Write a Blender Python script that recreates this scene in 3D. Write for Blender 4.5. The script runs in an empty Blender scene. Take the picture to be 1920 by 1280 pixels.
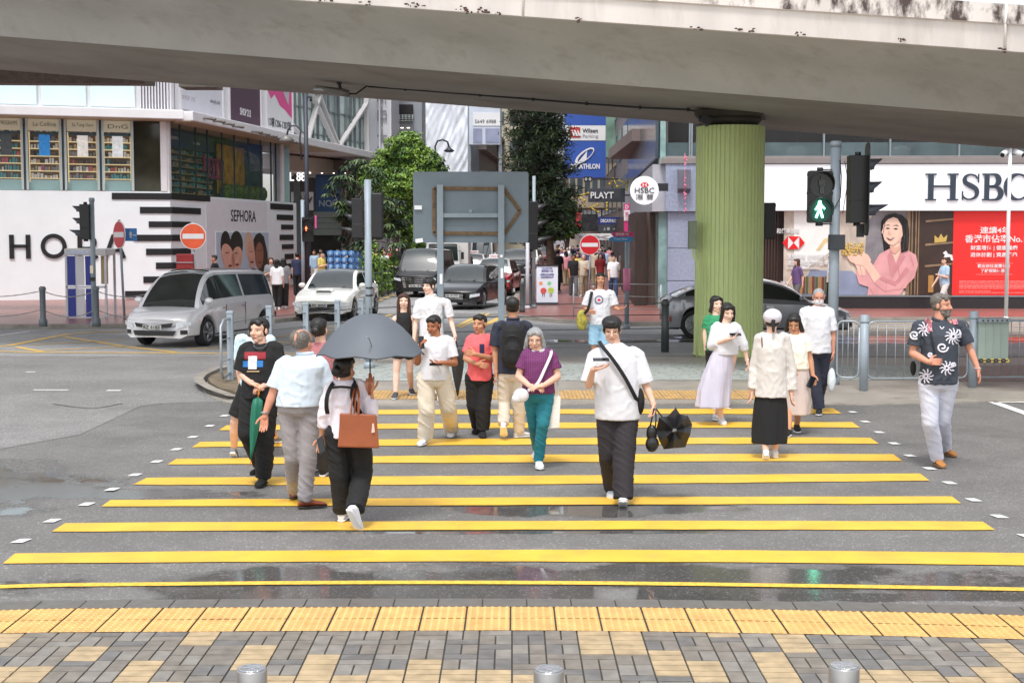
import bpy,bmesh,math,random
import numpy as np
from mathutils import Vector,Matrix,noise
R=math.radians
random.seed(7)
SC=bpy.context.scene
COL=SC.collection
CAM_H,FPX,PITCH=2.5,2667.0,R(4.29)
cd=bpy.data.cameras.new('camera');cam=bpy.data.objects.new('camera',cd);COL.objects.link(cam)
cam.location=(0,0,CAM_H);cam.rotation_euler=(R(90)-PITCH,0,0)
cd.sensor_width=36;cd.lens=50.0;cd.clip_start=0.1;cd.clip_end=2000
cd.dof.use_dof=False
SC.camera=cam
SUN_EL,SUN_AZ=R(62),R(192)
W=bpy.data.worlds.new("World");SC.world=W;W.use_nodes=True
wn=W.node_tree;bgn=wn.nodes['Background']
sky=wn.nodes.new('ShaderNodeTexSky');sky.sky_type='NISHITA';sky.sun_disc=False
sky.sun_elevation=SUN_EL;sky.sun_rotation=SUN_AZ;sky.dust_density=2.0;sky.air_density=1.2;sky.ozone_density=1.0
hs=wn.nodes.new('ShaderNodeHueSaturation');hs.inputs['Saturation'].default_value=0.22
wn.links.new(sky.outputs[0],hs.inputs['Color']);wn.links.new(hs.outputs[0],bgn.inputs[0])
bgn.inputs[1].default_value=0.15
ld=bpy.data.lights.new('sun','SUN');ld.energy=1.35;ld.angle=R(11);ld.color=(1,.97,.93)
sun=bpy.data.objects.new('sun',ld);COL.objects.link(sun)
sd=Vector((math.sin(SUN_AZ)*math.cos(SUN_EL),math.cos(SUN_AZ)*math.cos(SUN_EL),math.sin(SUN_EL)))
sun.rotation_euler=sd.to_track_quat('Z','Y').to_euler();sun.location=(0,0,60)
SC.view_settings.view_transform='Standard';SC.view_settings.look='None'
SC.view_settings.exposure=0.76;SC.view_settings.gamma=1;SC.view_settings.use_curve_mapping=False
SC.cycles.use_denoising=True;SC.cycles.max_bounces=8;SC.cycles.diffuse_bounces=4
SC.cycles.glossy_bounces=3;SC.cycles.transmission_bounces=4;SC.cycles.transparent_max_bounces=8
SC.cycles.sample_clamp_indirect=6
_F=Vector((0,math.cos(PITCH),-math.sin(PITCH)));_U=Vector((0,math.sin(PITCH),math.cos(PITCH)))
def ray(px,py):
    return _F+Vector((1,0,0))*((px-960)/FPX)+_U*((640-py)/FPX)
def P(px,py,D):
    d=ray(px,py);t=D/d.y
    return Vector((d.x*t,D,CAM_H+d.z*t))
def G(px,py,z=0.0):
    d=ray(px,py);t=(z-CAM_H)/d.z
    return Vector((d.x*t,d.y*t,z))
def sc(D):return FPX/D
_M={}
def mat(name,col=(.5,.5,.5),rough=.6,metal=0,var=.06,vs=3.0,bump=0,bs=40,emit=None,alpha=None,spec=None,coat=0,attr=None,trans=0,dirt=0,dcol=(.12,.1,.08),ds=1.2,stretch=None,dt=(.5,.75)):
    if name in _M:return _M[name]
    m=bpy.data.materials.new(name);m.use_nodes=True;nt=m.node_tree;b=nt.nodes['Principled BSDF']
    N,L=nt.nodes.new,nt.links.new
    b.inputs['Roughness'].default_value=rough;b.inputs['Metallic'].default_value=metal
    if spec is not None:b.inputs['Specular IOR Level'].default_value=spec
    if coat:b.inputs['Coat Weight'].default_value=coat;b.inputs['Coat Roughness'].default_value=.04
    if trans:b.inputs['Transmission Weight'].default_value=trans
    tc=N('ShaderNodeTexCoord');src=tc.outputs['Object']
    if stretch:
        mp=N('ShaderNodeMapping');mp.inputs['Scale'].default_value=stretch;L(src,mp.inputs[0]);src=mp.outputs[0]
    base=None
    if attr:
        a=N('ShaderNodeVertexColor');a.layer_name=attr;base=a.outputs[0]
    if var:
        nz=N('ShaderNodeTexNoise');nz.inputs['Scale'].default_value=vs;nz.inputs['Detail'].default_value=5;L(src,nz.inputs['Vector'])
        mr=N('ShaderNodeMapRange');mr.inputs[1].default_value=.3;mr.inputs[2].default_value=.7
        mr.inputs[3].default_value=1-var;mr.inputs[4].default_value=1+var;L(nz.outputs[0],mr.inputs[0])
        mx=N('ShaderNodeVectorMath');mx.operation='SCALE'
        if base:L(base,mx.inputs[0])
        else:mx.inputs[0].default_value=col
        L(mr.outputs[0],mx.inputs['Scale']);base=mx.outputs[0]
    if dirt:
        nz=N('ShaderNodeTexNoise');nz.inputs['Scale'].default_value=ds;nz.inputs['Detail'].default_value=8;nz.inputs['Roughness'].default_value=.65;L(src,nz.inputs['Vector'])
        mr=N('ShaderNodeMapRange');mr.inputs[1].default_value,mr.inputs[2].default_value=dt;mr.inputs[3].default_value=0;mr.inputs[4].default_value=dirt;L(nz.outputs[0],mr.inputs[0])
        mx=N('ShaderNodeMix');mx.data_type='RGBA';L(mr.outputs[0],mx.inputs[0])
        if base:L(base,mx.inputs[6])
        else:mx.inputs[6].default_value=(*col,1)
        mx.inputs[7].default_value=(*dcol,1);base=mx.outputs[2]
    if base:L(base,b.inputs['Base Color'])
    else:b.inputs['Base Color'].default_value=(*col,1)
    if bump:
        nz=N('ShaderNodeTexNoise');nz.inputs['Scale'].default_value=bs;nz.inputs['Detail'].default_value=4;L(src,nz.inputs['Vector'])
        bp=N('ShaderNodeBump');bp.inputs['Strength'].default_value=bump;bp.inputs['Distance'].default_value=.02
        L(nz.outputs[0],bp.inputs['Height']);L(bp.outputs[0],b.inputs['Normal'])
    if emit:
        b.inputs['Emission Color'].default_value=(*emit[0],1);b.inputs['Emission Strength'].default_value=emit[1]
    if alpha is not None:b.inputs['Alpha'].default_value=alpha
    _M[name]=m;return m
def lin(r,g,b):
    f=lambda c:(c/255/12.92) if c<=10 else ((c/255+.055)/1.055) ** 2.4
    return (f(r),f(g),f(b))
def basis(d):
    d=Vector(d).normalized();a=Vector((0,0,1)) if abs(d.z)<.9 else Vector((1,0,0))
    u=a.cross(d).normalized();return u,d.cross(u).normalized()
class M:
    def __init__(s):s.v=[];s.f=[];s.mi=[];s.sm=[]
    def add(s,vs,fs,mi=0,sm=False):
        n=len(s.v);s.v += [tuple(p) for p in vs]
        for f in fs:s.f.append([i+n for i in f]);s.mi.append(mi);s.sm.append(sm)
        return s
    def bx(s,x0,y0,z0,x1,y1,z1,mi=0):
        vs=[(x,y,z) for z in (z0,z1) for y in (y0,y1) for x in (x0,x1)]
        return s.add(vs,[(0,2,3,1),(4,5,7,6),(0,1,5,4),(2,6,7,3),(0,4,6,2),(1,3,7,5)],mi)
    def box(s,c,sz,mi=0,rz=0,rx=0,ry=0,mt=None):
        mt=mt or Matrix.Translation(c) @ Matrix.Rotation(rz,4,'Z') @ Matrix.Rotation(rx,4,'X') @ Matrix.Rotation(ry,4,'Y')
        x,y,z=sz[0]/2,sz[1]/2,sz[2]/2
        vs=[mt @ Vector((a*x,b*y,c_*z)) for c_ in (-1,1) for b in (-1,1) for a in (-1,1)]
        return s.add(vs,[(0,2,3,1),(4,5,7,6),(0,1,5,4),(2,6,7,3),(0,4,6,2),(1,3,7,5)],mi)
    def loft(s,rings,mi=0,sm=True,caps=True,closed=True):
        n=len(rings[0]);b=len(s.v)
        for r in rings:s.v += [tuple(p) for p in r]
        for i in range(len(rings)-1):
            for j in range(n if closed else n-1):
                k=(j+1) % n
                s.f.append([b+i*n+j,b+i*n+k,b+(i+1)*n+k,b+(i+1)*n+j]);s.mi.append(mi);s.sm.append(sm)
        if caps:
            s.f.append([b+j for j in range(n)][::-1]);s.f.append([b+(len(rings)-1)*n+j for j in range(n)]);s.mi += [mi,mi];s.sm += [False,False]
        return s
    def cyl(s,p0,p1,r0,r1=None,n=14,mi=0,sm=True):
        p0,p1=Vector(p0),Vector(p1);r1=r0 if r1 is None else r1;u,w=basis(p1-p0)
        rg=lambda p,r:[p+(u*math.cos(t)+w*math.sin(t))*r for t in [2*math.pi*i/n for i in range(n)]]
        return s.loft([rg(p0,r0),rg(p1,r1)],mi,sm)
    def tube(s,pts,r,n=8,mi=0):
        pts=[Vector(p) for p in pts];rings=[];u=None
        for i,p in enumerate(pts):
            d=(pts[min(i+1,len(pts)-1)]-pts[max(i-1,0)]).normalized()
            if u is None:u,w=basis(d)
            else:u=(u-d*u.dot(d)).normalized();w=d.cross(u)
            rr=r[i] if isinstance(r,(list,tuple)) else r
            rings.append([p+(u*math.cos(t)+w*math.sin(t))*rr for t in [2*math.pi*k/n for k in range(n)]])
        return s.loft(rings,mi)
    def lathe(s,prof,c=(0,0,0),n=20,mi=0,caps=True):
        return s.loft([[(c[0]+r*math.cos(2*math.pi*k/n),c[1]+r*math.sin(2*math.pi*k/n),c[2]+z) for k in range(n)] for r,z in prof],mi,True,caps)
    def ell(s,c,r,rot=None,mi=0,nu=12,nv=8):
        c=Vector(c);rings=[]
        for i in range(nv+1):
            t=math.pi*(i+.02*(i==0)-.02*(i==nv))/nv;rr=math.sin(t);z=math.cos(t)
            ring=[]
            for k in range(nu):
                a=2*math.pi*k/nu;q=Vector((r[0]*rr*math.cos(a),r[1]*rr*math.sin(a),r[2]*z))
                if rot is not None:q=rot @ q
                ring.append(c+q)
            rings.append(ring)
        return s.loft(rings,mi)
    def prism(s,poly,O,U,V,d0,d1,mi=0,sm=False):
        O,U,V=Vector(O),Vector(U),Vector(V);N_=U.cross(V).normalized();n=len(poly)
        a=[O+U*p[0]+V*p[1]+N_*d0 for p in poly];b=[O+U*p[0]+V*p[1]+N_*d1 for p in poly]
        s.add(a+b,[list(range(n))[::-1],list(range(n,2*n))] ,mi)
        return s.add(a+b,[[i,(i+1) % n,n+(i+1) % n,n+i] for i in range(n)],mi,sm)
    def quad(s,a,b,c,d,mi=0):return s.add([a,b,c,d],[(0,1,2,3)],mi)
    def build(s,name,mats,parent=None,bevel=0,local=False,recalc=True,origin=None,sub=0):
        me=bpy.data.meshes.new(name);v=s.v
        o=bpy.data.objects.new(name,me)
        if parent is not None:
            o.parent=parent
            if not local:
                inv=parent['_inv'];inv=Matrix([inv[i*4:i*4+4] for i in range(4)]);v=[inv @ Vector(p) for p in v]
        elif origin is not None:
            og=Vector(origin);v=[Vector(p)-og for p in v];o.location=og
        me.from_pydata([tuple(p) for p in v],[],s.f)
        mats=mats if isinstance(mats,(list,tuple)) else [mats]
        for m in mats:me.materials.append(m)
        me.polygons.foreach_set('material_index',s.mi);me.polygons.foreach_set('use_smooth',s.sm)
        if recalc:
            b=bmesh.new();b.from_mesh(me);bmesh.ops.recalc_face_normals(b,faces=b.faces);b.to_mesh(me);b.free()
        me.update();COL.objects.link(o)
        if bevel:
            md=o.modifiers.new('bevel','BEVEL');md.width=bevel;md.segments=2;md.limit_method='ANGLE';md.angle_limit=R(40)
        if sub:
            md=o.modifiers.new('sub','SUBSURF');md.levels=sub;md.render_levels=sub
        return o
def thing(name,label,cat,loc=(0,0,0),rz=0,group=None):
    o=bpy.data.objects.new(name,None);COL.objects.link(o);o.empty_display_size=.1
    o.location=loc;o.rotation_euler=(0,0,rz);o['label']=label;o['category']=cat
    if group:o['group']=group
    inv=(Matrix.Translation(loc) @ Matrix.Rotation(rz,4,'Z')).inverted()
    o['_inv']=[inv[i][j] for i in range(4) for j in range(4)]
    return o
def tag(o,label,cat,group=None):
    o['label']=label;o['category']=cat
    if group:o['group']=group
    return o
def kind(o,k='structure'):o['kind']=k;return o
def copy_tree(o,parent=None):
    c=o.copy();COL.objects.link(c);c.parent=parent
    if parent is not None:c.matrix_parent_inverse=o.matrix_parent_inverse.copy()
    for ch in list(o.children):copy_tree(ch,c)
    return c
def text(body,c,U,V,w=None,h=None,m=None,name='lettering',parent=None,depth=.01,bold=0.0,shear=0):
    """text mesh, centred on c, in the plane of unit vectors U,V, scaled to width w and/or height h"""
    cu=bpy.data.curves.new('t','FONT');cu.body=body;cu.size=1;cu.extrude=.05;cu.offset=bold;cu.resolution_u=3;cu.shear=shear
    to=bpy.data.objects.new('t',cu);COL.objects.link(to);bpy.context.view_layer.update()
    me=bpy.data.meshes.new_from_object(to.evaluated_get(bpy.context.evaluated_depsgraph_get()))
    bpy.data.objects.remove(to);bpy.data.curves.remove(cu)
    n=len(me.vertices);co=np.zeros(n*3);me.vertices.foreach_get('co',co);co=co.reshape(-1,3)
    lo,hi=co.min(0),co.max(0);ext=hi-lo;co -= (lo+hi)/2
    sx=(w/ext[0]) if w else None;sy=(h/ext[1]) if h else None
    sx=sx or sy;sy=sy or sx
    U,V=np.array(U),np.array(V);Nn=np.cross(U,V)
    out=np.array(c)+np.outer(co[:,0]*sx,U)+np.outer(co[:,1]*sy,V)+np.outer(co[:,2]/.1*depth,Nn)
    mm=M();mm.v=[tuple(p) for p in out];mm.f=[list(p.vertices) for p in me.polygons];mm.mi=[0]*len(mm.f);mm.sm=[False]*len(mm.f)
    bpy.data.meshes.remove(me)
    return mm.build(name,m,parent,recalc=False) if name else mm
class Wall:
    def __init__(s,A,B):
        s.A=Vector((A[0],A[1],0));s.B=Vector((B[0],B[1],0));s.U=(s.B-s.A).normalized();s.V=Vector((0,0,1));s.N=s.U.cross(s.V)
    def hit(s,px,py,off=0):
        d=ray(px,py);o=Vector((0,0,CAM_H));a=s.A+s.N*off
        t=(a-o).dot(s.N)/d.dot(s.N);return o+d*t
    def S(s,px,py=440):return (s.hit(px,py)-s.A).dot(s.U)
    def Z(s,px,py):return s.hit(px,py).z
    def pt(s,a,z,off=0):return s.A+s.U*a+Vector((0,0,z))+s.N*off
    def box(s,m,a0,a1,z0,z1,o0,o1,mi=0):
        vs=[s.pt(a,z,o) for z in (z0,z1) for o in (o0,o1) for a in (a0,a1)]
        return m.add(vs,[(0,2,3,1),(4,5,7,6),(0,1,5,4),(2,6,7,3),(0,4,6,2),(1,3,7,5)],mi)
    def pbox(s,m,x0,y0,x1,y1,o0,o1,mi=0):
        a0,a1=s.S(x0),s.S(x1);xm=(x0+x1)/2
        return s.box(m,a0,a1,s.Z(xm,y1),s.Z(xm,y0),o0,o1,mi)
    def text(s,body,x0,y0,x1,y1,m,parent,off=.02,depth=.02,bold=0.0,name='lettering'):
        a0,a1=s.S(x0),s.S(x1);xm=(x0+x1)/2;z0,z1=s.Z(xm,y1),s.Z(xm,y0)
        return text(body,s.pt((a0+a1)/2,(z0+z1)/2,off),s.U,s.V,abs(a1-a0),z1-z0,m,name,parent,depth,bold)
def arc(cx,cy,r,a0,a1,n=12,ry=None):
    ry=r if ry is None else ry
    return [(cx+r*math.cos(R(a0+(a1-a0)*i/n)),cy+ry*math.sin(R(a0+(a1-a0)*i/n))) for i in range(n+1)]
def rrect(w,h,r,n=4):
    o=[]
    for cx,cy,a in ((w/2-r,h/2-r,0),(-w/2+r,h/2-r,90),(-w/2+r,-h/2+r,180),(w/2-r,-h/2+r,270)):o += arc(cx,cy,r,a,a+90,n)
    return o
STEEL=mat('galvanised_steel',lin(140,148,154),.45,.3,.08,6,dirt=.35,dcol=(.16,.16,.15),ds=5)
GREYPOLE=mat('grey_pole_paint',lin(150,162,172),.45,0,.06,5,dirt=.25,dcol=(.2,.2,.2),ds=4)
BLACKP=mat('black_plastic',(.012,.012,.014),.4,0,.1)
DARKM=mat('dark_metal',(.03,.032,.036),.45,.3,.1)
WHITEP=mat('white_paint',(.78,.78,.79),.5,0,.04,2)
# ================================================================= ground and road
def asphalt(name,base,wet):
    m=bpy.data.materials.new(name);m.use_nodes=True;nt=m.node_tree;b=nt.nodes['Principled BSDF'];N,L=nt.nodes.new,nt.links.new
    tc=N('ShaderNodeTexCoord');src=tc.outputs['Object']
    def noise_(s,d=4,r=.6):
        n=N('ShaderNodeTexNoise');n.inputs['Scale'].default_value=s;n.inputs['Detail'].default_value=d;n.inputs['Roughness'].default_value=r;L(src,n.inputs['Vector']);return n.outputs[0]
    def mr(x,a,b_,c,d):
        n=N('ShaderNodeMapRange');[setattr(n.inputs[i+1],'default_value',q) for i,q in enumerate((a,b_,c,d))];L(x,n.inputs[0]);return n.outputs[0]
    def mth(op,a,b_):
        n=N('ShaderNodeMath');n.operation=op
        for i,q in enumerate((a,b_)):
            if isinstance(q,(int,float)):n.inputs[i].default_value=q
            else:L(q,n.inputs[i])
        return n.outputs[0]
    grain=mr(noise_(95,2,.9),.3,.7,.45,1.6);vor=N('ShaderNodeTexVoronoi');vor.inputs['Scale'].default_value=70;L(src,vor.inputs['Vector'])
    speck=mr(vor.outputs['Color'],.72,.95,1.0,2.2)
    patch=mr(noise_(.35,5),.3,.7,.8,1.2);streak=mr(noise_(1.8,6,.7),.3,.7,.9,1.1)
    k=mth('MULTIPLY',mth('MULTIPLY',mth('MULTIPLY',grain,speck),patch),streak)
    pud=None;dn=mr(noise_(1.3,5,.6),.3,.7,-.75,.75);sep=N('ShaderNodeSeparateXYZ');L(src,sep.inputs[0])
    for (x,y,rx,ry) in wet:
        dx=mth('DIVIDE',mth('SUBTRACT',sep.outputs[0],x),rx);dy=mth('DIVIDE',mth('SUBTRACT',sep.outputs[1],y),ry)
        d=mth('ADD',mth('ADD',mth('MULTIPLY',dx,dx),mth('MULTIPLY',dy,dy)),dn)
        p=mr(d,.8,1.25,1,0);pud=p if pud is None else mth('MAXIMUM',pud,p)
    damp=mr(noise_(.6,6,.65),.48,.62,0,1)
    col=N('ShaderNodeVectorMath');col.operation='SCALE';col.inputs[0].default_value=base
    if pud is not None:
        L(mth('MULTIPLY',mth('MULTIPLY',k,mth('SUBTRACT',1,mth('MULTIPLY',pud,.4))),mth('SUBTRACT',1,mth('MULTIPLY',damp,.12))),col.inputs['Scale'])
        rg=mth('SUBTRACT',mth('SUBTRACT',.62,mth('MULTIPLY',damp,.10)),mth('MULTIPLY',pud,.50));L(rg,b.inputs['Roughness'])
    else:L(k,col.inputs['Scale']);b.inputs['Roughness'].default_value=.6
    L(col.outputs[0],b.inputs['Base Color'])
    bp=N('ShaderNodeBump');bp.inputs['Distance'].default_value=.006;L(noise_(70,3,.8),bp.inputs['Height'])
    if pud is not None:L(mth('MULTIPLY',mth('SUBTRACT',1,pud),.55),bp.inputs['Strength'])
    else:bp.inputs['Strength'].default_value=.5
    L(bp.outputs[0],b.inputs['Normal']);return m
PUDDLES=[(0.3,10.05,3.4,.62),(-6.2,13.9,2.0,1.7),(.6,12.9,1.3,.38),(-.1,11.9,2.2,.14),(1.8,9.7,3.2,.16),(-3.7,13.6,1.2,.3)]
ROAD=asphalt('road_asphalt',lin(112,110,108),PUDDLES);ROAD2=asphalt('smooth_asphalt',lin(143,142,142),[(9,34,5,1.2),(3,33.4,4,.4)])
m=M();m.bx(-600,-200,-.4,600,1500,-.03);kind(m.build('ground',mat('ground_concrete',(.22,.22,.22),.8,0,.15,.3)))
m=M();m.quad((-80,3,0),(80,3,0),(80,260,0),(-80,260,0));kind(m.build('road',ROAD))
def sheet(name,pts,mt,z,k='structure'):
    m_=M();m_.add([(p[0],p[1],z) for p in pts],[list(range(len(pts)))]);o=m_.build(name,mt)
    for p in o.data.polygons:
        if p.normal.z<0:p.flip()
    return kind(o,k) if k else o
def gp(L_,z=0):return [tuple(G(x,y,z)[:2]) for x,y in L_]
sheet('road_surface_far',gp([(-900,845),(0,842),(150,815),(262,762),(300,757),(420,753),(470,754),(470,700)])+gp([(470,668),(-900,668)]),asphalt('patched_asphalt',lin(124,122,121),[]),.004)
sheet('road_surface_back',gp([(-900,668),(2600,668),(2600,596),(-900,596)]),ROAD2,.0045)
sheet('street_surface',[(-14,45.2),(6,45.2),(6,255),(-12,255)],ROAD2,.003)
YEL=mat('yellow_road_paint',lin(240,190,66),.42,0,.10,2.2,bump=.25,bs=60,dirt=.45,dcol=lin(196,158,84),ds=3,dt=(.5,.68))
WHT=mat('white_road_paint',lin(235,235,235),.5,0,.05,3,dirt=.3,dcol=(.3,.3,.3),ds=8)
ST=[((5,1056),(28,1037),(1052,1030),(1985,1037),(2015,1060)),((97,996),(122,980),(992,976),(1843,977),(1866,993)),
      ((190,949),(207,937),(946,932),(1785,930),(1802,943)),((250,908),(275,895),(907,891),(1725,887),(1743,900)),
      ((314,870),(330,860),(866,852),(1675,851),(1692,863)),((360,838),(375,828),(833,821),(1632,820),(1648,831)),
      ((410,806),(425,797),(802,792),(1598,791),(1613,801)),((449,777),(462,768),(776,767),(1562,765),(1578,775))]
for i,(lb,lt,c,rt,rb) in enumerate(ST):
    top,bot=[],[]
    for k in range(25):
        t=k/24;w=1-(2*t-1) ** 2;j=random.uniform(-.6,.6)
        xt=lt[0]+(rt[0]-lt[0])*t;yt=lt[1]+(rt[1]-lt[1])*t;yt += w*(c[1]-(lt[1]+rt[1])/2)+j*.5
        xb=lb[0]+(rb[0]-lb[0])*t;yb=lb[1]+(rb[1]-lb[1])*t;yb += w*(c[0]-(lb[1]+rb[1])/2)+random.uniform(-.5,.5)
        top.append((xt,yt));bot.append((xb,yb))
    m=M();n=25;vs=[G(*p,.008) for p in bot]+[G(*p,.008) for p in top]
    m.add(vs,[(k,k+1,n+k+1,n+k) for k in range(n-1)]);kind(m.build('crossing_stripe',YEL,recalc=False))
def ribbon(name,pts,w,mt,z=.008):
    m_=M();P_=[Vector((*p,0)) for p in pts];L_,R_=[],[]
    for i,p in enumerate(P_):
        d=(P_[min(i+1,len(P_)-1)]-P_[max(i-1,0)]).normalized();nn=Vector((-d.y,d.x,0))*w/2
        L_.append((p+nn).to_tuple()[:2]+(z,));R_.append((p-nn).to_tuple()[:2]+(z,))
    n_=len(P_);m_.add(L_+R_,[(n_+i,n_+i+1,i+1,i) for i in range(n_-1)]);return kind(m_.build(name,mt,recalc=False))
def curve_px(pts,n=8):
    out=[]
    for i in range(len(pts)-1):
        for k in range(n):
            t=k/n;p0=pts[max(i-1,0)];p1=pts[i];p2=pts[i+1];p3=pts[min(i+2,len(pts)-1)]
            out.append(tuple(.5*(2*p1[j]+(p2[j]-p0[j])*t+(2*p0[j]-5*p1[j]+4*p2[j]-p3[j])*t*t+(-p0[j]+3*p1[j]-3*p2[j]+p3[j])*t ** 3) for j in (0,1)))
    return out+[pts[-1]]
ribbon('kerb_line',gp(curve_px([(-400,1122),(0,1101),(300,1096),(700,1093),(1100,1094),(1500,1099),(1920,1106),(2300,1116)])),.1,mat('worn_yellow_paint',lin(238,190,70),.6,0,.2,20,dirt=.6,dcol=lin(120,105,80),ds=30))
for i,(x,y) in enumerate([(36,1015),(95,977),(160,946),(208,918),(251,891),(292,866),(329,843),(360,820),(392,799),(420,780),(441,761),(1579,757),(1600,773),(1624,791),(1650,811),(1678,832),(1708,855),(1745,879),(1783,906),(1828,938),(1877,969),(1930,1006)]):
    g=G(x,y);s=-.10*(960-x)/600
    sheet('road_stud_marking',[(g.x-.05,g.y-.075),(g.x+.05,g.y-.075),(g.x+.05-s*.2,g.y+.075),(g.x-.05-s*.2,g.y+.075)],WHT,.009)
ribbon('road_line',gp([(1862,754),(2150,756)]),.12,WHT);ribbon('road_line',gp([(1862,754),(1925,776),(2050,830)]),.16,WHT)
YB=mat('pale_yellow_paint',lin(226,186,95),.6,0,.15,3,dirt=.4,dcol=lin(150,140,120),ds=6)
for pts,w in [(((-60,658),(60,661),(420,663),(560,664),(760,655)),.16),(((-60,655),(20,648),(100,632),(130,627),(180,623),(235,622)),.2),(((30,651),(80,660)),.16),(((120,632),(240,651),(330,661)),.16),(((60,647),(232,638)),.12),(((80,658),(240,650)),.12),
               (((560,664),(700,640)),.14),(((480,634),(680,622)),.14),(((500,640),(700,655)),.14),(((470,652),(640,640)),.12),(((540,628),(700,600),(735,590)),.1),(((556,632),(715,604)),.1),(((350,655),(420,652)),.14),
               (((855,613),(905,588)),.14),(((862,615),(917,588)),.1),(((905,612),(945,592)),.2),(((690,560),(735,548)),.12),(((690,572),(740,552)),.12)]:
    ribbon('box_marking',gp(pts),w,YB,.012)
for pts,w in [(((0,629),(55,622)),.12),(((63,732),(128,732)),.1),(((200,733),(226,733)),.14),(((48,698),(66,698)),.1)]:ribbon('road_line',gp(pts),w,WHT,.012)
for y0,y1 in ((640,642),(652,653),(628,630),(668,669)):ribbon('road_groove',gp([(900,y0),(2200,y1)]),.05,mat('groove_dark',(.04,.04,.04),.5,0,.2),.010)
for y,w_ in ((607,.12),(612,.12),(617,.12),(622,.13),(627,.13),(632,.14),(638,.15)):ribbon('rumble_line',gp([(1560,y),(2300,y+1)]),w_,YB,.014)
for pts in (((640,655),(760,653),(900,655),(1180,650)),((160,672),(230,668)),((100,758),(170,766),(230,757))):ribbon('road_joint',gp(curve_px(pts)),.03,mat('groove_dark'),.009)
ZP=.014
edge_px=[(-500,1146),(0,1127),(300,1123),(700,1121),(1100,1122),(1500,1127),(1920,1137),(2400,1158)]
tac0=[(-500,1168),(0,1143),(300,1139),(700,1137),(1100,1137),(1500,1143),(1920,1153),(2400,1176)]
def yat(line,x):
    L_=curve_px(line);
    for a,b in zip(L_,L_[1:]):
        if a[0]<=x<=b[0]:return a[1]+(b[1]-a[1])*(x-a[0])/(b[0]-a[0]+1e-9)
    return L_[-1][1]
E_=[G(x,yat(edge_px,x),ZP) for x in range(-480,2390,60)];T_=[G(x,yat(tac0,x),ZP) for x in range(-480,2390,60)]
def gy(line,X):
    for a,b in zip(line,line[1:]):
        if a.x<=X<=b.x:return a.y+(b.y-a.y)*(X-a.x)/(b.x-a.x)
    return line[0].y if X<line[0].x else line[-1].y
m=M();m.add([(-12,2,0),(12,2,0)]+[(12,gy(E_,12),0)]+[(p.x,p.y,0) for p in E_[::-1]]+[(-12,gy(E_,-12),0)],[list(range(len(E_)+4))])
o=m.build('pavement_near',mat('paver_joint_sand',(.07,.065,.055),.9,0,.2,20));kind(o);o.location.z=.004
for p in o.data.polygons:
    if p.normal.z<0:p.flip()
def brickmat(name,c,ro=.45):return mat(name,c,ro,0,.22,9,bump=.25,bs=90,dirt=.4,dcol=tuple(q*.55 for q in c),ds=5)
BR=[brickmat('paver_brown_grey',lin(128,121,112)),brickmat('paver_blue_grey',lin(114,112,110),.3),brickmat('paver_tan',lin(182,160,126)),brickmat('paver_pale_grey',lin(138,133,126),.35),mat('granite_edging',lin(108,105,101),.35,0,.15,12,dirt=.4,ds=3)]
m=M()
def slab(x0,y0,x1,y1,mi,z=ZP,j=.0012):
    zz=[z+random.uniform(-j,j) for _ in range(4)];g=.0055
    vs=[(x0+g,y0+g,zz[0]),(x1-g,y0+g,zz[1]),(x1-g,y1-g,zz[2]),(x0+g,y1-g,zz[3])]
    m.add(vs+[(a,b,0) for a,b,_ in vs],[(0,1,2,3),(0,4,5,1),(1,5,6,2),(2,6,7,3),(3,7,4,0)],mi)
X=-6.5
while X<6.5:
    a,b=gy(E_,X)-.004,gy(E_,X+.3)-.004;c,d=gy(T_,X),gy(T_,X+.3)
    m.add([(X+.004,c,ZP),(X+.296,d,ZP),(X+.296,b,ZP),(X+.004,a,ZP),(X+.004,a,-.02),(X+.296,b,-.02)],[(0,1,2,3),(3,2,5,4)],4);X += .3
tan_runs={}
for c in range(-32,33):
    r=random.randint(-9,3)
    while r<40:
        r += random.randint(5,12);n=random.choice((4,5,6,6))
        for k in range(n):tan_runs[(c,r+k)]=1
        r += n
for c in range(-32,33):
    x=c*.203;ytop=gy(T_,x+.1)-.58
    y=ytop;r=0
    while y>4.6:
        if tan_runs.get((c,r)):slab(x,y-.1,x+.203,y,2);y -= .1;r += 1;continue
        if random.random()<.45:
            mi=random.choice((0,0,1,3));slab(x,y-.2,x+.1015,y,mi);slab(x+.1015,y-.2,x+.203,y,random.choice((mi,0,3)));y -= .2;r += 2
        else:slab(x,y-.1,x+.203,y,random.choice((0,0,0,1,1,3)));y -= .1;r += 1
kind(m.build('paving_blocks',BR,recalc=False))
TACT=mat('tactile_yellow',lin(212,168,102),.45,0,.14,6,dirt=.5,dcol=lin(200,130,50),ds=7)
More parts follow.
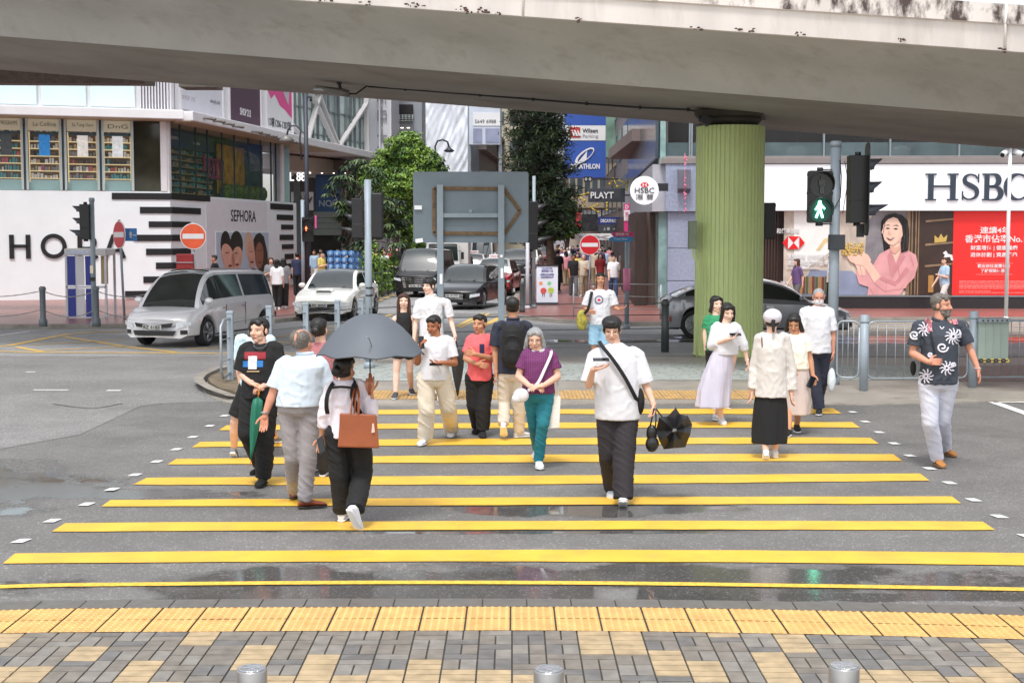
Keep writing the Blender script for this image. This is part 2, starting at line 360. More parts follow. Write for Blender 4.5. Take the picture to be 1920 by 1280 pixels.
def tactile(name,x0,x1,fy,rows,z,t=.29,dome=6,h=.006):
    m_=M();x=x0
    while x<x1:
        for r in range(rows):
            a,b=fy(x)-r*t,fy(x+t)-r*t;g=.006;dz=random.uniform(0,.002)
            m_.add([(x+g,a-t+g,z+dz),(x+t-g,b-t+g,z+dz),(x+t-g,b-g,z+dz),(x+g,a-g,z+dz)],[(0,1,2,3)])
            for i in range(dome):
                for j in range(dome):
                    cx=x+(i+.5)*t/dome;cy=a+(b-a)*(i+.5)/dome-t+(j+.5)*t/dome
                    lo=[(cx+.017*math.cos(q),cy+.017*math.sin(q),z+dz) for q in [k*math.pi/3 for k in range(6)]]
                    hi=[(cx+.010*math.cos(q),cy+.010*math.sin(q),z+dz+h) for q in [k*math.pi/3 for k in range(6)]]
                    m_.add(lo+hi,[(k,(k+1) % 6,6+(k+1) % 6,6+k) for k in range(6)]+[tuple(range(6,12))],0)
        x += t
    return kind(m_.build(name,TACT,recalc=False))
tactile('tactile_paving',-6.1,6.1,lambda x:gy(T_,x)-.004,2,ZP)
KERB=mat('kerb_concrete',lin(152,146,137),.65,0,.15,3,bump=.3,bs=30,dirt=.6,dcol=lin(80,72,60),ds=2)
ISL=mat('island_concrete',lin(156,149,140),.5,0,.14,1.5,bump=.2,bs=30,dirt=.5,dcol=lin(95,88,70),ds=.8)
ISLF=[(382,728),(384,722),(392,714),(410,703),(440,697),(520,690)]
front=[(520,760),(440,757),(405,748),(386,738),(380,730)]
def extr(name,pts,mt,z0,z1,mi=None):
    m_=M();n_=len(pts);m_.add([(*p,z0) for p in pts]+[(*p,z1) for p in pts],[list(range(n_,2*n_))]+[(i,(i+1) % n_,n_+(i+1) % n_,n_+i) for i in range(n_)]);return m_.build(name,mt)
isl=gp([(380,731),(386,740),(405,750),(440,760),(560,764),(700,762),(1100,759),(1500,758),(1560,759),(1620,760),(1780,756),(1860,754),(3200,753)])+gp([(3200,668),(1700,672),(900,668),(700,670),(560,684),(440,700),(400,712),(384,722)])
kind(extr('island_kerb',isl,KERB,-.02,.02))
cen=Vector((2,24.5))
def inset(pts,d):
    out=[]
    n_=len(pts)
    for i in range(n_):
        a,b,c=Vector(pts[i-1]),Vector(pts[i]),Vector(pts[(i+1) % n_]);t1=(b-a).normalized();t2=(c-b).normalized();t=(t1+t2).normalized();nn=Vector((-t.y,t.x));out.append(tuple(b+nn*d))
    return out
kind(extr('island_surface',inset(isl,.14),ISL,-.02,.028))
m=M()
kr=[tuple(G(x,y)[:2]) for x,y in ((1780,751),(1860,752),(2300,752))]
m.add([(*kr[0],0),(*kr[2],0),(*kr[2],.13),(*kr[0],.13),(kr[0][0],kr[0][1]+.18,.13),(kr[2][0],kr[2][1]+.18,.13),(kr[0][0]-1.0,kr[0][1]+.02,.02),(kr[0][0]-1.0,kr[0][1]+.16,.02)],[(0,1,2,3),(3,2,5,4),(6,0,3),(6,3,4,7)])
nose=gp([(560,756),(500,754),(440,750),(405,741),(386,730),(381,722),(388,714),(410,703),(450,694)])
ns=inset(nose+[tuple(G(560,700)[:2])],-.16)[:-1]
n_=len(nose);hh=[.02+.1*min(1,i/3) for i in range(n_)]
m.add([(*p,0) for p in nose]+[(*p,h) for p,h in zip(nose,hh)]+[(*p,h) for p,h in zip(inset(nose+[tuple(G(560,700)[:2])],.16)[:-1],hh)],[(i,i+1,n_+i+1,n_+i) for i in range(n_-1)]+[(n_+i,n_+i+1,2*n_+i+1,2*n_+i) for i in range(n_-1)])
o=kind(m.build('kerb_stones',KERB,recalc=True))
DIRT=mat('mossy_soil',lin(112,100,82),.85,0,.3,4,bump=.6,bs=25)
kind(extr('island_nose_surface',gp([(560,752),(500,751),(445,747),(412,739),(395,729),(390,721),(396,715),(416,706),(470,696)]),DIRT,0,.105))
CRZ=mat('crazy_paving',lin(170,176,172),.6,0,.1,4)
nt=CRZ.node_tree;vo=nt.nodes.new('ShaderNodeTexVoronoi');vo.feature='DISTANCE_TO_EDGE';vo.inputs['Scale'].default_value=4.5
tcn=nt.nodes.new('ShaderNodeTexCoord');nt.links.new(tcn.outputs['Object'],vo.inputs['Vector']);cr=nt.nodes.new('ShaderNodeMapRange');cr.inputs[1].default_value=.01;cr.inputs[2].default_value=.04
nt.links.new(vo.outputs['Distance'],cr.inputs[0]);mx=nt.nodes.new('ShaderNodeMix');mx.data_type='RGBA';mx.inputs[6].default_value=(*lin(95,100,98),1)
bs_=nt.nodes['Principled BSDF'];old=bs_.inputs['Base Color'].links[0].from_socket;nt.links.new(cr.outputs[0],mx.inputs[0]);nt.links.new(old,mx.inputs[7]);nt.links.new(mx.outputs[2],bs_.inputs['Base Color'])
sheet('stone_paving',gp([(580,714),(1400,712),(1790,712),(1790,686),(1400,681),(700,681),(600,690)],.034),CRZ,.034)
TACT=mat('worn_tactile',lin(186,150,96),.6,0,.2,5,dirt=.5,dcol=lin(140,118,84),ds=4)
tactile('tactile_strip',G(690,745,.034).x,G(1405,745,.034).x,lambda x:22.5,4,.032,.3,5,.008)
sheet('red_paving_island',gp([(1792,714),(2600,716),(2600,676),(1792,686)],.034),mat('dull_red_pavers',lin(140,118,112),.6,0,.15,6),.034)
RED=mat('red_brick_paving',lin(146,94,86),.34,0,.16,2,dirt=.4,dcol=lin(130,92,88),ds=.7)
nt=RED.node_tree;bk=nt.nodes.new('ShaderNodeTexBrick');bk.inputs['Scale'].default_value=4;bk.inputs['Mortar Size'].default_value=.03;bk.inputs['Color1'].default_value=(*lin(150,94,84),1);bk.inputs['Color2'].default_value=(*lin(150,90,84),1);bk.inputs['Mortar'].default_value=(*lin(125,95,90),1)
tcn=nt.nodes.new('ShaderNodeTexCoord');nt.links.new(tcn.outputs['Object'],bk.inputs['Vector'])
bs_=nt.nodes['Principled BSDF'];old=bs_.inputs['Base Color'].links[0].from_socket;mx=nt.nodes.new('ShaderNodeMix');mx.data_type='RGBA';mx.inputs[0].default_value=.55
nt.links.new(old,mx.inputs[6]);nt.links.new(bk.outputs[0],mx.inputs[7]);nt.links.new(mx.outputs[2],bs_.inputs['Base Color'])
def pave(name,px,z=.12,extra=None):
    pts=gp(px,0)+(extra or [])
    kind(extr(name+'_kerb',pts,KERB,-.02,z));kind(extr(name,inset(pts,.18),RED,0,z+.005))
pave('pavement_right',[(948,586),(960,597),(1040,606),(1180,612),(1320,610),(1600,603),(2600,600)],extra=[(60,48),(60,55),(9.2,55),(9.2,250),(4.2,250),(1.2,80),(.2,60)])
pave('pavement_left',[(-1600,622),(-900,620),(0,617),(236,616),(420,610),(520,606),(570,600),(640,580),(740,548),(800,528)],extra=[(-6.2,90),(-3.0,250),(-8,250),(-11,120),(-13,54),(-80,52)])
fU,fV=Vector((1,0,0)),Vector((0,0,1))
# ================================================================= flyover
CONC=mat('flyover_concrete',lin(188,186,180),.8,0,.12,.8,bump=.2,bs=12,dirt=.5,dcol=lin(128,120,108),ds=1.6,stretch=(1,1,.25))
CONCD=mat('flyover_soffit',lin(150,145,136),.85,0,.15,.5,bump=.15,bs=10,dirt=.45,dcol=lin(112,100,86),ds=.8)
PARA=mat('parapet_concrete',lin(226,219,214),.75,0,.08,1.5,bump=.15,bs=14,dirt=.35,dcol=lin(170,150,130),ds=2.2,stretch=(1.4,1.4,.35))
STN=mat('stained_parapet',lin(222,214,208),.8,0,.1,2,bump=.2,bs=14,dirt=.95,dcol=lin(64,46,42),ds=3.2,stretch=(1.0,1.0,.5),dt=(.47,.60))
def cD(x):
    return float(np.interp(x,[-600,0,1370,1920,2600],[31.9,29.9,25.4,22.6,18.8]))
ROWS=[
    (68,.0788,0),(61,.0782,-.10),(30,.0775,-.42),(6,.0760,-.95),(-38,.0720,-2.15),(-40,.0720,-2.2),(-74,.0643,-2.25),(-77,.0642,-2.30),(-120,.0675,-2.30)]
xs=list(range(-700,2800,100))
prof=[]
for x in xs:
    ring=[P(x,a+b*x,cD(x)+d) for a,b,d in ROWS]
    top=ring[-1];dd=Vector((.1,1,0)).normalized()
    fD=float(np.interp(x,[-600,0,1370,1920,2600],[37.4,35.9,33.2,31.1,28]))
    far=P(x,131+.0775*x,fD)
    a=top+dd*.25;bq=Vector((a.x,a.y,top.z-.38));c=Vector((far.x+1.9,far.y+2.0,bq.z));e=Vector((far.x+.3,far.y+.5,far.z+.8))
    prof.append(ring+[a,bq,c,e,far])
fly=thing('flyover','curved concrete road flyover crossing above the junction with a stained white parapet','flyover',(0,27,0))
npf=len(prof[0])
def strip(r0,r1,name,mt,sm=True):
    m_=M();k=r1-r0+1;vs=[p for ring in prof for p in (ring+ring[:1])[r0:r1+1]]
    m_.add(vs,[(i*k+j,i*k+j+1,(i+1)*k+j+1,(i+1)*k+j) for i in range(len(xs)-1) for j in range(k-1)],0,sm);return m_.build(name,mt,fly,recalc=True)
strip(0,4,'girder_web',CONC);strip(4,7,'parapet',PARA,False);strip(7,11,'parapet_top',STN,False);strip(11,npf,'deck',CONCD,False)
m=M()
for x in (1884,980,60):
    a=P(x,-38+.072*x,cD(x)-2.22);b=P(x+3,-120+.0675*x,cD(x)-2.34);m.cyl(a,b,.02,.02,6)
m.build('parapet_joint',mat('joint_sealant',lin(235,230,225),.7,0,.1),fly)
m=M();rs=random.Random(3)
for x in [770,790,862,875,885,604,1500,1880]+[rs.uniform(600,1900) for _ in range(10)]:
    c=P(x,-38+.072*x-rs.uniform(2,9),cD(x)-2.27);[m.ell(c+Vector((rs.gauss(0,.05),0,rs.gauss(0,.02))),(rs.uniform(.008,.04),.014,rs.uniform(.008,.022)),nu=6,nv=4) for _ in range(5)]
m.build('spalled_patch',mat('spalled_rust',lin(86,66,58),.95,0,.4,20),fly)
pr=[P(x,y,D)+Vector((0,0,-.03)) for x,y,D in ((690,160,31.6),(760,165,31.4),(900,176,31.0),(1000,184,30.6),(1100,192,30.1),(1200,199,29.6),(1290,203,29.1),(1305,206,29.0),(1312,214,28.9),(1316,224,28.85),(1312,232,28.8))]
m=M();m.tube(pr,.022,6)
for q in pr[1:8]:m.box(q,(.06,.09,.07))
m.build('conduit',DARKM,fly)
m=M();m.box(P(1322,226,28.6),(.2,.25,.16),ry=R(30));m.build('junction_box',DARKM,fly)
pc=Vector((P(1370,240,29.4).x,29.4,0))
m=M();m.lathe([(.48,4.66),(.62,4.8),(.62,4.9)],pc,24);m.box((pc.x,pc.y,4.94),(1.35,1.5,.12),0,R(-12));m.build('bearing',mat('bearing_steel',lin(70,66,58),.7,.2,.2),fly)
lf=thing('soffit_lamp','street lantern on a short bracket under the flyover soffit','lamp',P(640,175,31.4))
m=M();a,b=P(588,162,31.3),P(655,176,31.3)
dr=(b-a);rings=[]
for t,w,h in ((0,.02,.01),(.12,.13,.035),(.35,.17,.05),(.6,.15,.07),(.8,.10,.09),(1,.09,.08)):
    c=a+dr*t;rings.append([c+Vector((0,math.cos(q)*w,math.sin(q)*h)) for q in [k*math.pi/5 for k in range(10)]])
m.loft(rings);m.build('lamp_body',mat('lamp_grey',lin(120,118,114),.4,.2),lf)
m=M();m.ell(a+dr*.22+Vector((0,0,-.03)),(.2,.11,.03));m.build('lamp_glass',mat('lamp_glass',lin(190,200,205),.15,0,.05),lf)
m=M();m.tube([P(640,172,31.3),P(636,158,31.3),P(636,152,31.35)],.035,8);m.box(P(636,154,31.3),(.1,.12,.1));m.tube([b,P(668,176,31.3),P(676,170,31.4),P(690,160,31.6)],.02,6);m.build('bracket',DARKM,lf)
m=M()
a0,a1=P(-500,150,42),P(272,157,42)
m.loft([[Vector((a0.x-10,y,z)) for y,z in ((42,a0.z),(43.2,a0.z+.05),(43.4,a0.z+2),(41.5,a0.z+2),(41.5,a0.z+.4))],[Vector((a1.x,y,z)) for y,z in ((42,a1.z),(43.2,a1.z+.05),(43.4,a1.z+2),(41.5,a1.z+2),(41.5,a1.z+.4))]],0,False)
m.bx(P(335,160,42).x,42,P(0,163,42).z,P(405,160,42).x,43,a1.z+1.8)
tag(m.build('footbridge',mat('dark_weathered_concrete',lin(98,92,84),.85,0,.25,3,stretch=(3,3,.4)),origin=(a0.x,42,0)),'dark stained concrete bridge deck glimpsed behind the flyover on the left','bridge')
# ================================================================= green fluted pier
PG=mat('green_pier_paint',lin(202,216,152),.5,0,.08,2,dirt=.35,dcol=lin(140,152,104),stretch=(1,1,.4),ds=2)
pier=thing('bridge_pier','thick green fluted round column holding up the flyover','pillar',(pc.x,pc.y,0))
m=M();rings=[];nfl=46
for z in (.03,.85,.86,4.70):
    ring=[]
    for k in range(nfl):
        for q,rr in ((0,.70),(.18,.70),(.30,.672),(.5,.672),(.62,.672),(.74,.70)):
            an=2*math.pi*(k+q)/nfl+random.Random(k).uniform(-.004,.004);rr_=rr+(.012 if z<.855 else 0)
            ring.append((pc.x+rr_*math.cos(an),pc.y+rr_*math.sin(an),z))
    rings.append(ring)
m.loft(rings,0,False,True);m.build('shaft',PG,pier)
m=M();m.lathe([(.735,.02),(.735,.06)],pc,40);m.build('base_ring',PG,pier)
ub=thing('utility_box','small grey-green electrical cabinet strapped to the left side of the green pier','box',P(1298,440,29.1))
m=M();a,b=P(1292,414,28.9),P(1305,467,28.9);m.bx(a.x,28.8,b.z,b.x,29.1,a.z);m.build('cabinet',mat('cabinet_green',lin(128,140,118),.5,0,.1,8),ub,bevel=.008)
m=M()
for dx,ye in ((0,520),(3,545)):m.tube([P(1297+dx,466,28.8),P(1299+dx,480,28.8),P(1306+dx,492,28.75),P(1307+dx,520,28.75),P(1306+dx*.3,668,28.75)],.014,6)
m.build('cable',PG,ub)
# ================================================================= shop building on the left corner
WL=Wall((-38,44.65),(-12.8,53.5));WR=Wall((-12.8,53.5),(-9.9,72))
sb=thing('shop_building','white corner shop building behind hoarding with lit glass shop windows and large posters above','building',(-13,54,0))
HW=mat('hoarding_white',lin(236,241,244),.55,0,.03,1.5);HB=mat('hoarding_black',(.012,.012,.014),.5,0,.1)
cl=(WL.B-WL.A).length
m=M();z1,z2=4.16,4.04
WL.box(m,0,cl,.12,4.1,-.12,0);m.build('hoarding_front',HW,sb)
sE=WR.S(556)
m=M();WR.box(m,0,sE,.10,4.02,-.12,0);m.build('hoarding_side',HW,sb)
m=M();r_side=WR.S(553);WR.box(m,WR.S(386),WR.S(500),WR.Z(440,560),3.95,0,.03);m.build('hoarding_panel',mat('hoarding_grey',lin(226,225,230),.5,0,.03),sb)
m=M()
def bar(x0,x1,y0,y1,side):
    m=M()
    if side=='L':WL.pbox(m,x0,y0,x1,y1,0,.035)
    else:
        a0,a1=WR.S(x0),WR.S(x1);zc1,zc0=WR.Z(x0,y0),WR.Z(x0,y1);WR.box(m,a0,a1,zc0,zc1,0,.035)
    m.build('hoarding_stripe',HB,sb)
for xl,xr,y0,y1 in ((211,394,362,374),(263,376,388,400),(279,356,415,426),(250,345,440,452),(273,356,466,478),(291,350,492,504),(267,340,518,530),(232,330,545,557)):
    bar(xl,322.4,y0,y1,'L');bar(322.4,xr,y0,y1,'R')
for xl,y0,y1 in ((507,381,392),(519,402,412),(527,421,430),(524,440,450),(528,458,467),(533,476,486),(526,495,504),(540,514,522)):bar(xl,549,y0,y1,'R')
def band(poly_fn):pass
m=M()
def Lp(x,y):q=WL.hit(x,y);return ((q-WL.A).dot(WL.U),q.z)
def stroke(m_,wl,p0,p1,w,o0=.0,o1=.05):
    a,b=Vector(p0),Vector(p1);d=(b-a).normalized();nn=Vector((-d.y,d.x))*w/2
    pts=[a+nn,a-nn,b-nn,b+nn];m_.prism([tuple(p) for p in pts],wl.A,wl.U,wl.V,o0,o1)
zt,zb=Lp(20,440)[1],Lp(20,485)[1];sw=.165
for x in (21,52):stroke(m,WL,(Lp(x,440)[0],zt),(Lp(x,440)[0],zb),sw)
stroke(m,WL,Lp(21,461.5),Lp(52,461.5),.12)
oc=Lp(100.5,461.5);ro=(zt-zb)/2+.02
def ringp(m_,wl,c,r0,r1,a0=0,a1=360,n=40,o1=.05,yk=1):
    o=[(c[0]+r1*math.cos(R(a0+(a1-a0)*i/n)),c[1]+yk*r1*math.sin(R(a0+(a1-a0)*i/n))) for i in range(n+1)];q=[(c[0]+r0*math.cos(R(a0+(a1-a0)*i/n)),c[1]+yk*r0*math.sin(R(a0+(a1-a0)*i/n))) for i in range(n+1)]
    for i in range(n):m_.prism([q[i],o[i],o[i+1],q[i+1]],wl.A,wl.U,wl.V,0,o1)
ringp(m,WL,oc,ro-.15,ro)
xr=Lp(149,440)[0];stroke(m,WL,(xr,zt),(xr,zb),sw);stroke(m,WL,(xr,zt-.06),(xr+.32,zt-.06),.12);stroke(m,WL,(xr,zt-.5),(xr+.32,zt-.5),.12)
ringp(m,WL,(xr+.32,zt-.28),.16,.28,-90,90,16);stroke(m,WL,(xr+.25,zt-.5),(xr+.6,zb),.16)
ax=Lp(214,440)[0];stroke(m,WL,(ax-.02,zt),(ax-.34,zb),.15);stroke(m,WL,(ax,zt),(ax+.34,zb),.15);stroke(m,WL,(ax-.22,zt-.58),(ax+.22,zt-.58),.11)
xs_=Lp(-40,440)[0];stroke(m,WL,(xs_-.7,zt),(xs_-.7,zb),sw)
m.build('hoarding_lettering',HB,sb)
WR.text('SEPHORA',432,394,479,416,HB,sb,.02,.03,.015)
po=thing('wall_poster','square advertising photo of four close faces on the white side hoarding','poster',WR.hit(450,470))
m=M();pa0,pa1=WR.S(403),WR.S(501);pz0,pz1=WR.Z(452,512),WR.Z(452,436)
WR.box(m,pa0-.06,pa1+.06,pz0-.06,pz1+.06,.0,.05);m.build('frame',HW,po)
pw,ph=pa1-pa0,pz1-pz0;cen_=WR.pt(pa0,pz0)
def flat(name,polys,wl,a0,z0,w,h,off,mt,parent,th=.006):
    m_=M()
    for pl in polys:m_.prism([(a0+u*w,z0+v*h) for u,v in pl],wl.A,wl.U,wl.V,off,off+th)
    return m_.build(name,mt,parent)
def blob(cx,cy,rx,ry,n=18,rot=0,k=0,seed=1):
    rr=random.Random(seed);o=[]
    for i in range(n):
        a=2*math.pi*i/n;q=1+rr.uniform(-k,k);x,y=rx*q*math.cos(a),ry*q*math.sin(a);o.append((cx+x*math.cos(rot)-y*math.sin(rot),cy+x*math.sin(rot)+y*math.cos(rot)))
    return o
flat('backdrop',[[(0,0),(1,0),(1,1),(0,1)]],WR,pa0,pz0,pw,ph,.051,mat('poster_blue_grey',lin(186,198,214),.4,0,.03),po)
PH=mat('poster_dark_hair',lin(34,26,26),.4,0,.6,14,stretch=(1,1,.3));PSK=mat('poster_skin',lin(222,166,144),.4,0,.2,2.5);PSK2=mat('poster_skin_brown',lin(150,96,76),.4,0,.1,12);PBL=mat('poster_blonde',lin(214,180,156),.4,0,.12,30)
flat('hair',[blob(.16,.72,.09,.32),blob(.36,.70,.12,.34),[(.74,.95),(.82,1),(.9,.9),(.97,.5),(1,0),(.8,0),(.7,.4),(.68,.8)]],WR,pa0,pz0,pw,ph,.058,PH,po)
flat('face',[blob(.2,.4,.11,.34,rot=.15),blob(.36,.38,.10,.28,rot=-.08)],WR,pa0,pz0,pw,ph,.065,PSK,po)
flat('fair_hair',[blob(.62,.62,.10,.40,rot=.1)],WR,pa0,pz0,pw,ph,.058,PBL,po)
flat('fair_face',[blob(.64,.44,.07,.34,rot=.05)],WR,pa0,pz0,pw,ph,.066,PSK,po)
flat('brown_face',[blob(.80,.42,.085,.34,rot=-.02)],WR,pa0,pz0,pw,ph,.068,PSK2,po)
flat('features',[blob(x,y,.03,.012,8) for x,y in ((.18,.52),(.34,.5),(.63,.52),(.78,.55),(.83,.55))]+[blob(x,y,.035,.03,8) for x,y in ((.23,.2),(.36,.22),(.645,.26),(.80,.24))],WR,pa0,pz0,pw,ph,.075,mat('poster_lips',lin(120,50,52),.4,0,.1),po)
flat('jacket',[blob(.4,.02,.1,.1),blob(.66,-.0+.03,.06,.08)],WR,pa0,pz0,pw,ph,.08,PH,po)
BW=mat('white_cladding',lin(228,226,228),.5,0,.04,1,dirt=.2,dcol=(.45,.44,.42),ds=1.5);BEIGE=mat('shop_soffit',lin(190,178,150),.6,0,.05)
m=M()
WL.box(m,0,cl-.3,4.1,7.3,-3.4,-3.0);WR.box(m,.3,sE+2,4.0,7.3,-3.4,-3.0)
m.build('back_wall',mat('shop_back_wall',lin(120,96,70),.6,0,.2,2),sb)
FZ=WL.Z(0,197);FZt=WL.Z(0,186)
zf0,zf1=6.72,7.06
m=M();WL.box(m,0,cl+.45,zf0,zf1,-3.2,1.0);m.build('canopy_front',BW,sb,bevel=.03)
wallR_end=WR.S(556)+12
m=M();WR.box(m,.0,34,zf0-.001,zf1+.02,-3.2,.95);m.build('canopy_side',BW,sb,bevel=.03)
DL=mat('downlight',(1,.95,.85),.4,0,0,emit=((1,.9,.75),3))
m=M()
for k in range(14):
    q=WL.pt(cl-.9-k*1.1,zf0-.012,.35+.2*(k % 2));m.lathe([(.07,0),(.07,.012)],q,10)
for k in range(16):q=WR.pt(.9+k*.95,zf0-.012,.3+.25*(k % 2));m.lathe([(.06,0),(.06,.012)],q,10)
m.build('downlight',DL,sb)
m=M();WL.box(m,0,cl+.2,zf0-.02,zf0-.003,-3.0,.9);WR.box(m,0,20,zf0-.02,zf0-.004,-3,.85);m.build('soffit',BEIGE,sb)
GOLD=mat('gold_shelf_edge',lin(226,200,140),.4,.3,.05,emit=((1,.8,.45),.3));WARM=mat('warm_display_back',lin(88,64,48),.5,0,.15,4);CREAM=mat('cream_header',lin(208,196,160),.5,0,.04,emit=((1,.9,.7),.12));SEA=mat('pale_aqua_glass',lin(176,212,212),.15,0,.04);MULL=mat('teal_mullion',lin(64,86,96),.4,.3,.1);PALE=mat('pale_mullion',lin(196,206,204),.4,.2,.06)
GLS=mat('shop_glass',(.2,.26,.26),.03,0,0,alpha=.10,spec=.6)
PRODS=[mat('product_'+n,c,.35,0,.15,20) for n,c in (('teal',lin(80,160,170)),('white',lin(230,228,224)),('brown',lin(110,82,66)),('grey',lin(140,140,146)),('pink',lin(200,90,110)),('gold',lin(196,164,110)),('dark',lin(40,44,52)))]
SCR=[mat('screen_ink_'+str(i),c,.3,0,.35,6,emit=(c,.35)) for i,c in enumerate((lin(60,62,66),lin(40,130,200),lin(232,226,220),lin(226,228,230)))]
zw0,zw1=WL.Z(150,357),zf0-.03
for i,(x0,x1,hd,inkc,pr_) in enumerate(((-14,46,'LIFT PROGRAMME',0,(1,0,0)),(57,118,'La Colline',1,(1,2,3)),(130,188,'Sa Tung Garo',2,(3,1,2)),(197,252,'DnG',3,(0,6,1)),(-90,-26,'STUDIO',2,(1,0,5)),(-166,-102,'AMORE',0,(2,1,5)))):
    w=bpy.data.objects.new('window',None)
    a0,a1=WL.S(x0),WL.S(x1);m=M();WL.box(m,a0,a1,zw0,zw1,-.62,-.6);wn_=m.build('window',WARM,sb);wn_['_inv']=list(sb['_inv'])
    m=M();WL.box(m,a0,a1,zw1-.42,zw1,-.25,-.2);m.build('header',CREAM,wn_)
    WL.text(hd,x0+10,WL_y0 if False else 226+(x0)*.035,x1-8,234+x0*.035,mat('header_ink',lin(110,104,84),.5),wn_,-.19,.01)
    m=M();nsh=7
    for k in range(nsh):z=zw0+.42+k*.27;WL.box(m,a0+.06,a1-.06,z,z+.025,-.58,-.3)
    WL.box(m,a0+.02,a0+.06,zw0+.3,zw1-.45,-.55,-.25);WL.box(m,a1-.06,a1-.02,zw0+.3,zw1-.45,-.55,-.25);m.build('shelf',GOLD,wn_)
    m=M();rr=random.Random(i)
    for k in range(nsh):
        z=zw0+.445+k*.27;q=a0+.09;mi0=rr.choice(pr_)
        while q<a1-.16:
            bw=rr.uniform(.05,.11);WL.box(m,q,q+bw,z,z+rr.uniform(.09,.2),-.5,-.34,mi0 if rr.random()<.7 else rr.randrange(7));q += bw+rr.uniform(.005,.05)
    m.build('products',PRODS,wn_)
    m=M();c=(a0+a1)/2;WL.box(m,c-.19,c+.19,zw1-1.32,zw1-.56,-.28,-.22);m.build('screen',SCR[inkc],wn_)
    m=M();WL.box(m,c-.5,c+.5,zw1-.56,zw1-.46,-.285,-.23);m.build('screen_header',MULL,wn_)
    m=M();WL.box(m,a0,a1,zw0,zw0+.38,-.3,-.26);m.build('base_panel',SEA,wn_)
    m=M();WL.box(m,a0,a1,zw0,zw1,-.07,-.055);m.build('pane',GLS,wn_)
m=M()
for x in (-26,46,118,188):WL.box(m,WL.S(x+3),WL.S(x+9),zw0,zw1,-.62,.0)
m.build('mullion',MULL,sb)
m=M()
for x in (-30,43,52,115,124,185,194,249):WL.box(m,WL.S(x),WL.S(x+4.5),zw0,zw1,-.3,.02)
m.build('mullion_pale',PALE,sb)
m=M();WL.box(m,WL.S(255),WL.S(303),zw0,zw1,-.5,-.1);m.build('dark_glass_panel',mat('dark_reflective_glass',lin(52,52,40),.08,0,.5,1.2),sb)
m=M();WL.box(m,WL.S(303.5),WL.S(315),zw0,zw1,-.5,.02);m.build('corner_column',BW,sb)
m=M();WR.box(m,.05,sE-1.2,4.02,zw1,-1.3,-1.25);swin=m.build('side_window',mat('side_display_back',lin(46,66,74),.5,0,.4,1.5),sb);swin['_inv']=list(sb['_inv'])
m=M();rr=random.Random(5)
s0,s1=WR.S(338),WR.S(443)
for k in range(9):
    z=4.15+k*.26;WR.box(m,s0,s1,z,z+.03,-1.24,-1.0,5);q=s0
    while q<s1:
        bw=rr.uniform(.1,.3);WR.box(m,q,q+bw,z+.03,z+rr.uniform(.1,.2),-1.2,-1.05,rr.choice((0,0,6,3,2,5)));q += bw+rr.uniform(.02,.2)
m.build('products',PRODS,swin)
m=M();WR.box(m,WR.S(341),WR.S(443),5.95,zw1-.1,-1.0,-.95);m.build('sign_board',mat('navy_sign',lin(36,72,104),.4,0,.15,3),swin)
WR.text('GLOW LAB',366,256,384,262,WHITEP,swin,-.94,.02);WR.text('STUDIO',407,267,418,272,WHITEP,swin,-.94,.02)
m=M()
for k,(x,y) in enumerate(((382,290),(390,300),(398,302),(405,303),(413,305))):m.tube([WR.hit(x,y,-.8),WR.hit(x+2,y+20,-.8),WR.hit(x,y+32,-.8)],.07,6)
m.tube([WR.hit(388,298,-.8),WR.hit(418,302,-.8),WR.hit(416,334,-.8),WR.hit(392,332,-.8)],.05,6)
m.build('neon_art',mat('magenta_neon',lin(160,50,110),.4,0,.4,3),swin)
m=M();WR.box(m,WR.S(446),WR.S(494),4.25,zw1-.35,-.9,-.85);m.build('display_panel',mat('yellow_display',lin(206,152,40),.5,0,.45,2.5,dirt=.7,dcol=lin(110,90,30),ds=1.5),swin)
m=M()
for k in range(7):q=WR.pt(WR.S(450+k*11),4.15,-.6);m.ell(q+Vector((0,0,.2)),(.25,.3,.35),nu=7,nv=5)
m.build('display_plant',mat('display_foliage',lin(86,110,34),.6,0,.5,8),swin)
m=M();WR.box(m,.02,sE-1.0,4.02,zw1,-.07,-.05);m.build('pane',mat('side_glass',(.10,.15,.13),.03,0,0,alpha=.16,spec=.7),swin)
m=M()
for x in (343,372,394,421,444,470,493,512,521):WR.box(m,WR.S(x)-.015,WR.S(x)+.015,4.02,zw1,-.1,-.03)
m.build('glazing_bar',MULL,swin)
m=M();WR.box(m,WR.S(529),WR.S(533.5),4.0,zw1,-.4,.02);m.build('end_column',BW,sb);m=M();WR.box(m,0,.2,4.02,zw1,-.3,-.02);m.build('end_column',BW,sb)
m=M();WR.box(m,WR.S(534),WR.S(546),4.0,zw1,-.3,-.05);m.build('pale_glass_panel',SEA,sb)
FRO=mat('frosted_panel',lin(206,226,232),.25,0,.05,.8)
z5,z6=zf1+.12,zf1+3.4
for x0,x1 in ((-330,-150),(-145,-20),(-15,75),(83,167),(175,258)):
    m=M();WL.box(m,WL.S(x0),WL.S(x1),z5,z6,-.1,0);m.build('upper_panel',FRO,sb,bevel=.02)
m=M();WL.box(m,0,cl-.2,zf1,z6+2,-6,-.13);m.build('upper_wall',BW,sb)
m=M();WR.box(m,.1,sE+.2,zf1,z6+2,-6,-.13);m.build('upper_side_wall',BW,sb)
m=M()
for k in range(11):a=WL.S(266+k*5.6);WL.box(m,a,a+.055,zf1+.05,z6,-.1,.12)
m.build('louvre',mat('louvre_white',lin(205,203,208),.5,0,.04),sb)
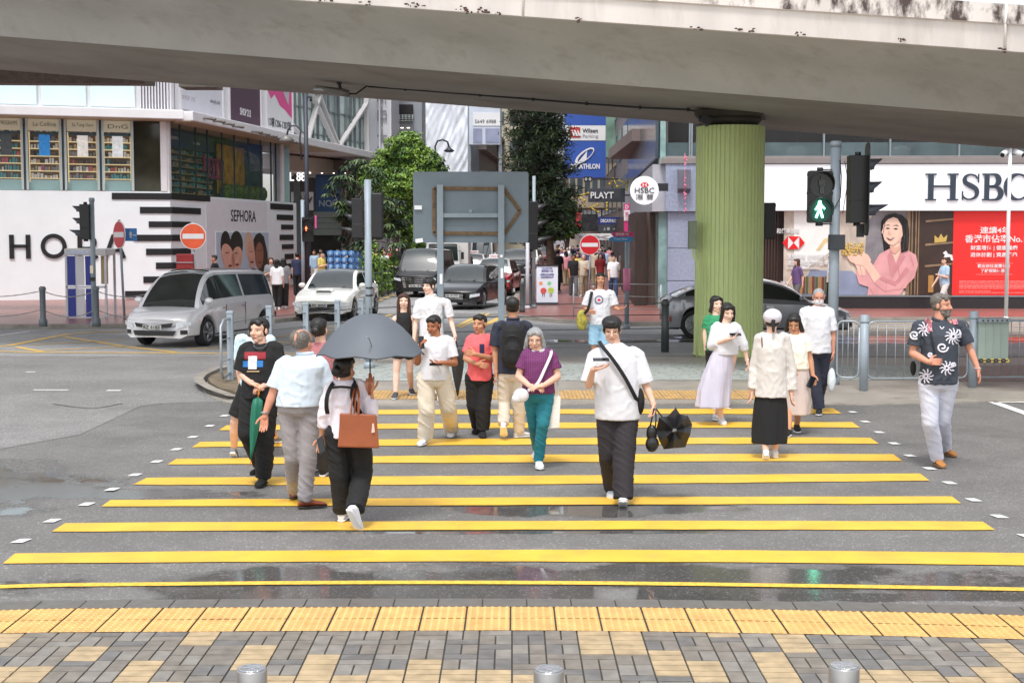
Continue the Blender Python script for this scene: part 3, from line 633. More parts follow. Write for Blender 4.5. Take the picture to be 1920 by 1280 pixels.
def side_poster(x0,x1,yt0,name,base,label):
    pp=thing('billboard',label,'billboard',WR.hit((x0+x1)/2,220))
    a0,a1=WR.S(x0),WR.S(x1);z0=zf1+.22;m_=M();WR.box(m_,a0,a1,z0,z0+3.2,0,.07);m_.build('face',base,pp);m_=M();WR.box(m_,a0-.15,a0-.02,zf1,z0+3.3,-.1,.12);m_.build('frame',BW,pp);m_=M();WR.box(m_,a1+.02,a1+.15,zf1,z0+3.3,-.1,.12);m_.build('frame',BW,pp);return pp,a0,a1,z0
p1,a0,a1,z0=side_poster(340,417,0,'a',mat('poster_pale',lin(214,214,222),.5,0,.04),'pale grey billboard above the shop canopy, nearest the corner')
text('SHOP 102',WR.pt(a0+.8,z0+.45,.075),WR.U,WR.V,1.3,.16,mat('faint_ink',lin(178,172,178),.5),'lettering',p1,.01);text('simply.ltd',WR.pt(a1-.8,z0+.55,.075),WR.U,WR.V,1.1,.22,mat('grey_ink',lin(120,118,124),.5),'lettering',p1,.01)
p2,a0,a1,z0=side_poster(431,488,0,'b',mat('poster_plum',lin(84,62,78),.5,0,.05),'dark plum billboard with white lettering above the shop canopy')
text('SHOP 212',WR.pt((a0+a1)/2,z0+.45,.075),WR.U,WR.V,1.35,.3,WHITEP,'lettering',p2,.01);text('gyardus',WR.pt((a0+a1)/2-.1,z0+2.0,.075),WR.U,WR.V,2.7,.6,WHITEP,'lettering',p2,.01,.01)
p3,a0,a1,z0=side_poster(501,547,0,'c',WHITEP,'pink and white billboard with shop numbers above the shop canopy')
w3=a1-a0
flat('pink_shape',[[(0,1),(0,.55),(.15,.42),(.3,.5),(.5,.36),(.7,.32),(1,.22),(1,1)]],WR,a0,z0,w3,3.2,.072,mat('poster_pink',lin(226,88,150),.5,0,.05),p3)
flat('grey_shape',[[(.1,1),(.85,.40),(.98,1)]],WR,a0,z0,w3,3.2,.08,mat('poster_grey',lin(196,192,198),.5,0,.1,1),p3)
text('12樓1206-1207號',WR.pt((a0+a1)/2,z0+.32,.08),WR.U,WR.V,w3*.9,.42,mat('dark_ink',lin(60,60,66),.5),'lettering',p3,.01)
for k,x in enumerate((384,402,420,438,474,488,502,516,540,548)):
    y=222+(x-384)*.277;c=WR.hit(x,y,1.0)
    m=M();d=Vector((.55,.1,-.05));m.tube([c-d*.6,c-d*.2,c+d*.6],[.05,.035,.05],7);m.ell(c+d*.6,(.1,.1,.06),nu=8,nv=5);m.ell(c-d*.6,(.09,.09,.05),nu=8,nv=5)
    tag(m.build('sign_spotlight',mat('spotlight_grey',lin(110,104,98),.5,.2,.1),origin=c),'small grey spotlight in the row along the white canopy edge','spotlight','spotlights lighting the billboards')
# ================================================================= bank on the right
WH=Wall((5.4,46.1),(60,44.6));bank=thing('bank_building','bank branch with wide white sign band, poster windows and black base','building',(12,46,0))
def wx(x):return WH.S(x)
SIGNW=mat('backlit_white',lin(244,244,248),.5,0,.02,1,emit=((.96,.96,1),.10))
zb0,zb1=WH.Z(1500,395),WH.Z(1500,309)
m=M();WH.box(m,wx(1310),54,zb0,zb1,-.3,.25);m.build('sign_band',SIGNW,bank)
m=M();WH.box(m,wx(1238),54,zb1+.02,zb1+.22,-.5,.32);WH.box(m,wx(1238),54,zb1+.22,zb1+.27,-.5,.2);m.build('ledge',mat('ledge_grey',lin(132,124,122),.5,0,.08),bank,bevel=.015)
m=M();WH.box(m,wx(1340),54,.12,zb0,-.6,-.35);m.build('wall',mat('bank_dark_wall',lin(58,44,40),.5,0,.2,3,stretch=(6,6,.5)),bank)
m=M();WH.box(m,wx(1335),54,.12,WH.Z(1500,556),-.3,.02);m.build('plinth',mat('black_granite',lin(42,40,44),.25,0,.2,20),bank)
m=M();WH.box(m,wx(1340),54,WH.Z(1500,556),WH.Z(1500,553.5),-.3,.05);m.build('plinth_trim',STEEL,bank)
m=M()
for k in range(22):a=wx(1343)+k*.095;WH.box(m,a,a+.05,.14,zb0,-.35,-.28)
m.build('timber_fin',mat('dark_timber',lin(70,50,42),.45,0,.25,8,stretch=(4,4,.4)),bank)
z_lo,z_hi=WH.Z(1500,553),zb0-.02
def WP(x,y):return (wx(x),WH.Z(x,y))
def poster(name,pts,off,mt,th=.008,px=True):
    m_=M();m_.prism([WP(*p) for p in pts],WH.A,WH.U,WH.V,off,off+th);return m_.build(name,mt,bpst)
bpst=thing('window_poster','large bank window poster of a smiling woman in a pink blazer holding a crown','poster',WH.pt(wx(1620),2))
SW=mat('poster_street',lin(206,192,178),.35,0,.3,1.6,stretch=(1.6,1.6,.7),dirt=.5,dcol=lin(150,130,120),ds=3)
poster('street_scene',[(1470,553),(1715,553),(1715,396),(1470,396)],-.02,SW)
def rnd_rect(x0,y0,x1,y1):return [(x0,y1),(x1,y1),(x1,y0),(x0,y0)]
poster('sky',[(1490,500),(1512,505),(1560,470),(1562,396),(1488,396)],-.010,mat('poster_sky',lin(238,236,232),.35,0,.05))
poster('facade_right',[(1620,540),(1700,545),(1700,396),(1640,396),(1625,420)],-.009,mat('poster_stone',lin(132,128,132),.35,0,.35,2))
poster('arch',[(1530,470),(1545,448),(1562,442),(1580,450),(1592,470),(1584,470),(1574,456),(1562,450),(1548,456),(1538,470)],-.004,mat('poster_arch',lin(222,196,150),.35,0,.1))
poster('road_scene',[(1500,553),(1640,553),(1600,508),(1520,506)],-.003,mat('poster_road',lin(140,150,176),.35,0,.15,2))
for i,(x,c) in enumerate([(1500+6*k,k) for k in range(9)]):poster('book',rnd_rect(x,518+(i % 2),x+5,551),.006,mat('book_'+('tan','brown','green')[i % 3],(lin(176,130,70),lin(120,66,40),lin(90,100,60))[i % 3],.4,0,.1))
poster('cabinet',[(1700,553),(1790,553),(1790,396),(1700,396)],.004,mat('poster_cabinet',lin(62,46,40),.35,0,.2,2))
m=M()
for x in (1704,1709,1716,1721):WH.box(m,wx(x),wx(x+2.2),z_lo,z_hi,.012,.03)
m.build('cabinet_column',mat('poster_bronze',lin(150,124,96),.35,.2,.2,4),bpst)
for y in (412,456,496):poster('cabinet_shelf',[(1735,y+5),(1788,y),(1788,y-3),(1735,y+1)],.02,mat('poster_bronze'))
poster('toy_crown',[(1752,455),(1774,453),(1776,440),(1769,446),(1764,438),(1759,447),(1752,441)],.026,mat('poster_gold',lin(214,180,100),.3,.3,.2,30))
poster('toy_horse',[(1768,488),(1772,478),(1768,474),(1774,470),(1778,476),(1786,478),(1788,488),(1784,488),(1782,482),(1776,482),(1773,488)],.026,WHITEP)
poster('books_row',rnd_rect(1742,516,1752,548),.02,mat('book_tan'))
PK=mat('poster_blazer_pink',lin(224,164,166),.4,0,.12,1.6,dirt=.5,dcol=lin(200,138,142),ds=2.2);PKD=mat('poster_blazer_fold',lin(204,140,144),.4,0,.08,4);FS=mat('poster_face',lin(236,198,178),.35,0,.06,3);BH=mat('poster_black_hair',lin(34,27,30),.3,0,.7,16,stretch=(1,1,.2))
poster('hair_back',[(1651,430),(1652,415),(1660,404),(1674,400),(1690,403),(1701,413),(1704,432),(1703,455),(1699,468),(1688,474),(1658,472),(1655,450)],.014,BH)
poster('neck',[(1671,450),(1690,448),(1690,476),(1680,492),(1668,474)],.022,FS)
poster('blazer',[(1668,466),(1650,476),(1640,492),(1636,505),(1625,500),(1612,488),(1606,512),(1612,532),(1630,538),(1628,553),(1690,553),(1697,540),(1716,520),(1722,496),(1718,478),(1704,470),(1692,466),(1680,492)],.028,PK)
poster('blazer_lapel',[(1670,467),(1664,480),(1672,520),(1681,495)],.036,PKD);poster('blazer_lapel',[(1690,466),(1698,482),(1672,524),(1681,495)],.036,PKD)
poster('blazer_sleeve',[(1716,500),(1700,540),(1660,546),(1640,530),(1652,518),(1680,528),(1700,500)],.038,PK);poster('sleeve_fold',[(1700,500),(1680,528),(1654,518),(1650,524),(1680,536),(1706,508)],.044,PKD)
poster('forearm',[(1652,518),(1640,530),(1628,510),(1614,492),(1624,480),(1640,500)],.040,FS);poster('forearm',[(1612,516),(1606,500),(1600,488),(1612,484),(1622,500),(1624,516)],.034,FS)
poster('hand',[(1588,480),(1596,474),(1612,478),(1618,472),(1628,478),(1634,488),(1626,498),(1606,496),(1594,490)],.044,FS)
poster('face',[(1655,428),(1656,418),(1664,409),(1676,405),(1688,410),(1694,424),(1693,440),(1686,452),(1675,460),(1666,458),(1658,450),(1655,440),(1652,436)],.044,FS)
poster('ear',blob(1696,436,4,6,10),.046,FS)
poster('hair_front',[(1653,424),(1655,410),(1664,402),(1678,400),(1692,405),(1700,418),(1704,440),(1702,470),(1690,474),(1688,455),(1692,440),(1690,424),(1682,410),(1674,407),(1664,411)],.05,BH)
poster('eye',[(1659,428),(1664,426.5),(1668,428.4),(1663,429.4)],.054,BH);poster('eye',[(1674,429),(1679,427.5),(1683,429.4),(1678,430.4)],.054,BH);poster('eyebrow',[(1658,423),(1664,421),(1668,422.6),(1664,422.6)],.054,BH);poster('eyebrow',[(1673,423),(1680,421.5),(1685,424),(1680,423)],.054,BH)
poster('smile',[(1661,445),(1668,447.5),(1677,445),(1670,451),(1665,450)],.054,mat('poster_lips'));poster('teeth',[(1663,446.2),(1668,448),(1675,446.2),(1669,449)],.062,WHITEP);poster('nose_shade',[(1666,430),(1664,439),(1670,440),(1668,438)],.052,mat('poster_face_shade',lin(220,170,150),.4))
m=M();rr=random.Random(8)
for k in range(90):x,y=rr.uniform(1578,1618),rr.uniform(456,478);m.ell(WH.pt(wx(x),WH.Z(x,y),.055),(.03,.008,.045),nu=5,nv=3)
m.build('crown',mat('poster_gold'),bpst)
poster('neck_shade',[(1668,460),(1680,464),(1690,458),(1688,466),(1678,476),(1670,470)],.049,mat('poster_face_shade'),.002);poster('cheek_shade',[(1686,430),(1693,426),(1692,442),(1685,452),(1676,459),(1683,446)],.0525,mat('poster_face_tone',lin(232,190,168),.4),.001)
for x0,y0,x1,y1,w in ((1706,478,1714,500,2),(1640,500,1650,520,1.6),(1632,540,1640,553,1.5),(1664,524,1660,553,1.2),(1684,500,1690,530,1.4),(1700,508,1716,492,1.4),(1612,496,1618,520,1.2),(1690,540,1700,528,1.6)):poster('fold_line',[(x0,y0),(x0+w,y0),(x1+w*.3,y1),(x1,y1)],.0455,PKD,.001)
for x0,y0,x1,y1 in ((1660,404,1654,440),(1672,401,1696,412),(1699,420,1700,466),(1695,440,1693,470)):poster('hair_shine',[(x0,y0),(x0+1.2,y0),(x1+1,y1),(x1,y1)],.059,mat('poster_hair_shine',lin(78,66,66),.3),.001)
poster('door_frame_blue',[(1700,553),(1704,553),(1704,396),(1700,396)],.013,mat('poster_bronze'))
WH.text('和傳承部署',1456,428,1499,438,WHITEP,bpst,.02,.01,.01);WH.text('滙豐保險 在你所在',1476,475,1549,486,WHITEP,bpst,.03,.01,.012);WH.text('連續4年香港市佔率!',1476,487,1556,498,WHITEP,bpst,.03,.01,.01);WH.text('承諾一切 盡是承諾開始',1476,500,1536,505,WHITEP,bpst,.03,.01)
def hexlogo(wl,x0,y0,x1,y1,parent,off):
    RED_=mat('logo_red',lin(226,28,30),.4,0,.02);a0,a1=wl.S(x0),wl.S(x1);z0,z1=wl.Z(x0,y1),wl.Z(x0,y0);w=a1-a0;q=.25
    f=lambda u,v:(a0+u*w,z0+v*(z1-z0));m_=M()
    m_.prism([f(q,0),f(1-q,0),f(1-q,1),f(q,1)],wl.A,wl.U,wl.V,off,off+.01);m_.build('logo_white',WHITEP,parent);m_=M()
    for tri in (((0,.5),(q,0),(q,1)),((1,.5),(1-q,1),(1-q,0)),((q,0),(1-q,0),(.5,.5)),((q,1),(.5,.5),(1-q,1))):m_.prism([f(*t) for t in tri],wl.A,wl.U,wl.V,off+.008,off+.018)
    return m_.build('logo_red',RED_,parent)
hexlogo(WH,1467,443,1509,467,bpst,.02);hexlogo(WH,1429,526,1456,542,bpst,.02);WH.text('滙豐',1464,527,1484,534,WHITEP,bpst,.02,.01,.01);WH.text('HSBC',1458,536,1484,542,WHITEP,bpst,.02,.01,.03)
rp=thing('window_poster','plain red bank window poster with white Chinese lettering','poster',WH.pt(wx(1860),2))
m=M();WH.box(m,wx(1787),wx(2060),z_lo,z_hi,.0,.03);m.build('red_sheet',mat('poster_red',lin(240,44,40),.45,0,.03),rp)
for s_,x0,y0,x1,y1 in (('連續4年',1837,425,1893,438),('香港市佔率No.1',1809,440,1922,455),('財富增值 | 健康醫療',1820,460,1908,470),('退休計劃 | 資產傳承',1820,473,1908,483),('歡迎前往滙豐分行',1834,495,1895,502),('了解保險優惠',1840,504,1885,511)):
    WH.text(s_,x0,y0,x1,y1,WHITEP,rp,.035,.01,.012)
m=M()
for y in (493,514):WH.pbox(m,1831,y,1900,y+.8,.03,.04)
rr=random.Random(2)
for y in (526.5,529,532.5,535,537.5,540,545,548):
    x=1800
    while x<1925:
        w=rr.uniform(3,14);WH.pbox(m,x,y,x+w,y+1.1,.03,.04);x += w+1.2
        if y in (545,) and x>1860:break
m.build('small_print',mat('small_print_pink',lin(250,150,145),.5),rp)
SL=mat('sign_letter_dark',lin(52,62,76),.45,.1,.06)
letr=M()
zl0,zl1=WH.Z(1820,376),WH.Z(1820,326);HL=zl1-zl0
def lp(x):return WH.S(x)
def serif_bar(a,w,ser=.09,top=True,bot=True):
    WH.box(letr,a,a+w,zl0,zl1,.25,.32)
    if bot:WH.box(letr,a-ser,a+w+ser,zl0,zl0+.045,.25,.318)
    if top:WH.box(letr,a-ser,a+w+ser,zl1-.045,zl1,.25,.318)
def wstroke(pts,ws,o1=.31):
    n_=len(pts);Ls,Rs=[],[]
    for i in range(n_):
        a=Vector(pts[max(i-1,0)]);b=Vector(pts[min(i+1,n_-1)]);d=(b-a).normalized();nn=Vector((-d.y,d.x))*ws[i]/2;Ls.append(Vector(pts[i])+nn);Rs.append(Vector(pts[i])-nn)
    for i in range(n_-1):letr.prism([tuple(Rs[i]),tuple(Rs[i+1]),tuple(Ls[i+1]),tuple(Ls[i])],WH.A,WH.U,WH.V,.25,o1)
aH=lp(1734);k=HL/.85
serif_bar(aH,.17);serif_bar(aH+.70,.17);WH.box(letr,aH+.1,aH+.75,zl0+HL*.49,zl0+HL*.56,.25,.315)
aS=lp(1797);Sp=[]
cS=(aS+.24,zl0)
pts=[(.43,.80),(.38,.91),(.24,.965),(.12,.91),(.07,.79),(.10,.66),(.24,.55),(.38,.44),(.43,.29),(.38,.12),(.22,.035),(.08,.09),(.02,.22)];wv=[.03,.05,.05,.08,.12,.14,.16,.15,.13,.09,.05,.05,.03]
sp=curve_px(pts,3);wsp=[float(np.interp(i/(len(sp)-1),np.linspace(0,1,len(wv)),wv)) for i in range(len(sp))]
wstroke([(aS+u*1.12,zl0+v*HL) for u,v in sp],wsp)
for u,v0,v1 in ((.45,.66,.99),(.005,.01,.34)):WH.box(letr,aS+u*1.12,aS+u*1.12+.035,zl0+v0*HL,zl0+v1*HL,.25,.305)
aB=lp(1834);serif_bar(aB+.08,.15,.07)
for cy,r,w in ((.75,.25,.5),(.26,.27,.6)):
    pts=[(aB+.2,zl0+(cy+r-.03)*HL)]+[(aB+.2+w*.32+.17*math.cos(R(a))*(1.0 if r<.26 else 1.25),zl0+(cy+(r-.03)*math.sin(R(a)))*HL) for a in range(80,-81,-16)]+[(aB+.2,zl0+(cy-r+.03)*HL)]
    wstroke(pts,[.05]+[.05+.12*math.cos(R(a)) for a in range(80,-81,-16)]+[.05],.312)
aC=lp(1878)
pts=[(aC+.40+.36*math.cos(R(a)),zl0+HL*(.5+.47*math.sin(R(a)))) for a in range(45,316,15)];wstroke(pts,[.04+.14*max(0,-math.cos(R(a)))+.02 for a in range(45,316,15)])
WH.box(letr,aC+.66,aC+.70,zl0+HL*.68,zl0+HL*.98,.25,.305);WH.box(letr,aC+.66,aC+.69,zl0+HL*.04,zl0+HL*.3,.25,.305)
letr.build('sign_letters',SL,bank)
m=M();WH.box(m,wx(1240),54,zb1+.27,9.5,-3.5,-3.4);m.build('upper_interior',mat('dark_interior',lin(30,24,22),.6,0,.5,.8),bank)
m=M();WH.box(m,wx(1240),54,zb1+.27,9.5,-.2,-.18);m.build('upper_glass',mat('upper_glass',(.03,.035,.04),.05,0,.1,alpha=.12,spec=.3),bank)
m=M();WH.box(m,wx(1240),54,zb1+.27,zb1+.72,-.17,-.15);m.build('frosted_band',mat('frosted_glass_band',lin(84,100,104),.25,0,.35,.9,alpha=.85),bank)
for x in (1292,1296,1543,1667,1796,1925,2060):m=M();WH.box(m,wx(x)-.025,wx(x)+.025,zb1+.2,9.5,-.2,-.05);m.build('window_bar',STEEL,bank)
for x,y in ((1498,285),(1695,282)):
    lm=thing('pendant_lamp',('glowing white drum pendant in the upstairs window left of the crossing signal' if x<1600 else 'glowing white pendant in the upstairs window above the bank letters'),'lamp',WH.pt(wx(x),WH.Z(x,285),-.6));m=M();m.lathe([(.2,-.18),(.3,-.1),(.3,.12),(.16,.2)],WH.pt(wx(x),WH.Z(x,283),-.6),16);m.build('shade',mat('lamp_shade_glow',(.9,.95,1),.5,0,0,emit=((.85,.95,1),.9)),lm)
    m=M();m.cyl(WH.pt(wx(x),WH.Z(x,276),-.6),WH.pt(wx(x),9,-.6),.01,.01,5);m.build('cord',DARKM,lm)
GRN=mat('blue_granite',lin(150,158,180),.4,0,.14,14,dirt=.2,dcol=lin(120,124,140),ds=3)
WK=Wall((WH.pt(wx(1246),0).x,WH.pt(wx(1246),0).y),(P(1192,440,69).x,69))
m=M();WH.box(m,wx(1246),wx(1312),zb0-.02,zb1+.02,-.6,.27);m.build('granite_fascia',GRN,bank)
m=M();WK.box(m,0,30,zb0-.02,zb1+.02,0,-.4);m.build('side_fascia',mat('pale_side_cladding',lin(176,176,184),.45,0,.08),bank)
for z0_,z1_ in ((.12,1.0),(1.02,2.05),(2.07,zb0-.02)):
    m=M();WH.box(m,wx(1252),wx(1304),z0_,z1_,-.5,.1);m.build('granite_block',GRN,bank,bevel=.01)
m=M();WH.box(m,wx(1236),wx(1252),.12,zb0-.02,-2.5,-.3);m.build('shop_glass',mat('corner_glass',lin(140,170,168),.1,0,.3,2),bank)
m=M();WK.box(m,1.5,30,.12,zb0-.02,-.5,-.9);m.build('side_wall',mat('bank_dark_wall'),bank)
for k in range(9):m=M();WK.box(m,2+k*2.2,2.25+k*2.2,.12,zb0,.0,-.6);m.build('side_column',mat('side_column_brown',lin(110,92,84),.5,0,.2,3,stretch=(5,5,.5)),bank)
m=M();WH.box(m,wx(1236),wx(1246)-.002,zb1+.02,9.5,-.5,.2);m.build('corner_window_strip',mat('corner_glass'),bank)
m=M()
for k in range(60):WK.box(m,.2+k*.42,.32+k*.42,zb1+.25,12,.1,-.15)
m.build('vertical_fins',mat('fin_grey',lin(118,110,106),.5,.1,.1),bank)
m=M();WK.box(m,.2,26,zb1+.25,12,-.2,-.3);m.build('side_glazing',mat('side_glazing',lin(70,80,92),.15,0,.5,.7),bank)
m=M();WK.box(m,3.0,9.0,zb1+.3,zb1+2.2,-.02,-.18);m.build('window_display',mat('blue_display',lin(60,90,160),.4,0,.3,1.5),bank)
vb=thing('extract_unit','grey box unit on the blue granite wall beside the round bank sign','vent',WH.pt(wx(1278),3.9,.3))
m=M();a0,a1=wx(1268),wx(1291);m.prism([(.27,WH.Z(1280,362)),(.27,WH.Z(1280,318)),(.62,WH.Z(1280,320)),(.62,WH.Z(1280,355))],WH.pt(a0,0),WH.N,WH.V,0,-(a1-a0));m.build('casing',mat('unit_grey',lin(108,108,120),.5,.1,.1),vb,bevel=.01)
gl=thing('hanging_garland','string of pink blossoms hanging down the blue granite wall','garland',WH.pt(wx(1278),4,.7))
m=M();rr=random.Random(4)
m.cyl(WH.pt(wx(1279),WH.Z(1279,290),.72),WH.pt(wx(1280),WH.Z(1279,395),.72),.008,.008,5)
for k in range(26):q=WH.pt(wx(1280+rr.uniform(-2,2)),WH.Z(1279,rr.choice((300,310,338,352,364,370,376,386,394))+rr.uniform(-4,4)),.72+rr.uniform(-.03,.05));m.ell(q,(.03,.03,.03),nu=6,nv=4)
m.build('blossoms',mat('blossom_pink',lin(232,130,160),.6,0,.2,20),gl)
rs_=thing('round_bank_sign','round white projecting bank sign with small red emblem beside the green pier','sign',P(1209,357,44.8))
c=P(1208.5,357,44.8);rad=26.5/sc(44.8)
m=M();m.cyl(c,c+Vector((0,.16,0)),rad,rad,40);m.build('disc',SIGNW,rs_)
text('HSBC',c+Vector((0,-.02,.0)),fU,fV,.62,.17,mat('dark_ink'),'lettering',rs_,.012,.01);text('滙 豐',c+Vector((0,-.02,-.2)),fU,fV,.56,.17,mat('dark_ink'),'lettering',rs_,.012,.0)
WF=Wall((c.x-5,c.y-.01),(c.x+5,c.y-.01));hexlogo(WF,1200,342,1216,351,rs_,.0)
m=M();m.bx(c.x+rad-.02,c.y+.03,c.z-.02,c.x+rad+.3,c.y+.12,c.z+.22);m.build('bracket',DARKM,rs_)
# ================================================================= street canyon behind
def block(name,label,x0,x1,ytop,D,depth,wm,cat='building',ztop=None,zbase=0):
    t=thing(name,label,cat,(P((x0+x1)/2,440,D).x,D,0));a,b=P(x0,440,D).x,P(x1,440,D).x;zt_=ztop or P(960,ytop,D).z
    m_=M();m_.bx(a,D,zbase,b,D+depth,zt_);m_.build('wall',wm,t);return t,a,b,zt_
def winrows(t,a,b,z0,z1,D,cols,rows,gm,fw=.6,fh=.6,name='window',off=.06,slot=True):
    for r in range(rows):
        for c_ in range(cols):
            cw,ch=(b-a)/cols,(z1-z0)/rows;cx,cz=a+(c_+.5)*cw,z0+(r+.5)*ch
            m_=M();m_.bx(cx-cw*fw/2,D-off,cz-ch*fh/2,cx+cw*fw/2,D+.05,cz+ch*fh/2);m_.build(name,gm,t)
GD=mat('street_window_glass',lin(78,90,98),.12,0,.4,.5);CW=mat('pale_render',lin(196,196,200),.6,0,.07,1,dirt=.3,dcol=(.3,.3,.3),ds=1);CG=mat('grey_render',lin(150,154,162),.6,0,.08,1)
gb=thing('glass_building','glass curtain wall block with crossing white steel diagonals above a canopy','building',(P(620,440,78).x,78,0))
WG=Wall((P(540,440,75).x,75),(P(692,440,84).x,84));gE=WG.S(692)
zg=WG.Z(600,292)-.6
m=M();WG.box(m,0,gE,zg,14,-6,-.3);m.build('glass_wall',mat('curtain_glass',lin(190,202,200),.15,.1,.4,.9,stretch=(1,1,.4)),gb)
m=M();rr=random.Random(6)
for k in range(16):
    a=k*gE/15;stroke(m,WG,(a,zg),(a+rr.uniform(-.5,.5),zg+7),.06,-.3,-.15)
for k in range(8):z=zg+.4+k*1.3;stroke(m,WG,(0,z+rr.uniform(-.2,.2)),(gE,z+rr.uniform(-.2,.2)),.05,-.3,-.2)
m.build('mullion',mat('mullion_silver',lin(120,128,128),.3,.4,.1),gb)
m=M()
for p0,p1 in (((577,268),(600,180)),((633,280),(688,195)),((600,180),(640,285)),((688,195),(690,300)),((545,230),(577,268)),((633,280),(560,120)),((688,195),(700,100)),((600,180),(560,60))):
    q0,q1=WG.hit(*p0),WG.hit(*p1);stroke(m,WG,((q0-WG.A).dot(WG.U),q0.z),((q1-WG.A).dot(WG.U),q1.z),.11,-.2,.1)
m.build('diagonal_brace',mat('brace_white',lin(186,184,184),.5,0,.05),gb)
m=M()
WG.box(m,-2,gE+.5,WG.Z(600,300)-.75,WG.Z(600,300)+.05,-3,.4);m.build('canopy',mat('canopy_cream',lin(206,196,186),.55,0,.05),gb,bevel=.05)
m=M();rr=random.Random(9)
for k in range(120):q=WG.pt(rr.uniform(1,gE),WG.Z(600,300)+.1+rr.uniform(0,.22),0.2+rr.uniform(-.3,.2));m.ell(q,(.18,.14,.1),nu=5,nv=4)
m.build('canopy_planting',mat('dry_red_planting',lin(110,80,74),.8,0,.4,5),gb)
zc=WG.Z(600,300)-.76
def fr(m_,x0,y0,x1,y1,D,th=.3):a_,b_=P(x0,y1,D),P(x1,y0,D);m_.bx(a_.x,D,max(a_.z,.13),b_.x,D+th,b_.z)
for name,x0,y0,x1,y1,D,mt in (('recess_wall',540,300,700,560,86,mat('recess_dark',lin(74,68,66),.6,0,.3,1)),('ceiling_panel',540,300,700,318,79,mat('canopy_under',lin(120,108,104),.6,0,.1)),('blue_wall',592,318,642,397,79.5,mat('blue_wall_panel',lin(56,92,140),.45,0,.12,.8)),('shutter_wall',588,397,641,441,79.3,mat('shutter_grey',lin(132,142,138),.5,0,.06)),('white_panel',546,360,587,394,79,WHITEP),('shop_opening',584,441,640,560,79.9,mat('shop_dark',lin(34,26,24),.5,0,.5,2)),('side_pier',641,300,690,560,79.6,mat('pier_pale',lin(160,156,150),.5,0,.15,1)),('column_dark',553,318,562,560,78.6,mat('column_dark',lin(92,100,100),.5,0,.1))):
    m=M();fr(m,x0,y0,x1,y1,D);m.build(name,mt,gb)
m=M()
for y in (408,418,429):fr(m,589,y,640,y+.6,79.27,.02)
m.build('shutter_line',DARKM,gb)
text('L 88',P(558,331,77),fU,fV,29/sc(77),17/sc(77),mat('lit_sign_white',(1,1,1),.5,0,0,emit=((1,1,1),.8)),'lettering',gb,.05,.012);text('NOЯ',P(615,381,79.4),fU,fV,34/sc(79),13/sc(79),mat('sign_silver',lin(176,190,206),.3,.3,.05),'lettering',gb,.05,.02)
m=M();rr=random.Random(12)
for k in range(7):q0,q1=P(549+k*5,384+rr.uniform(-5,3),78.96),P(555+k*5,370+rr.uniform(-5,5),78.96);m.cyl(q0,q1,.05,.03,5)
m.build('brush_lettering',HB,gb)
m=M()
for k in range(4):m.lathe([(.05,0),(.05,.02)],(P(585+22*k,440,77).x,76.5,zc-.05),8)
m.build('downlight',DL,gb)
t,a,b,zt_=block('white_tower','narrow pale tower with dark vertical lettering beside the glass building',693,736,100,86,8,CW,ztop=15)
text('新\n中\n大\n廈',Vector(((a*.42+b*.58),85.9,P(0,240,86).z)),fU,fV,.62,5.2,mat('grey_ink'),'lettering',t,.05)
m=M();m.bx(a+.62,85.7,.2,a+.72,86,15);m.bx(b-.1,85.6,.2,b,86,15);m.build('pilaster',CW,t)
t,a,b,zt_=block('car_park','grey concrete multi-storey car park with open balustraded decks',736,792,100,92,4,CG,ztop=15)
for z in (P(0,252,92).z,P(0,200,92).z,P(0,375,92).z):
    m=M();m.bx(a+.08,91.6,z-.95,b-.55,92.2,z+.1);m.build('deck_opening',mat('car_park_dark',lin(40,38,40),.8,0,.2),t)
    m=M()
    for k in range(4):m.cyl((a+.05,91.5,z-.95+k*.12),(b-.5,91.5,z-.95+k*.12),.018,.018,5)
    for k in range(7):m.cyl((a+.1+k*.21,91.5,z-1.0),(a+.1+k*.21,91.5,z-.55),.02,.02,5)
    m.build('railing',PALE,t)
m=M()
for k in range(3):m.bx(a+.2+k*.4,91.55,P(0,262,92).z+.7,a+.38+k*.4,91.59,P(0,262,92).z+.74)
m.build('strip_light',DL,t)
sh=thing('sheeted_scaffold','tall scaffold wrapped in wrinkled white tarpaulin','scaffold',(P(835,440,104).x,104,0))
m=M();a,b=P(788,440,104).x,P(882,440,104).x;nx_,nz_=60,110;rng=[]
for j in range(nz_+1):
    for i in range(nx_+1):
        x=a+(b-a)*i/nx_;z=.2+22*j/nz_;q=.3*noise.noise(Vector((x*.5,z*.2,3)))+.5*(1-abs(noise.noise(Vector((x*1.1+z*.35,z*.22,9)))*2))+.25*(1-abs(noise.noise(Vector((x*2.3-z*.9,z*.5,17)))*2))
        rng.append((x,104-.45*q,z))
m.add(rng,[(j*(nx_+1)+i,j*(nx_+1)+i+1,(j+1)*(nx_+1)+i+1,(j+1)*(nx_+1)+i) for j in range(nz_) for i in range(nx_)],0,True);m.build('tarpaulin',mat('white_tarpaulin',lin(218,222,230),.4,0,.05,1),sh)
m=M();m.bx(a+.1,104.5,0,b-.1,110,22);m.build('core',CG,sh)
t=thing('letting_billboard','pale billboard with a phone number high beside the conifer','billboard',(P(909,440,88).x,88,0))
a,b=P(880,440,88).x,P(938,440,88).x;z0,z1=P(0,271,88).z,P(0,190,88).z
m=M();m.bx(a,88,z0,b,88.25,z1);m.build('board',mat('poster_ice',lin(198,206,220),.4,0,.12,.5),t)
m=M();m.bx(a+.25,87.96,P(0,236,88).z,b,88,P(0,212,88).z);m.build('white_band',WHITEP,t)
m=M();m.bx(a+.25,87.96,z0+.1,a+.8,88,P(0,241,88).z);m.bx(a+1.0,87.96,z0+.1,b-.05,88,P(0,241,88).z);m.build('photo_panel',mat('poster_dusk',lin(140,146,172),.4,0,.2,1),t)
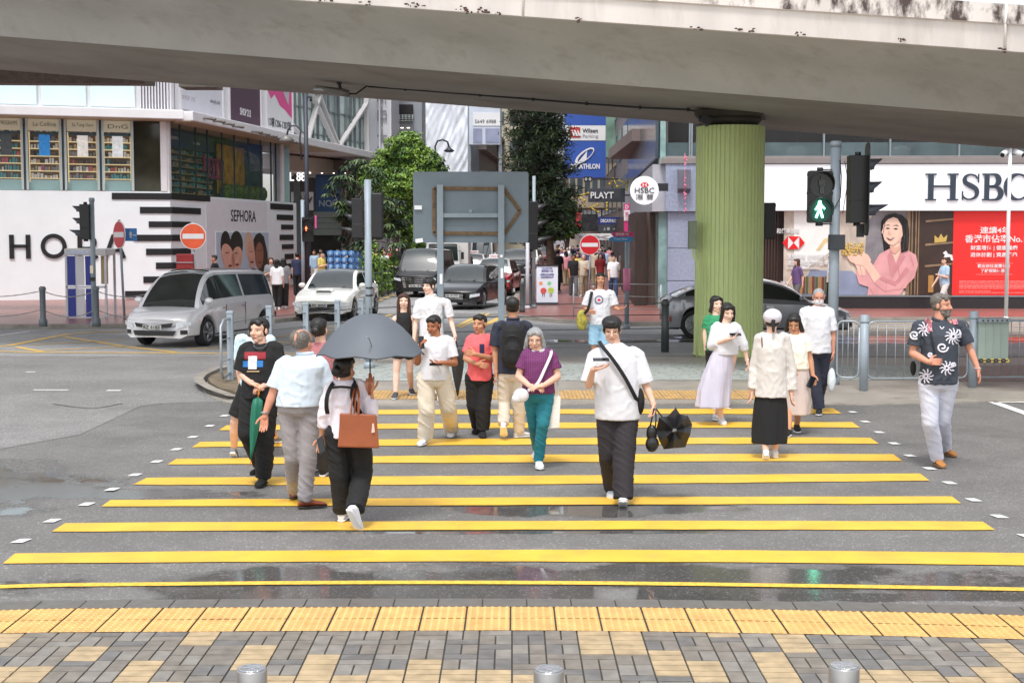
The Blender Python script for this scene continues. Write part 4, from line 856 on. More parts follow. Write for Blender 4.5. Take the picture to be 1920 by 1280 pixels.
text('5649 6988',Vector(((a+b)/2+.05,87.95,P(0,228,88).z)),fU,fV,1.3,.22,mat('dark_ink'),'lettering',t,.01)
m=M();m.bx(a-.1,88.3,0,a+.1,88.6,z1);m.bx(b-.1,88.3,0,b+.1,88.6,z1);m.build('post',STEEL,t)
t,a,b,zt_=block('cream_block','cream apartment block with balconies down the left of the street',876,1000,100,130,20,mat('cream_render',lin(200,192,172),.65,0,.1,.5),ztop=26)
winrows(t,a,b,1,25,130,5,9,GD,.6,.45)
t,a,b,zt_=block('far_block','distant grey block closing the end of the street',930,1100,100,210,10,mat('far_grey',lin(150,150,156),.7,0,.1,.3),ztop=36)
winrows(t,a,b,2,35,210,8,11,GD,.7,.5)
t,a,b,zt_=block('left_row_block','mid grey shop block behind the trees on the left pavement',640,880,100,112,20,mat('mid_render',lin(164,160,158),.7,0,.15,.6),ztop=16)
winrows(t,a,b,3.4,15,112,8,5,GD,.6,.5)
winrows(t,a,b,.3,3.2,112,8,1,mat('shop_dark'),.8,.8,'shopfront')
t=thing('slanted_building','old block with a slanted glazed awning below the phone number billboard','building',(P(905,440,108).x,108,0))
WQ=Wall((P(878,440,98).x,98),(P(960,440,150).x,150));m=M();WQ.box(m,12,60,0,12,-1.2,-.2);m.build('wall',CG,t)
m=M()
for k in range(5):WQ.box(m,10,60,3.2+k*1.9,3.5+k*1.9,-.2,.5)
m.build('ledge',mat('weathered_ledge',lin(120,112,108),.7,0,.2),t)
def side(name,label,x0,D0,x1,D1,zt__,wm,nb,nr,z0=3.6):
    w_=Wall((P(x0,440,D0).x,D0),(P(x1,440,D1).x,D1));t_=thing(name,label,'building',w_.pt(0,0));L_=(w_.B-w_.A).length
    m_=M();w_.box(m_,0,L_,0,zt__,-.1,-8);m_.build('wall',wm,t_)
    for r in range(nr):
        for c_ in range(nb):
            m_=M();w_.box(m_,L_*(c_+.15)/nb,L_*(c_+.85)/nb,z0+r*2.9+.4,z0+r*2.9+2.2,-.11,-.03);m_.build('window',GD,t_)
    return t_,w_,L_
def side_r(name,label,x0,D0,x1,D1,zt__,wm,nb,nr,z0=3.6):
    w_=Wall((P(x0,440,D0).x,D0),(P(x1,440,D1).x,D1));t_=thing(name,label,'building',w_.pt(0,0));L_=(w_.B-w_.A).length
    m_=M();w_.box(m_,0,L_,0,zt__,0,9);m_.build('wall',wm,t_)
    for r in range(nr):
        for c_ in range(nb):
            m_=M();w_.box(m_,L_*(c_+.15)/nb,L_*(c_+.85)/nb,z0+r*2.9+.4,z0+r*2.9+2.2,-.06,0.01);m_.build('window',GD,t_)
    return t_,w_,L_
t,w_,L_=side_r('brown_block','dark grey shop block along the right pavement past the round bank sign',1192,70,1130,115,22,mat('dark_grey_cladding',lin(126,118,114),.55,0,.15,.5),7,5)
m=M()
for k in range(7):w_.box(m,L_*(k+.1)/7,L_*(k+.9)/7,.3,3.2,-.12,0)
m.build('shopfront',mat('shopfront_dark',lin(60,46,42),.3,0,.6,1.2),t)
m=M();q0,q1=P(1175,270,60),P(1232,226,60);m.bx(q0.x+.05,58,P(0,271,60).z+.02,q1.x+4,72,P(0,271,60).z+.5);m.build('overhang_soffit',mat('brown_soffit',lin(128,112,108),.6,0,.1),t)
t,w_,L_=side_r('tan_block','tan old residential block with ledges far down the right side',1130,116,1062,190,26,mat('tan_render',lin(170,156,138),.7,0,.15,.5),10,6)
t2=t
m=M();a,b=P(1066,440,112).x,P(1150,440,112).x;m.bx(a,112,4.6,b,122,24);m.build('projecting_wall',mat('tan_render'),t);winrows(t,a,b,5,15,112,6,4,GD,.7,.5)
tw=thing('tall_blue_sign','tall vertical sign board: white car park panel above a blue sports shop panel','sign',(P(1100,440,93).x,93,0))
a,b=P(1059,440,93).x,P(1135,440,93).x;Zp=lambda y:P(0,y,93).z
m=M();m.bx(a,93,Zp(333),b,94.5,Zp(264));m.bx(a,93,Zp(235),b,94.5,Zp(150));m.build('blue_panel',mat('sign_blue',lin(52,88,172),.4,0,.04),tw)
m=M();m.bx(a,92.97,Zp(263.5),b-.02,94.5,Zp(235.5));m.build('white_panel',WHITEP,tw)
m=M();m.bx(b,93,Zp(295),b+1.0,95,Zp(150));m.build('side_glass',mat('side_green_glass',lin(120,150,136),.2,0,.3,1),tw)
cx=lambda x:P(x,440,93).x
m=M();m.bx(cx(1068),92.93,Zp(258),cx(1087),92.98,Zp(239));m.build('red_square',mat('logo_maroon',lin(196,66,62),.4),tw)
m=M()
for k in range(3):q=cx(1070+k*5.2);m.prism([(q,Zp(244)),(q+.08,Zp(244)),(q+.3,Zp(255)),(q+.14,Zp(255))],(0,92.92,0),(1,0,0),(0,0,1),0,.03)
m.build('logo_bars',WHITEP,tw)
text('Wilson',Vector((cx(1105.5),92.94,Zp(245))),fU,fV,1.0,.26,mat('dark_ink'),'lettering',tw,.02,.02);text('Parking',Vector((cx(1106),92.94,Zp(255.5))),fU,fV,1.0,.26,mat('faint_ink'),'lettering',tw,.02)
text('DECATHLON',Vector((cx(1096),92.96,Zp(312))),fU,fV,cx(1124)-cx(1068),.34,WHITEP,'lettering',tw,.02,.035)
m=M();oc_=(cx(1095.5),Zp(292));n_=40
oo=[(oc_[0]+.62*math.cos(q)+.0,oc_[1]+.36*math.sin(q)+.38*math.cos(q)) for q in [2*math.pi*i/n_ for i in range(n_)]]
ii=[(oc_[0]+.05+.50*math.cos(q),oc_[1]+.27*math.sin(q)+.33*math.cos(q)) for q in [2*math.pi*i/n_ for i in range(n_)]]
for i in range(n_):m.prism([oo[i],oo[(i+1) % n_],ii[(i+1) % n_],ii[i]],(0,92.95,0),(1,0,0),(0,0,1),0,.03)
m.prism([(oc_[0]-.42,oc_[1]-.42),(oc_[0]+.12,oc_[1]-.3),(oc_[0]+.16,oc_[1]+.3)],(0,92.95,0),(1,0,0),(0,0,1),0,.035)
m.build('logo',WHITEP,tw)
def hang(name,label,x0,y0,x1,y1,D,mt,txt=None,tm=None,cat='sign',th=.15,tw_=.8,thh=.5,bold=.01):
    t_=thing(name,label,cat,P((x0+x1)/2,(y0+y1)/2,D));a_,b_=P(x0,y1,D),P(x1,y0,D);m_=M();m_.bx(a_.x,D,a_.z,b_.x,D+th,b_.z);m_.build('board',mt,t_,bevel=.01)
    m_=M();m_.bx(b_.x,D+.04,(a_.z+b_.z)/2-.03,b_.x+1.2,D+.1,(a_.z+b_.z)/2+.03);m_.build('arm',DARKM,t_)
    if txt:text(txt,Vector(((a_.x+b_.x)/2,D-.012,(a_.z+b_.z)/2)),fU,fV,(b_.x-a_.x)*tw_,(b_.z-a_.z)*thh,tm or WHITEP,'lettering',t_,.015,bold)
    return t_,a_,b_
CHAR=mat('charcoal_sign',lin(66,70,78),.5,0,.06)
t,a_,b_=hang('playful_shop_sign','charcoal hanging sign reading PLAYT with yellow star frame',1103,353,1172,379,66,CHAR,'PLAYT',WHITEP,tw_=.0001+.0,thh=.0001) if False else hang('hanging_shop_sign','charcoal hanging sign reading PLAYT over the right pavement',1103,353,1172,379,66,CHAR)
text('PLAYT',Vector((P(1129,366,65.95))),fU,fV,43/sc(66),12/sc(66),WHITEP,'lettering',t,.02,.02)
YG=mat('yellow_tube',lin(196,170,60),.4,.2,.1)
for j,pts in enumerate((((1143,345),(1150,335),(1176,343),(1157,350),(1150,335)),((1083,367),(1103,362)),((1083,367),(1096,376),(1096,385)),((1107,389),(1122,398)),((1107,389),(1120,384)),((1138,381),(1138,394)),((1176,343),(1175,355)))):
    m=M();pp=[P(x,y,65.5) for x,y in pts];m.tube(pp,.03,6)
    for q in pp:m.ell(q,(.06,.06,.06),nu=6,nv=4)
    m.build('star_frame',YG,t)
t,a_,b_=hang('hanging_shop_sign','blue and dark hanging sports shop sign low above the pavement crowd',1122,407,1165,421,72,mat('sign_navy',lin(40,56,130),.4,0,.05),'DECATHLON',WHITEP,tw_=.8,thh=.45,bold=.03)
m=M();m.bx(a_.x,72,P(0,436,72).z,b_.x,72.15,P(0,421.6,72).z);m.build('lower_board',CHAR,t);text('上 樓   →',P(1142,429,71.96),fU,fV,.6,.16,WHITEP,'lettering',t,.01)
hang('dark_poster_sign','black and grey poster sign left of the blue hanging sign',1091,401,1121,434,72,mat('poster_black_photo',lin(40,40,46),.5,0,.9,4))
hang('white_arrow_sign','long white direction board behind the red no entry sign',1078,438,1150,450,58,WHITEP,'    KX',mat('faint_ink'))
hang('red_stack_sign','red and white stacked sign partly hidden by the conifer',1080,395,1090,425,74,mat('sign_dull_red',lin(150,50,56),.5,0,.5,4))
t,a_,b_=hang('pink_tower_sign','narrow vertical pink, white and magenta sign above the tram stop boards',1170,382,1181,434,54,mat('sign_magenta',lin(206,60,124),.5,0,.06))
m=M();m.bx(a_.x-.005,53.97,P(0,414,54).z,b_.x+.005,54,P(0,394,54).z);m.build('white_panel',WHITEP,t);text('新\n口',P(1175.5,404,53.95),fU,fV,.12,.3,mat('poster_pink'),'lettering',t,.01);text('D',P(1175.5,388,53.95),fU,fV,.12,.14,WHITEP,'lettering',t,.01,.02)
hang('camera_box','small black box with two white lights below the tall blue sign',1095,331,1110,341,64,BLACKP,'o o',WHITEP)
# ================================================================= signals and poles
GLOWG=mat('signal_green_man',(.2,1,.7),.4,0,0,emit=((.25,1,.72),6));GLOWR=mat('signal_red_man',(1,.1,.05),.4,0,0,emit=((1,.12,.04),4));LENS=mat('dark_lens',(.02,.025,.025),.15,0,.1)
NE_RED=mat('sign_red',lin(204,34,46),.4,0,.04);NE_FADE=mat('sign_faded_red',lin(228,96,58),.45,0,.1,4);SGREY=mat('sign_back_grey',lin(108,120,128),.5,.1,.06,2,dirt=.2,dcol=lin(80,88,92),ds=3)
def pole(name,label,x,y,ytop,r,z=.03,cat='pole',mt=None,cap=True,D=None):
    b=G(x,y,z) if D is None else Vector((P(x,440,D).x,D,z));zt_=P(x,ytop,b.y).z
    t_=thing(name,label,cat,b);m_=M();m_.cyl(b,(b.x,b.y,zt_),r,r*.97,18);m_.build('post',mt or GREYPOLE,t_)
    m_=M();m_.cyl(b,b+Vector((0,0,.12)),r*1.5,r*1.35,18)
    if cap:m_.lathe([(r*1.15,zt_-.06),(r*1.18,zt_),(r*.9,zt_+.03)],(b.x,b.y,0),18)
    m_.build('collar',mt or GREYPOLE,t_);return t_,b,zt_
def man(m_,c,h,walk,U=fU,V=fV):
    s=h/1.0;f=lambda u,v:Vector(c)+U*u*s+V*v*s;N_=U.cross(V)
    def limb(a,b,w):
        a,b=Vector(a),Vector(b);d=(b-a).normalized();q=Vector((-d.y,d.x))*w/2;m_.prism([tuple(a+q),tuple(a-q),tuple(b-q),tuple(b+q)],c,U*s,V*s,0,.012)
    m_.prism([(.09*math.cos(k*.63),.42+.09*math.sin(k*.63)) for k in range(10)],c,U*s,V*s,0,.012)
    limb((0,.32),(0,-.02),.2)
    if walk:limb((-.02,.0),(-.2,-.46),.11);limb((.02,.0),(.17,-.46),.11);limb((-.06,.28),(-.24,-.02),.08);limb((.06,.28),(.28,.04),.08)
    else:limb((-.06,0),(-.06,-.46),.1);limb((.06,0),(.06,-.46),.1);limb((-.14,.28),(-.14,-.05),.08);limb((.14,.28),(.14,-.05),.08)
def visor(m_,c,r,ln,d=Vector((0,-1,0)),n=16):
    u=d.cross(Vector((0,0,1))).normalized();w=Vector((0,0,1));A_,B_=[],[]
    for k in range(n+1):
        a=R(-25+230*k/n);o=u*math.cos(a)+w*math.sin(a);l=ln*(.35+.65*max(0,math.sin(a)));A_.append(c+o*r);B_.append(c+o*r*1.03+d*l)
    A2=[c+(p-c)*.93 for p in A_];B2=[p-(p-(c+d*(p-c).dot(d)))*.06 for p in B_]
    n1=n+1;vs=A_+B_+A2+B2
    m_.add(vs,[(i,i+1,n1+i+1,n1+i) for i in range(n)]+[(2*n1+i,3*n1+i,3*n1+i+1,2*n1+i+1) for i in range(n)]+[(n1+i,n1+i+1,3*n1+i+1,3*n1+i) for i in range(n)],0,True)
ps,b,zt_=pole('signal_pole','tall grey signal pole carrying the lit green man, right of the green pier',1560,720,268,.085)
D=b.y
m=M();m.box((P(1566,454,D).x,D-.1,P(0,454,D).z),(.25,.16,.25));m.build('push_button_box',mat('dark_box',lin(52,56,62),.5,0,.1),ps,bevel=.01)
m=M();m.tube([P(1575,300,D-.1),P(1578,330,D-.12),P(1576,370,D-.12),P(1566,388,D-.1),P(1558,390,D-.06)],.008,5);m.tube([P(1584,302,D),P(1590,340,D-.1),P(1580,400,D-.1)],.006,5);m.build('cable',BLACKP,ps)
sg=thing('pedestrian_signal','black pedestrian signal with the green walking man lit','signal',P(1537,370,D-.25))
D1=D-.35;k1=1/sc(D1)
m=M();c=P(1538,369,D1)
m.prism(rrect(45*k1,97*k1,.03),c,fU,fV,-.10,.02);m.cyl(c+Vector((0,.05,.42)),c+Vector((0,.05,.47)),.05,.05,10);m.cyl(c+Vector((0,.05,-.47)),c+Vector((0,.05,-.42)),.06,.06,10)
for k in range(6):m.box(c+Vector(((-1 if k % 2 else 1)*22.5*k1,.03,.36-.3*(k // 2))),(.03,.06,.05))
m.build('casing',BLACKP,sg,bevel=.006)
for y,lit in ((346,0),(394,1)):
    c1=P(1538 if lit else 1540,y,D1-.03)
    m=M();m.cyl(c1,c1+Vector((0,.03,0)),22.5*k1,22.5*k1,28);m.build('lens',LENS if not lit else mat('green_lens',(.005,.05,.04),.2,0,.1),sg)
    m=M();visor(m,c1+Vector((0,.01,0)),23.5*k1,.2);m.build('visor',BLACKP,sg)
    m=M();man(m,P(1537 if lit else 1541,y-(1 if lit else-1),D1-.05),33*k1,lit);m.build('walking_man' if lit else 'standing_man',GLOWG if lit else mat('unlit_man',(.06,.06,.06),.4),sg)
m=M();m.cyl(P(1540,318,D1),P(1560,318,D),.012,.012,6);m.cyl(P(1540,420,D1),P(1560,420,D),.012,.012,6);m.build('bracket',DARKM,sg)
def side_signal(label,x,y0,y1,D,face,board=True,name='traffic_signal',dark=True,ys=None,bk=None):
    """three-lamp head seen from the side; face=+1 lamps point to the right, -1 to the left"""
    t_=thing(name,label,'signal',P(x,(y0+y1)/2,D));k=1/sc(D);z0,z1=P(x,y1,D).z,P(x,y0,D).z;w=(z1-z0)*.27;c=P(x,440,D).x
    m_=M();m_.bx(c-w/2,D-w/2,z0,c+w/2,D+w/2,z1);m_.cyl((c,D,z1),(c,D,z1+.06),.05,.05,8);m_.cyl((c,D,z0-.05),(c,D,z0),.06,.06,8)
    m_.bx(c-w/2-.005,D-w/2-.005,z0+(z1-z0)*.33,c+w/2+.005,D+w/2+.005,z0+(z1-z0)*.335+.01);m_.build('casing',BLACKP,t_,bevel=.01)
    d=Vector((face,-.12,0)).normalized();h=z1-z0
    for i in range(3):
        cc=Vector((c+face*(w/2+.03),D-.0,z0+h*(.16+.34*i)));m_=M();visor(m_,cc,w*.42,w*(.75 if i else 1.1),d);m_.cyl(cc-d*.03,cc,w*.45,w*.42,16);m_.build('visor',bk or mat('visor_grey',lin(70,74,84),.35,.1,.1),t_)
    if board:
        m_=M();bw=w*2.1;m_.prism(rrect(bw,h*1.38,bw*.3),(c+face*(w/2+.01),D,(z0+z1)/2),Vector((-.12*face,-1,0)).normalized(),fV,-.008,.008);m_.build('backboard',BLACKP,t_)
    return t_
side_signal('black three-lamp traffic signal on the right of the green man pole, edge on',1606,292,418,D,1)
m=M();dd=thing('signal_bracket','black bracket hanging under the edge-on traffic signal','bracket',P(1612,430,D));m.box(P(1613,432,D),(.1,.12,.22));m.build('arm',BLACKP,dd)
tb=thing('traffic_signal','black signal back half hidden behind the right edge of the green pier','signal',P(1445,412,30))
m=M();a,b2=P(1432,448,30),P(1455,380,30);m.bx(a.x,30,a.z,b2.x,30.3,b2.z)
for k in range(5):m.box((b2.x,30.15,a.z+.1+k*.15),(.04,.2,.05))
m.build('casing',BLACKP,tb,bevel=.02)
cp,b,zt_=pole('camera_pole','slim white camera pole in front of the red bank poster',1886,602,276,.05,.125,mt=WHITEP,cap=False)
m=M();m.box((b.x+.02,b.y,zt_+.05),(.55,.3,.1));m.build('hood',WHITEP,cp,bevel=.01)
for s_ in (-1,1):
    m=M();q=Vector((b.x+.02+s_*.19,b.y-.05,zt_-.16));dq=Vector((s_*.5,-.5,-.35)).normalized();m.cyl(q-dq*.14,q+dq*.14,.075,.08,12);m.build('camera',WHITEP,cp);m=M();m.cyl(q+dq*.14,q+dq*.155,.06,.06,12);m.build('camera_lens',BLACKP,cp)
m=M();m.cyl((b.x,b.y,zt_+.1),(b.x-.1,b.y,zt_+.45),.008,.004,5);m.build('aerial',DARKM,cp)
RAIL=mat('railing_steel',lin(158,166,172),.4,.35,.06,8)
gr=thing('guard_railing','grey steel bar guard railing with thick round posts along the right kerb','railing',G(1700,726,.03))
def yz(x,y,D):return P(x,y,D)
Dr=23.2
posts=[(1619,590,732),(1823,583,726),(2030,580,722),(2240,577,718)]
for x,yt,yb in posts:
    g=G(x,yb,.03);m=M();zt_=P(x,yt,g.y).z;m.cyl(g,(g.x,g.y,zt_-.12),.068,.068,20);m.lathe([(.075,zt_-.12),(.078,zt_-.10),(.07,zt_-.09),(.07,zt_-.01),(.055,zt_)],(g.x,g.y,0),20);m.build('post',GREYPOLE,gr)
def panel(x0,x1,D0,D1,bars,parent,zt=1.09,zb=.16):
    a,b_=P(x0,640,D0),P(x1,640,D1);a.z=b_.z=0;d=(b_-a);L_=d.length;d.normalize();up=Vector((0,0,1));r=.1
    pts=[a+d*u+up*v for u,v in [(p[0]+L_/2,p[1]+(zt+zb)/2) for p in rrect(L_,zt-zb,r,4)]];m_=M();m_.tube(pts+[pts[0]],.017,8);m_.build('panel_frame',RAIL,parent)
    for k in range(bars):
        u=L_*(k+1)/(bars+1);m_=M();m_.cyl(a+d*u+up*zb,a+d*u+up*zt,.0075,.0075,6);m_.build('bar',RAIL,parent)
panel(1570,1611,23.3,23.2,3,gr);panel(1628,1815,23.1,23.25,10,gr);panel(1832,2022,23.3,23.5,11,gr);panel(2038,2232,23.6,23.8,11,gr)
ib=thing('litter_box','pale green grey ribbed box hung on the guard railing beside the post','box',P(1864,640,22.9))
a,b2=P(1834,673,22.85),P(1892,604,22.85)
m=M();m.bx(a.x,22.85,a.z,b2.x,23.1,b2.z)
for k in range(1,4):u=a.x+(b2.x-a.x)*k/4;m.bx(u-.008,22.838,a.z,u+.008,22.85,b2.z)
m.build('body',mat('box_green_grey',lin(150,164,154),.45,0,.06),ib)
m=M();m.bx(a.x-.02,22.80,b2.z,b2.x+.02,23.12,b2.z+.06);m.build('top_strip',STEEL,ib)
m=M()
for k in range(6):u=a.x+.05+(b2.x-a.x-.1)*k/5;m.cyl((u,22.79,b2.z+.03),(u,22.8,b2.z+.03),.014,.014,8)
m.build('hole',BLACKP,ib)
for k in range(8):
    u=a.x+(b2.x-a.x)*(k+.5)/8;m=M();m.tube([Vector((u+.035*math.cos(q),22.8+.01*(k % 2),a.z-.02+.024*math.sin(q))) for q in [i*math.pi/4 for i in range(9)]],.011,6);m.build('chain_link',mat('chain_yellow',lin(220,200,90),.4) if k % 2 else BLACKP,ib)
nf=thing('guard_railing','grey posts with thin wire rails curving round the left end of the island','railing',G(430,720,.1))
pl=[(432,23.5),(505,25.3),(574,26.4),(633,27.4),(678,28.1),(800,29.0),(940,29.5),(1080,29.9),(1247,30.3)]
pts=[Vector((P(x,640,D_).x,D_,0)) for x,D_ in pl]
for i,p in enumerate(pts):
    m=M()
    if i<5:
        m.box((p.x,p.y,.6),(.1,.1,1.2));m.box((p.x,p.y,1.22),(.115,.115,.05));m.build('post',GREYPOLE,nf,bevel=.008)
    elif i==8:m.cyl(p,p+Vector((0,0,1.05)),.085,.08,16);m.lathe([(.09,1.0),(.09,1.06),(.05,1.13)],p,16);m.build('post',mat('dark_bollard',lin(78,84,86),.5,.2,.1),nf)
for z in (1.05,.80,.51,.22):
    m=M();m.tube([p+Vector((0,-.03,z+.0)) for p in pts],.011,6);m.build('wire',mat('wire_grey',lin(120,122,124),.4,.4,.1),nf)
m=M();p=pts[0];q=Vector((P(414,640,22.9).x,22.9,0));dv=p-q
m.tube([p+Vector((0,0,1.12)),q+dv*.3+Vector((0,0,1.12)),q+Vector((0,0,1.02)),q+Vector((0,0,.3)),q+dv*.2+Vector((0,0,.18)),p+Vector((0,0,.22))],.022,8)
for z in (.45,.8):m.cyl(q+Vector((0,0,z)),p+Vector((0,0,z)),.01,.01,6)
m.build('end_frame',RAIL,nf)
fr_=thing('guard_railing','thin pale wire railing on the red paved corner behind the man in a logo shirt','railing',(P(1130,440,41).x,41,.12))
m=M();a,b2=Vector((P(1076,440,41).x,41,0)),Vector((P(1240,440,40).x,40,0))
for z in (1.1,.75,.4):m.tube([a+Vector((0,0,z)),b2+Vector((0,0,z))],.012,6)
m.build('wire',mat('wire_grey'),fr_)
m=M();m.cyl(a,a+Vector((0,0,1.1)),.02,.02,8);m.build('post',RAIL,fr_);m=M();m.cyl(b2,b2+Vector((0,0,1.1)),.03,.03,8);m.build('post',RAIL,fr_)
SS=mat('stainless',lin(176,174,172),.28,.85,.08,6,stretch=(4,4,.5));STOP=mat('wet_cap',lin(200,204,208),.12,.7,.2,30,bump=.5,bs=60)
sp0=None
for x,y,lb in ((472,1252,'leftmost'),(1029,1253,'middle'),(1583,1247,'rightmost')):
    D_=5.2;p=P(x,y,D_);t_=thing('bollard',f'{lb} of the three round stainless steel bollards at the near pavement edge','bollard',(p.x,D_,ZP),0,'stainless bollards on the near pavement')
    m=M();m.lathe([(.057,ZP),(.057,p.z-.006),(.054,p.z)],(p.x,D_,0),32,caps=True);m.build('tube',SS,t_)
    m=M();m.lathe([(.052,p.z+.0005),(.05,p.z+.003)],(p.x,D_,0),28);m.build('cap',STOP,t_)
bs=thing('road_sign','large grey road sign seen from behind with a brown arrow frame on two posts','sign',(P(883,440,27).x,27,.03))
DS=27.0
m=M();a,b2=P(775,455,DS),P(991,322,DS);c=(a+b2)/2;m.prism(rrect(b2.x-a.x,b2.z-a.z,.05),c,fU,fV,-.03,-.005);m.build('panel',SGREY,bs)
for x in (826,940):
    m=M();xx=P(x,440,DS).x;zt_=P(x,347,DS).z;m.bx(xx-.06,DS-.14,.03,xx+.06,DS-.03,zt_);m.build('post',mat('sign_post_grey',lin(128,140,148),.45,.1,.06,4),bs,bevel=.008)
m=M();a,b2=P(829,408,DS),P(937,400,DS);m.bx(a.x,DS-.1,a.z,b2.x,DS-.03,b2.z);m.build('cross_rail',mat('sign_post_grey'),bs)
RUST=mat('rusty_channel',lin(104,82,56),.8,0,.35,12,dirt=.5,dcol=lin(60,50,44),ds=10)
def px3(x,y,D_):return P(x,y,D_)
path=[(814,353),(945,354),(975,395),(946,438),(814,437),(814,353)]
m=M()
for (x0,y0),(x1,y1) in zip(path,path[1:]):
    a,b2=P(x0,y0,DS),P(x1,y1,DS);d=(b2-a).normalized();nn=Vector((-d.z,0,d.x))*.032
    m.add([a+nn+Vector((0,-.028,0)),a-nn+Vector((0,-.028,0)),b2-nn+Vector((0,-.028,0)),b2+nn+Vector((0,-.028,0)),a+nn,a-nn,b2-nn,b2+nn],[(0,1,2,3),(0,4,5,1),(1,5,6,2),(2,6,7,3),(3,7,4,0)])
m.build('arrow_frame',RUST,bs)
m=M();m.box(P(882,396,DS-.02),(.06,.03,.06));m.build('clip',STEEL,bs)
for x,y,w,rot in ((784,389,14,0),(786,451,14,.15)):
    m=M();m.box(P(x,y,DS-.045),(w/sc(DS),.004,7.5/sc(DS)),ry=-rot);m.build('sticker',WHITEP,bs)
for x,y in ((827,523),(941,512)):
    m=M();m.box(P(x,y,DS-.145),(.05,.004,.19));m.build('sticker',WHITEP,bs)
m=M();m.cyl(P(940,480,DS-.15),P(940,480,DS-.142),.03,.03,12);m.build('bolt',WHITEP,bs)
tp,b,zt_=pole('signal_pole','tall grey pole with black signal boards rising behind the open umbrella',692,690,337,.068,cap=False)
D_=b.y
m=M();
for y in (538,552):m.cyl(P(692,y,D_),P(692,y+3,D_),.075,.075,16)
m.build('strap',BLACKP,tp)
tsb=thing('traffic_signal','black traffic signal seen from behind, right side of the tall pole behind the umbrella','signal',P(706,404,D_))
m=M();a,b2=P(694,446,D_),P(717,362,D_);m.bx(a.x+.03,D_-.06,a.z,b2.x,D_+.08,b2.z);m.build('casing',BLACKP,tsb,bevel=.02);m=M();a,b2=P(700,450,D_),P(718,360,D_);m.prism(rrect(b2.x-a.x,b2.z-a.z,.06),((a.x+b2.x)/2,D_+.1,(a.z+b2.z)/2),fU,fV,-.01,.01);m.build('backboard',BLACKP,tsb)
side_signal('black traffic signal pointing left from the tall pole behind the umbrella',671,372,446,D_,-1,False,bk=BLACKP)
def noentry(label,x,y,r,D_,base_z,red,yaw=0,lean=0,polem=None,hexed=False):
    t_=thing('no_entry_sign',label,'sign',(P(x,y,D_).x+lean,D_,base_z));c=P(x,y,D_);rr_=r/sc(D_);U=Vector((math.cos(yaw),math.sin(yaw),0));N_=U.cross(fV)
    m_=M();m_.cyl(c,c+N_*-.02,rr_,rr_,36);m_.build('rim',WHITEP,t_)
    m_=M();m_.cyl(c+N_*.004,c,rr_*.94,rr_*.94,36);m_.build('disc',red,t_)
    m_=M();m_.prism([(-rr_*.8,-rr_*.19),(rr_*.8,-rr_*.19),(rr_*.8,rr_*.19),(-rr_*.8,rr_*.19)],c,U,fV,.004,.009);m_.build('bar',WHITEP,t_)
    m_=M();m_.cyl((c.x+lean,D_+.06,base_z),(c.x,D_+.06,c.z+rr_*1.08),.035,.035,10);m_.build('post',polem or GREYPOLE,t_);return t_,c
noentry('red round no entry sign on a thin grey pole above the busy red pavement',1106,459,19,52,.125,NE_RED)
noentry('narrow edge-turned red no entry sign on a leaning grey pole beside the phone booth',223,440,26,40,.125,NE_RED,yaw=R(-50),lean=.09)
noentry('faded orange no entry sign in front of the striped hoarding corner',362,443,24.5,42,.125,NE_FADE)
t_=thing('red_box_sign','faded red boxed sign tied below the orange no entry sign','sign',P(347,491,41.8));m=M();a,b2=P(332,508,41.8),P(363,476,41.8);m.bx(a.x,41.7,a.z,b2.x,41.85,b2.z);m.build('box',mat('dull_red',lin(150,40,44),.5,0,.12),t_,bevel=.02);m=M();m.bx(a.x-.01,41.68,(a.z+b2.z)/2-.01,b2.x+.01,41.7,(a.z+b2.z)/2+.012);m.build('strap',mat('faint_ink'),t_)
t_=thing('street_sign','small blue direction sign beside the edge-turned no entry sign','sign',P(245,440,40));m=M();a,b2=P(234,452,40),P(256.5,428,40);m.bx(a.x,39.98,a.z,b2.x,40.0,b2.z);m.build('panel',mat('sign_light_blue',lin(60,130,200),.4,0,.04),t_);m=M();man(m,P(245,440,39.97),.2,False);m.build('symbol',WHITEP,t_);m=M();m.box(P(252,441,39.97),(.1,.01,.025));m.build('arrow',WHITEP,t_);m=M();m.cyl(P(225,440,40.05),P(240,440,40.05),.02,.02,6);m.build('arm',STEEL,t_)
lp_,b,zt_=pole('signal_pole','grey signal pole in front of the blue and white phone booth',177,611,373,.065,.125)
m=M();m.box((b.x,b.y-.1,P(0,523,b.y).z),(.15,.04,.1));m.build('strap',BLACKP,lp_);m=M();m.box((b.x-.02,b.y-.075,P(0,505,b.y).z),(.08,.01,.2));m.build('sticker',mat('cream_header'),lp_)
side_signal('black traffic signal facing left on the pole by the phone booth',161,383,449,b.y-.05,-1,False)
t_=thing('telephone_booth','blue and white telephone booth on thin legs in front of the white hoarding','booth',G(160,603,.125));D_=40.6;kx=lambda x:P(x,440,D_).x;kz=lambda y:P(0,y,D_).z
m=M()
for x in (122,196):m.bx(kx(x)-.03,D_,.13,kx(x)+.03,D_+.06,kz(468));m.bx(kx(x)-.03,D_+.9,.13,kx(x)+.03,D_+.96,kz(468))
m.bx(kx(122),D_,kz(540),kx(196),D_+.04,kz(536));m.bx(kx(122),D_,kz(597),kx(196),D_+.04,kz(594));m.build('frame',mat('booth_aluminium',lin(196,198,206),.4,.3,.05),t_)
m=M();m.bx(kx(120),D_-.03,kz(479),kx(197),D_+1,kz(466));m.build('roof',mat('booth_roof',lin(206,206,204),.5,0,.05),t_,bevel=.02)
m=M();m.bx(kx(126),D_-.04,kz(477),kx(166),D_-.03,kz(470));m.build('header_panel',mat('header_pale',lin(196,206,228),.4,0,.2,20),t_)
BB=mat('booth_blue',lin(36,54,150),.4,0,.06)
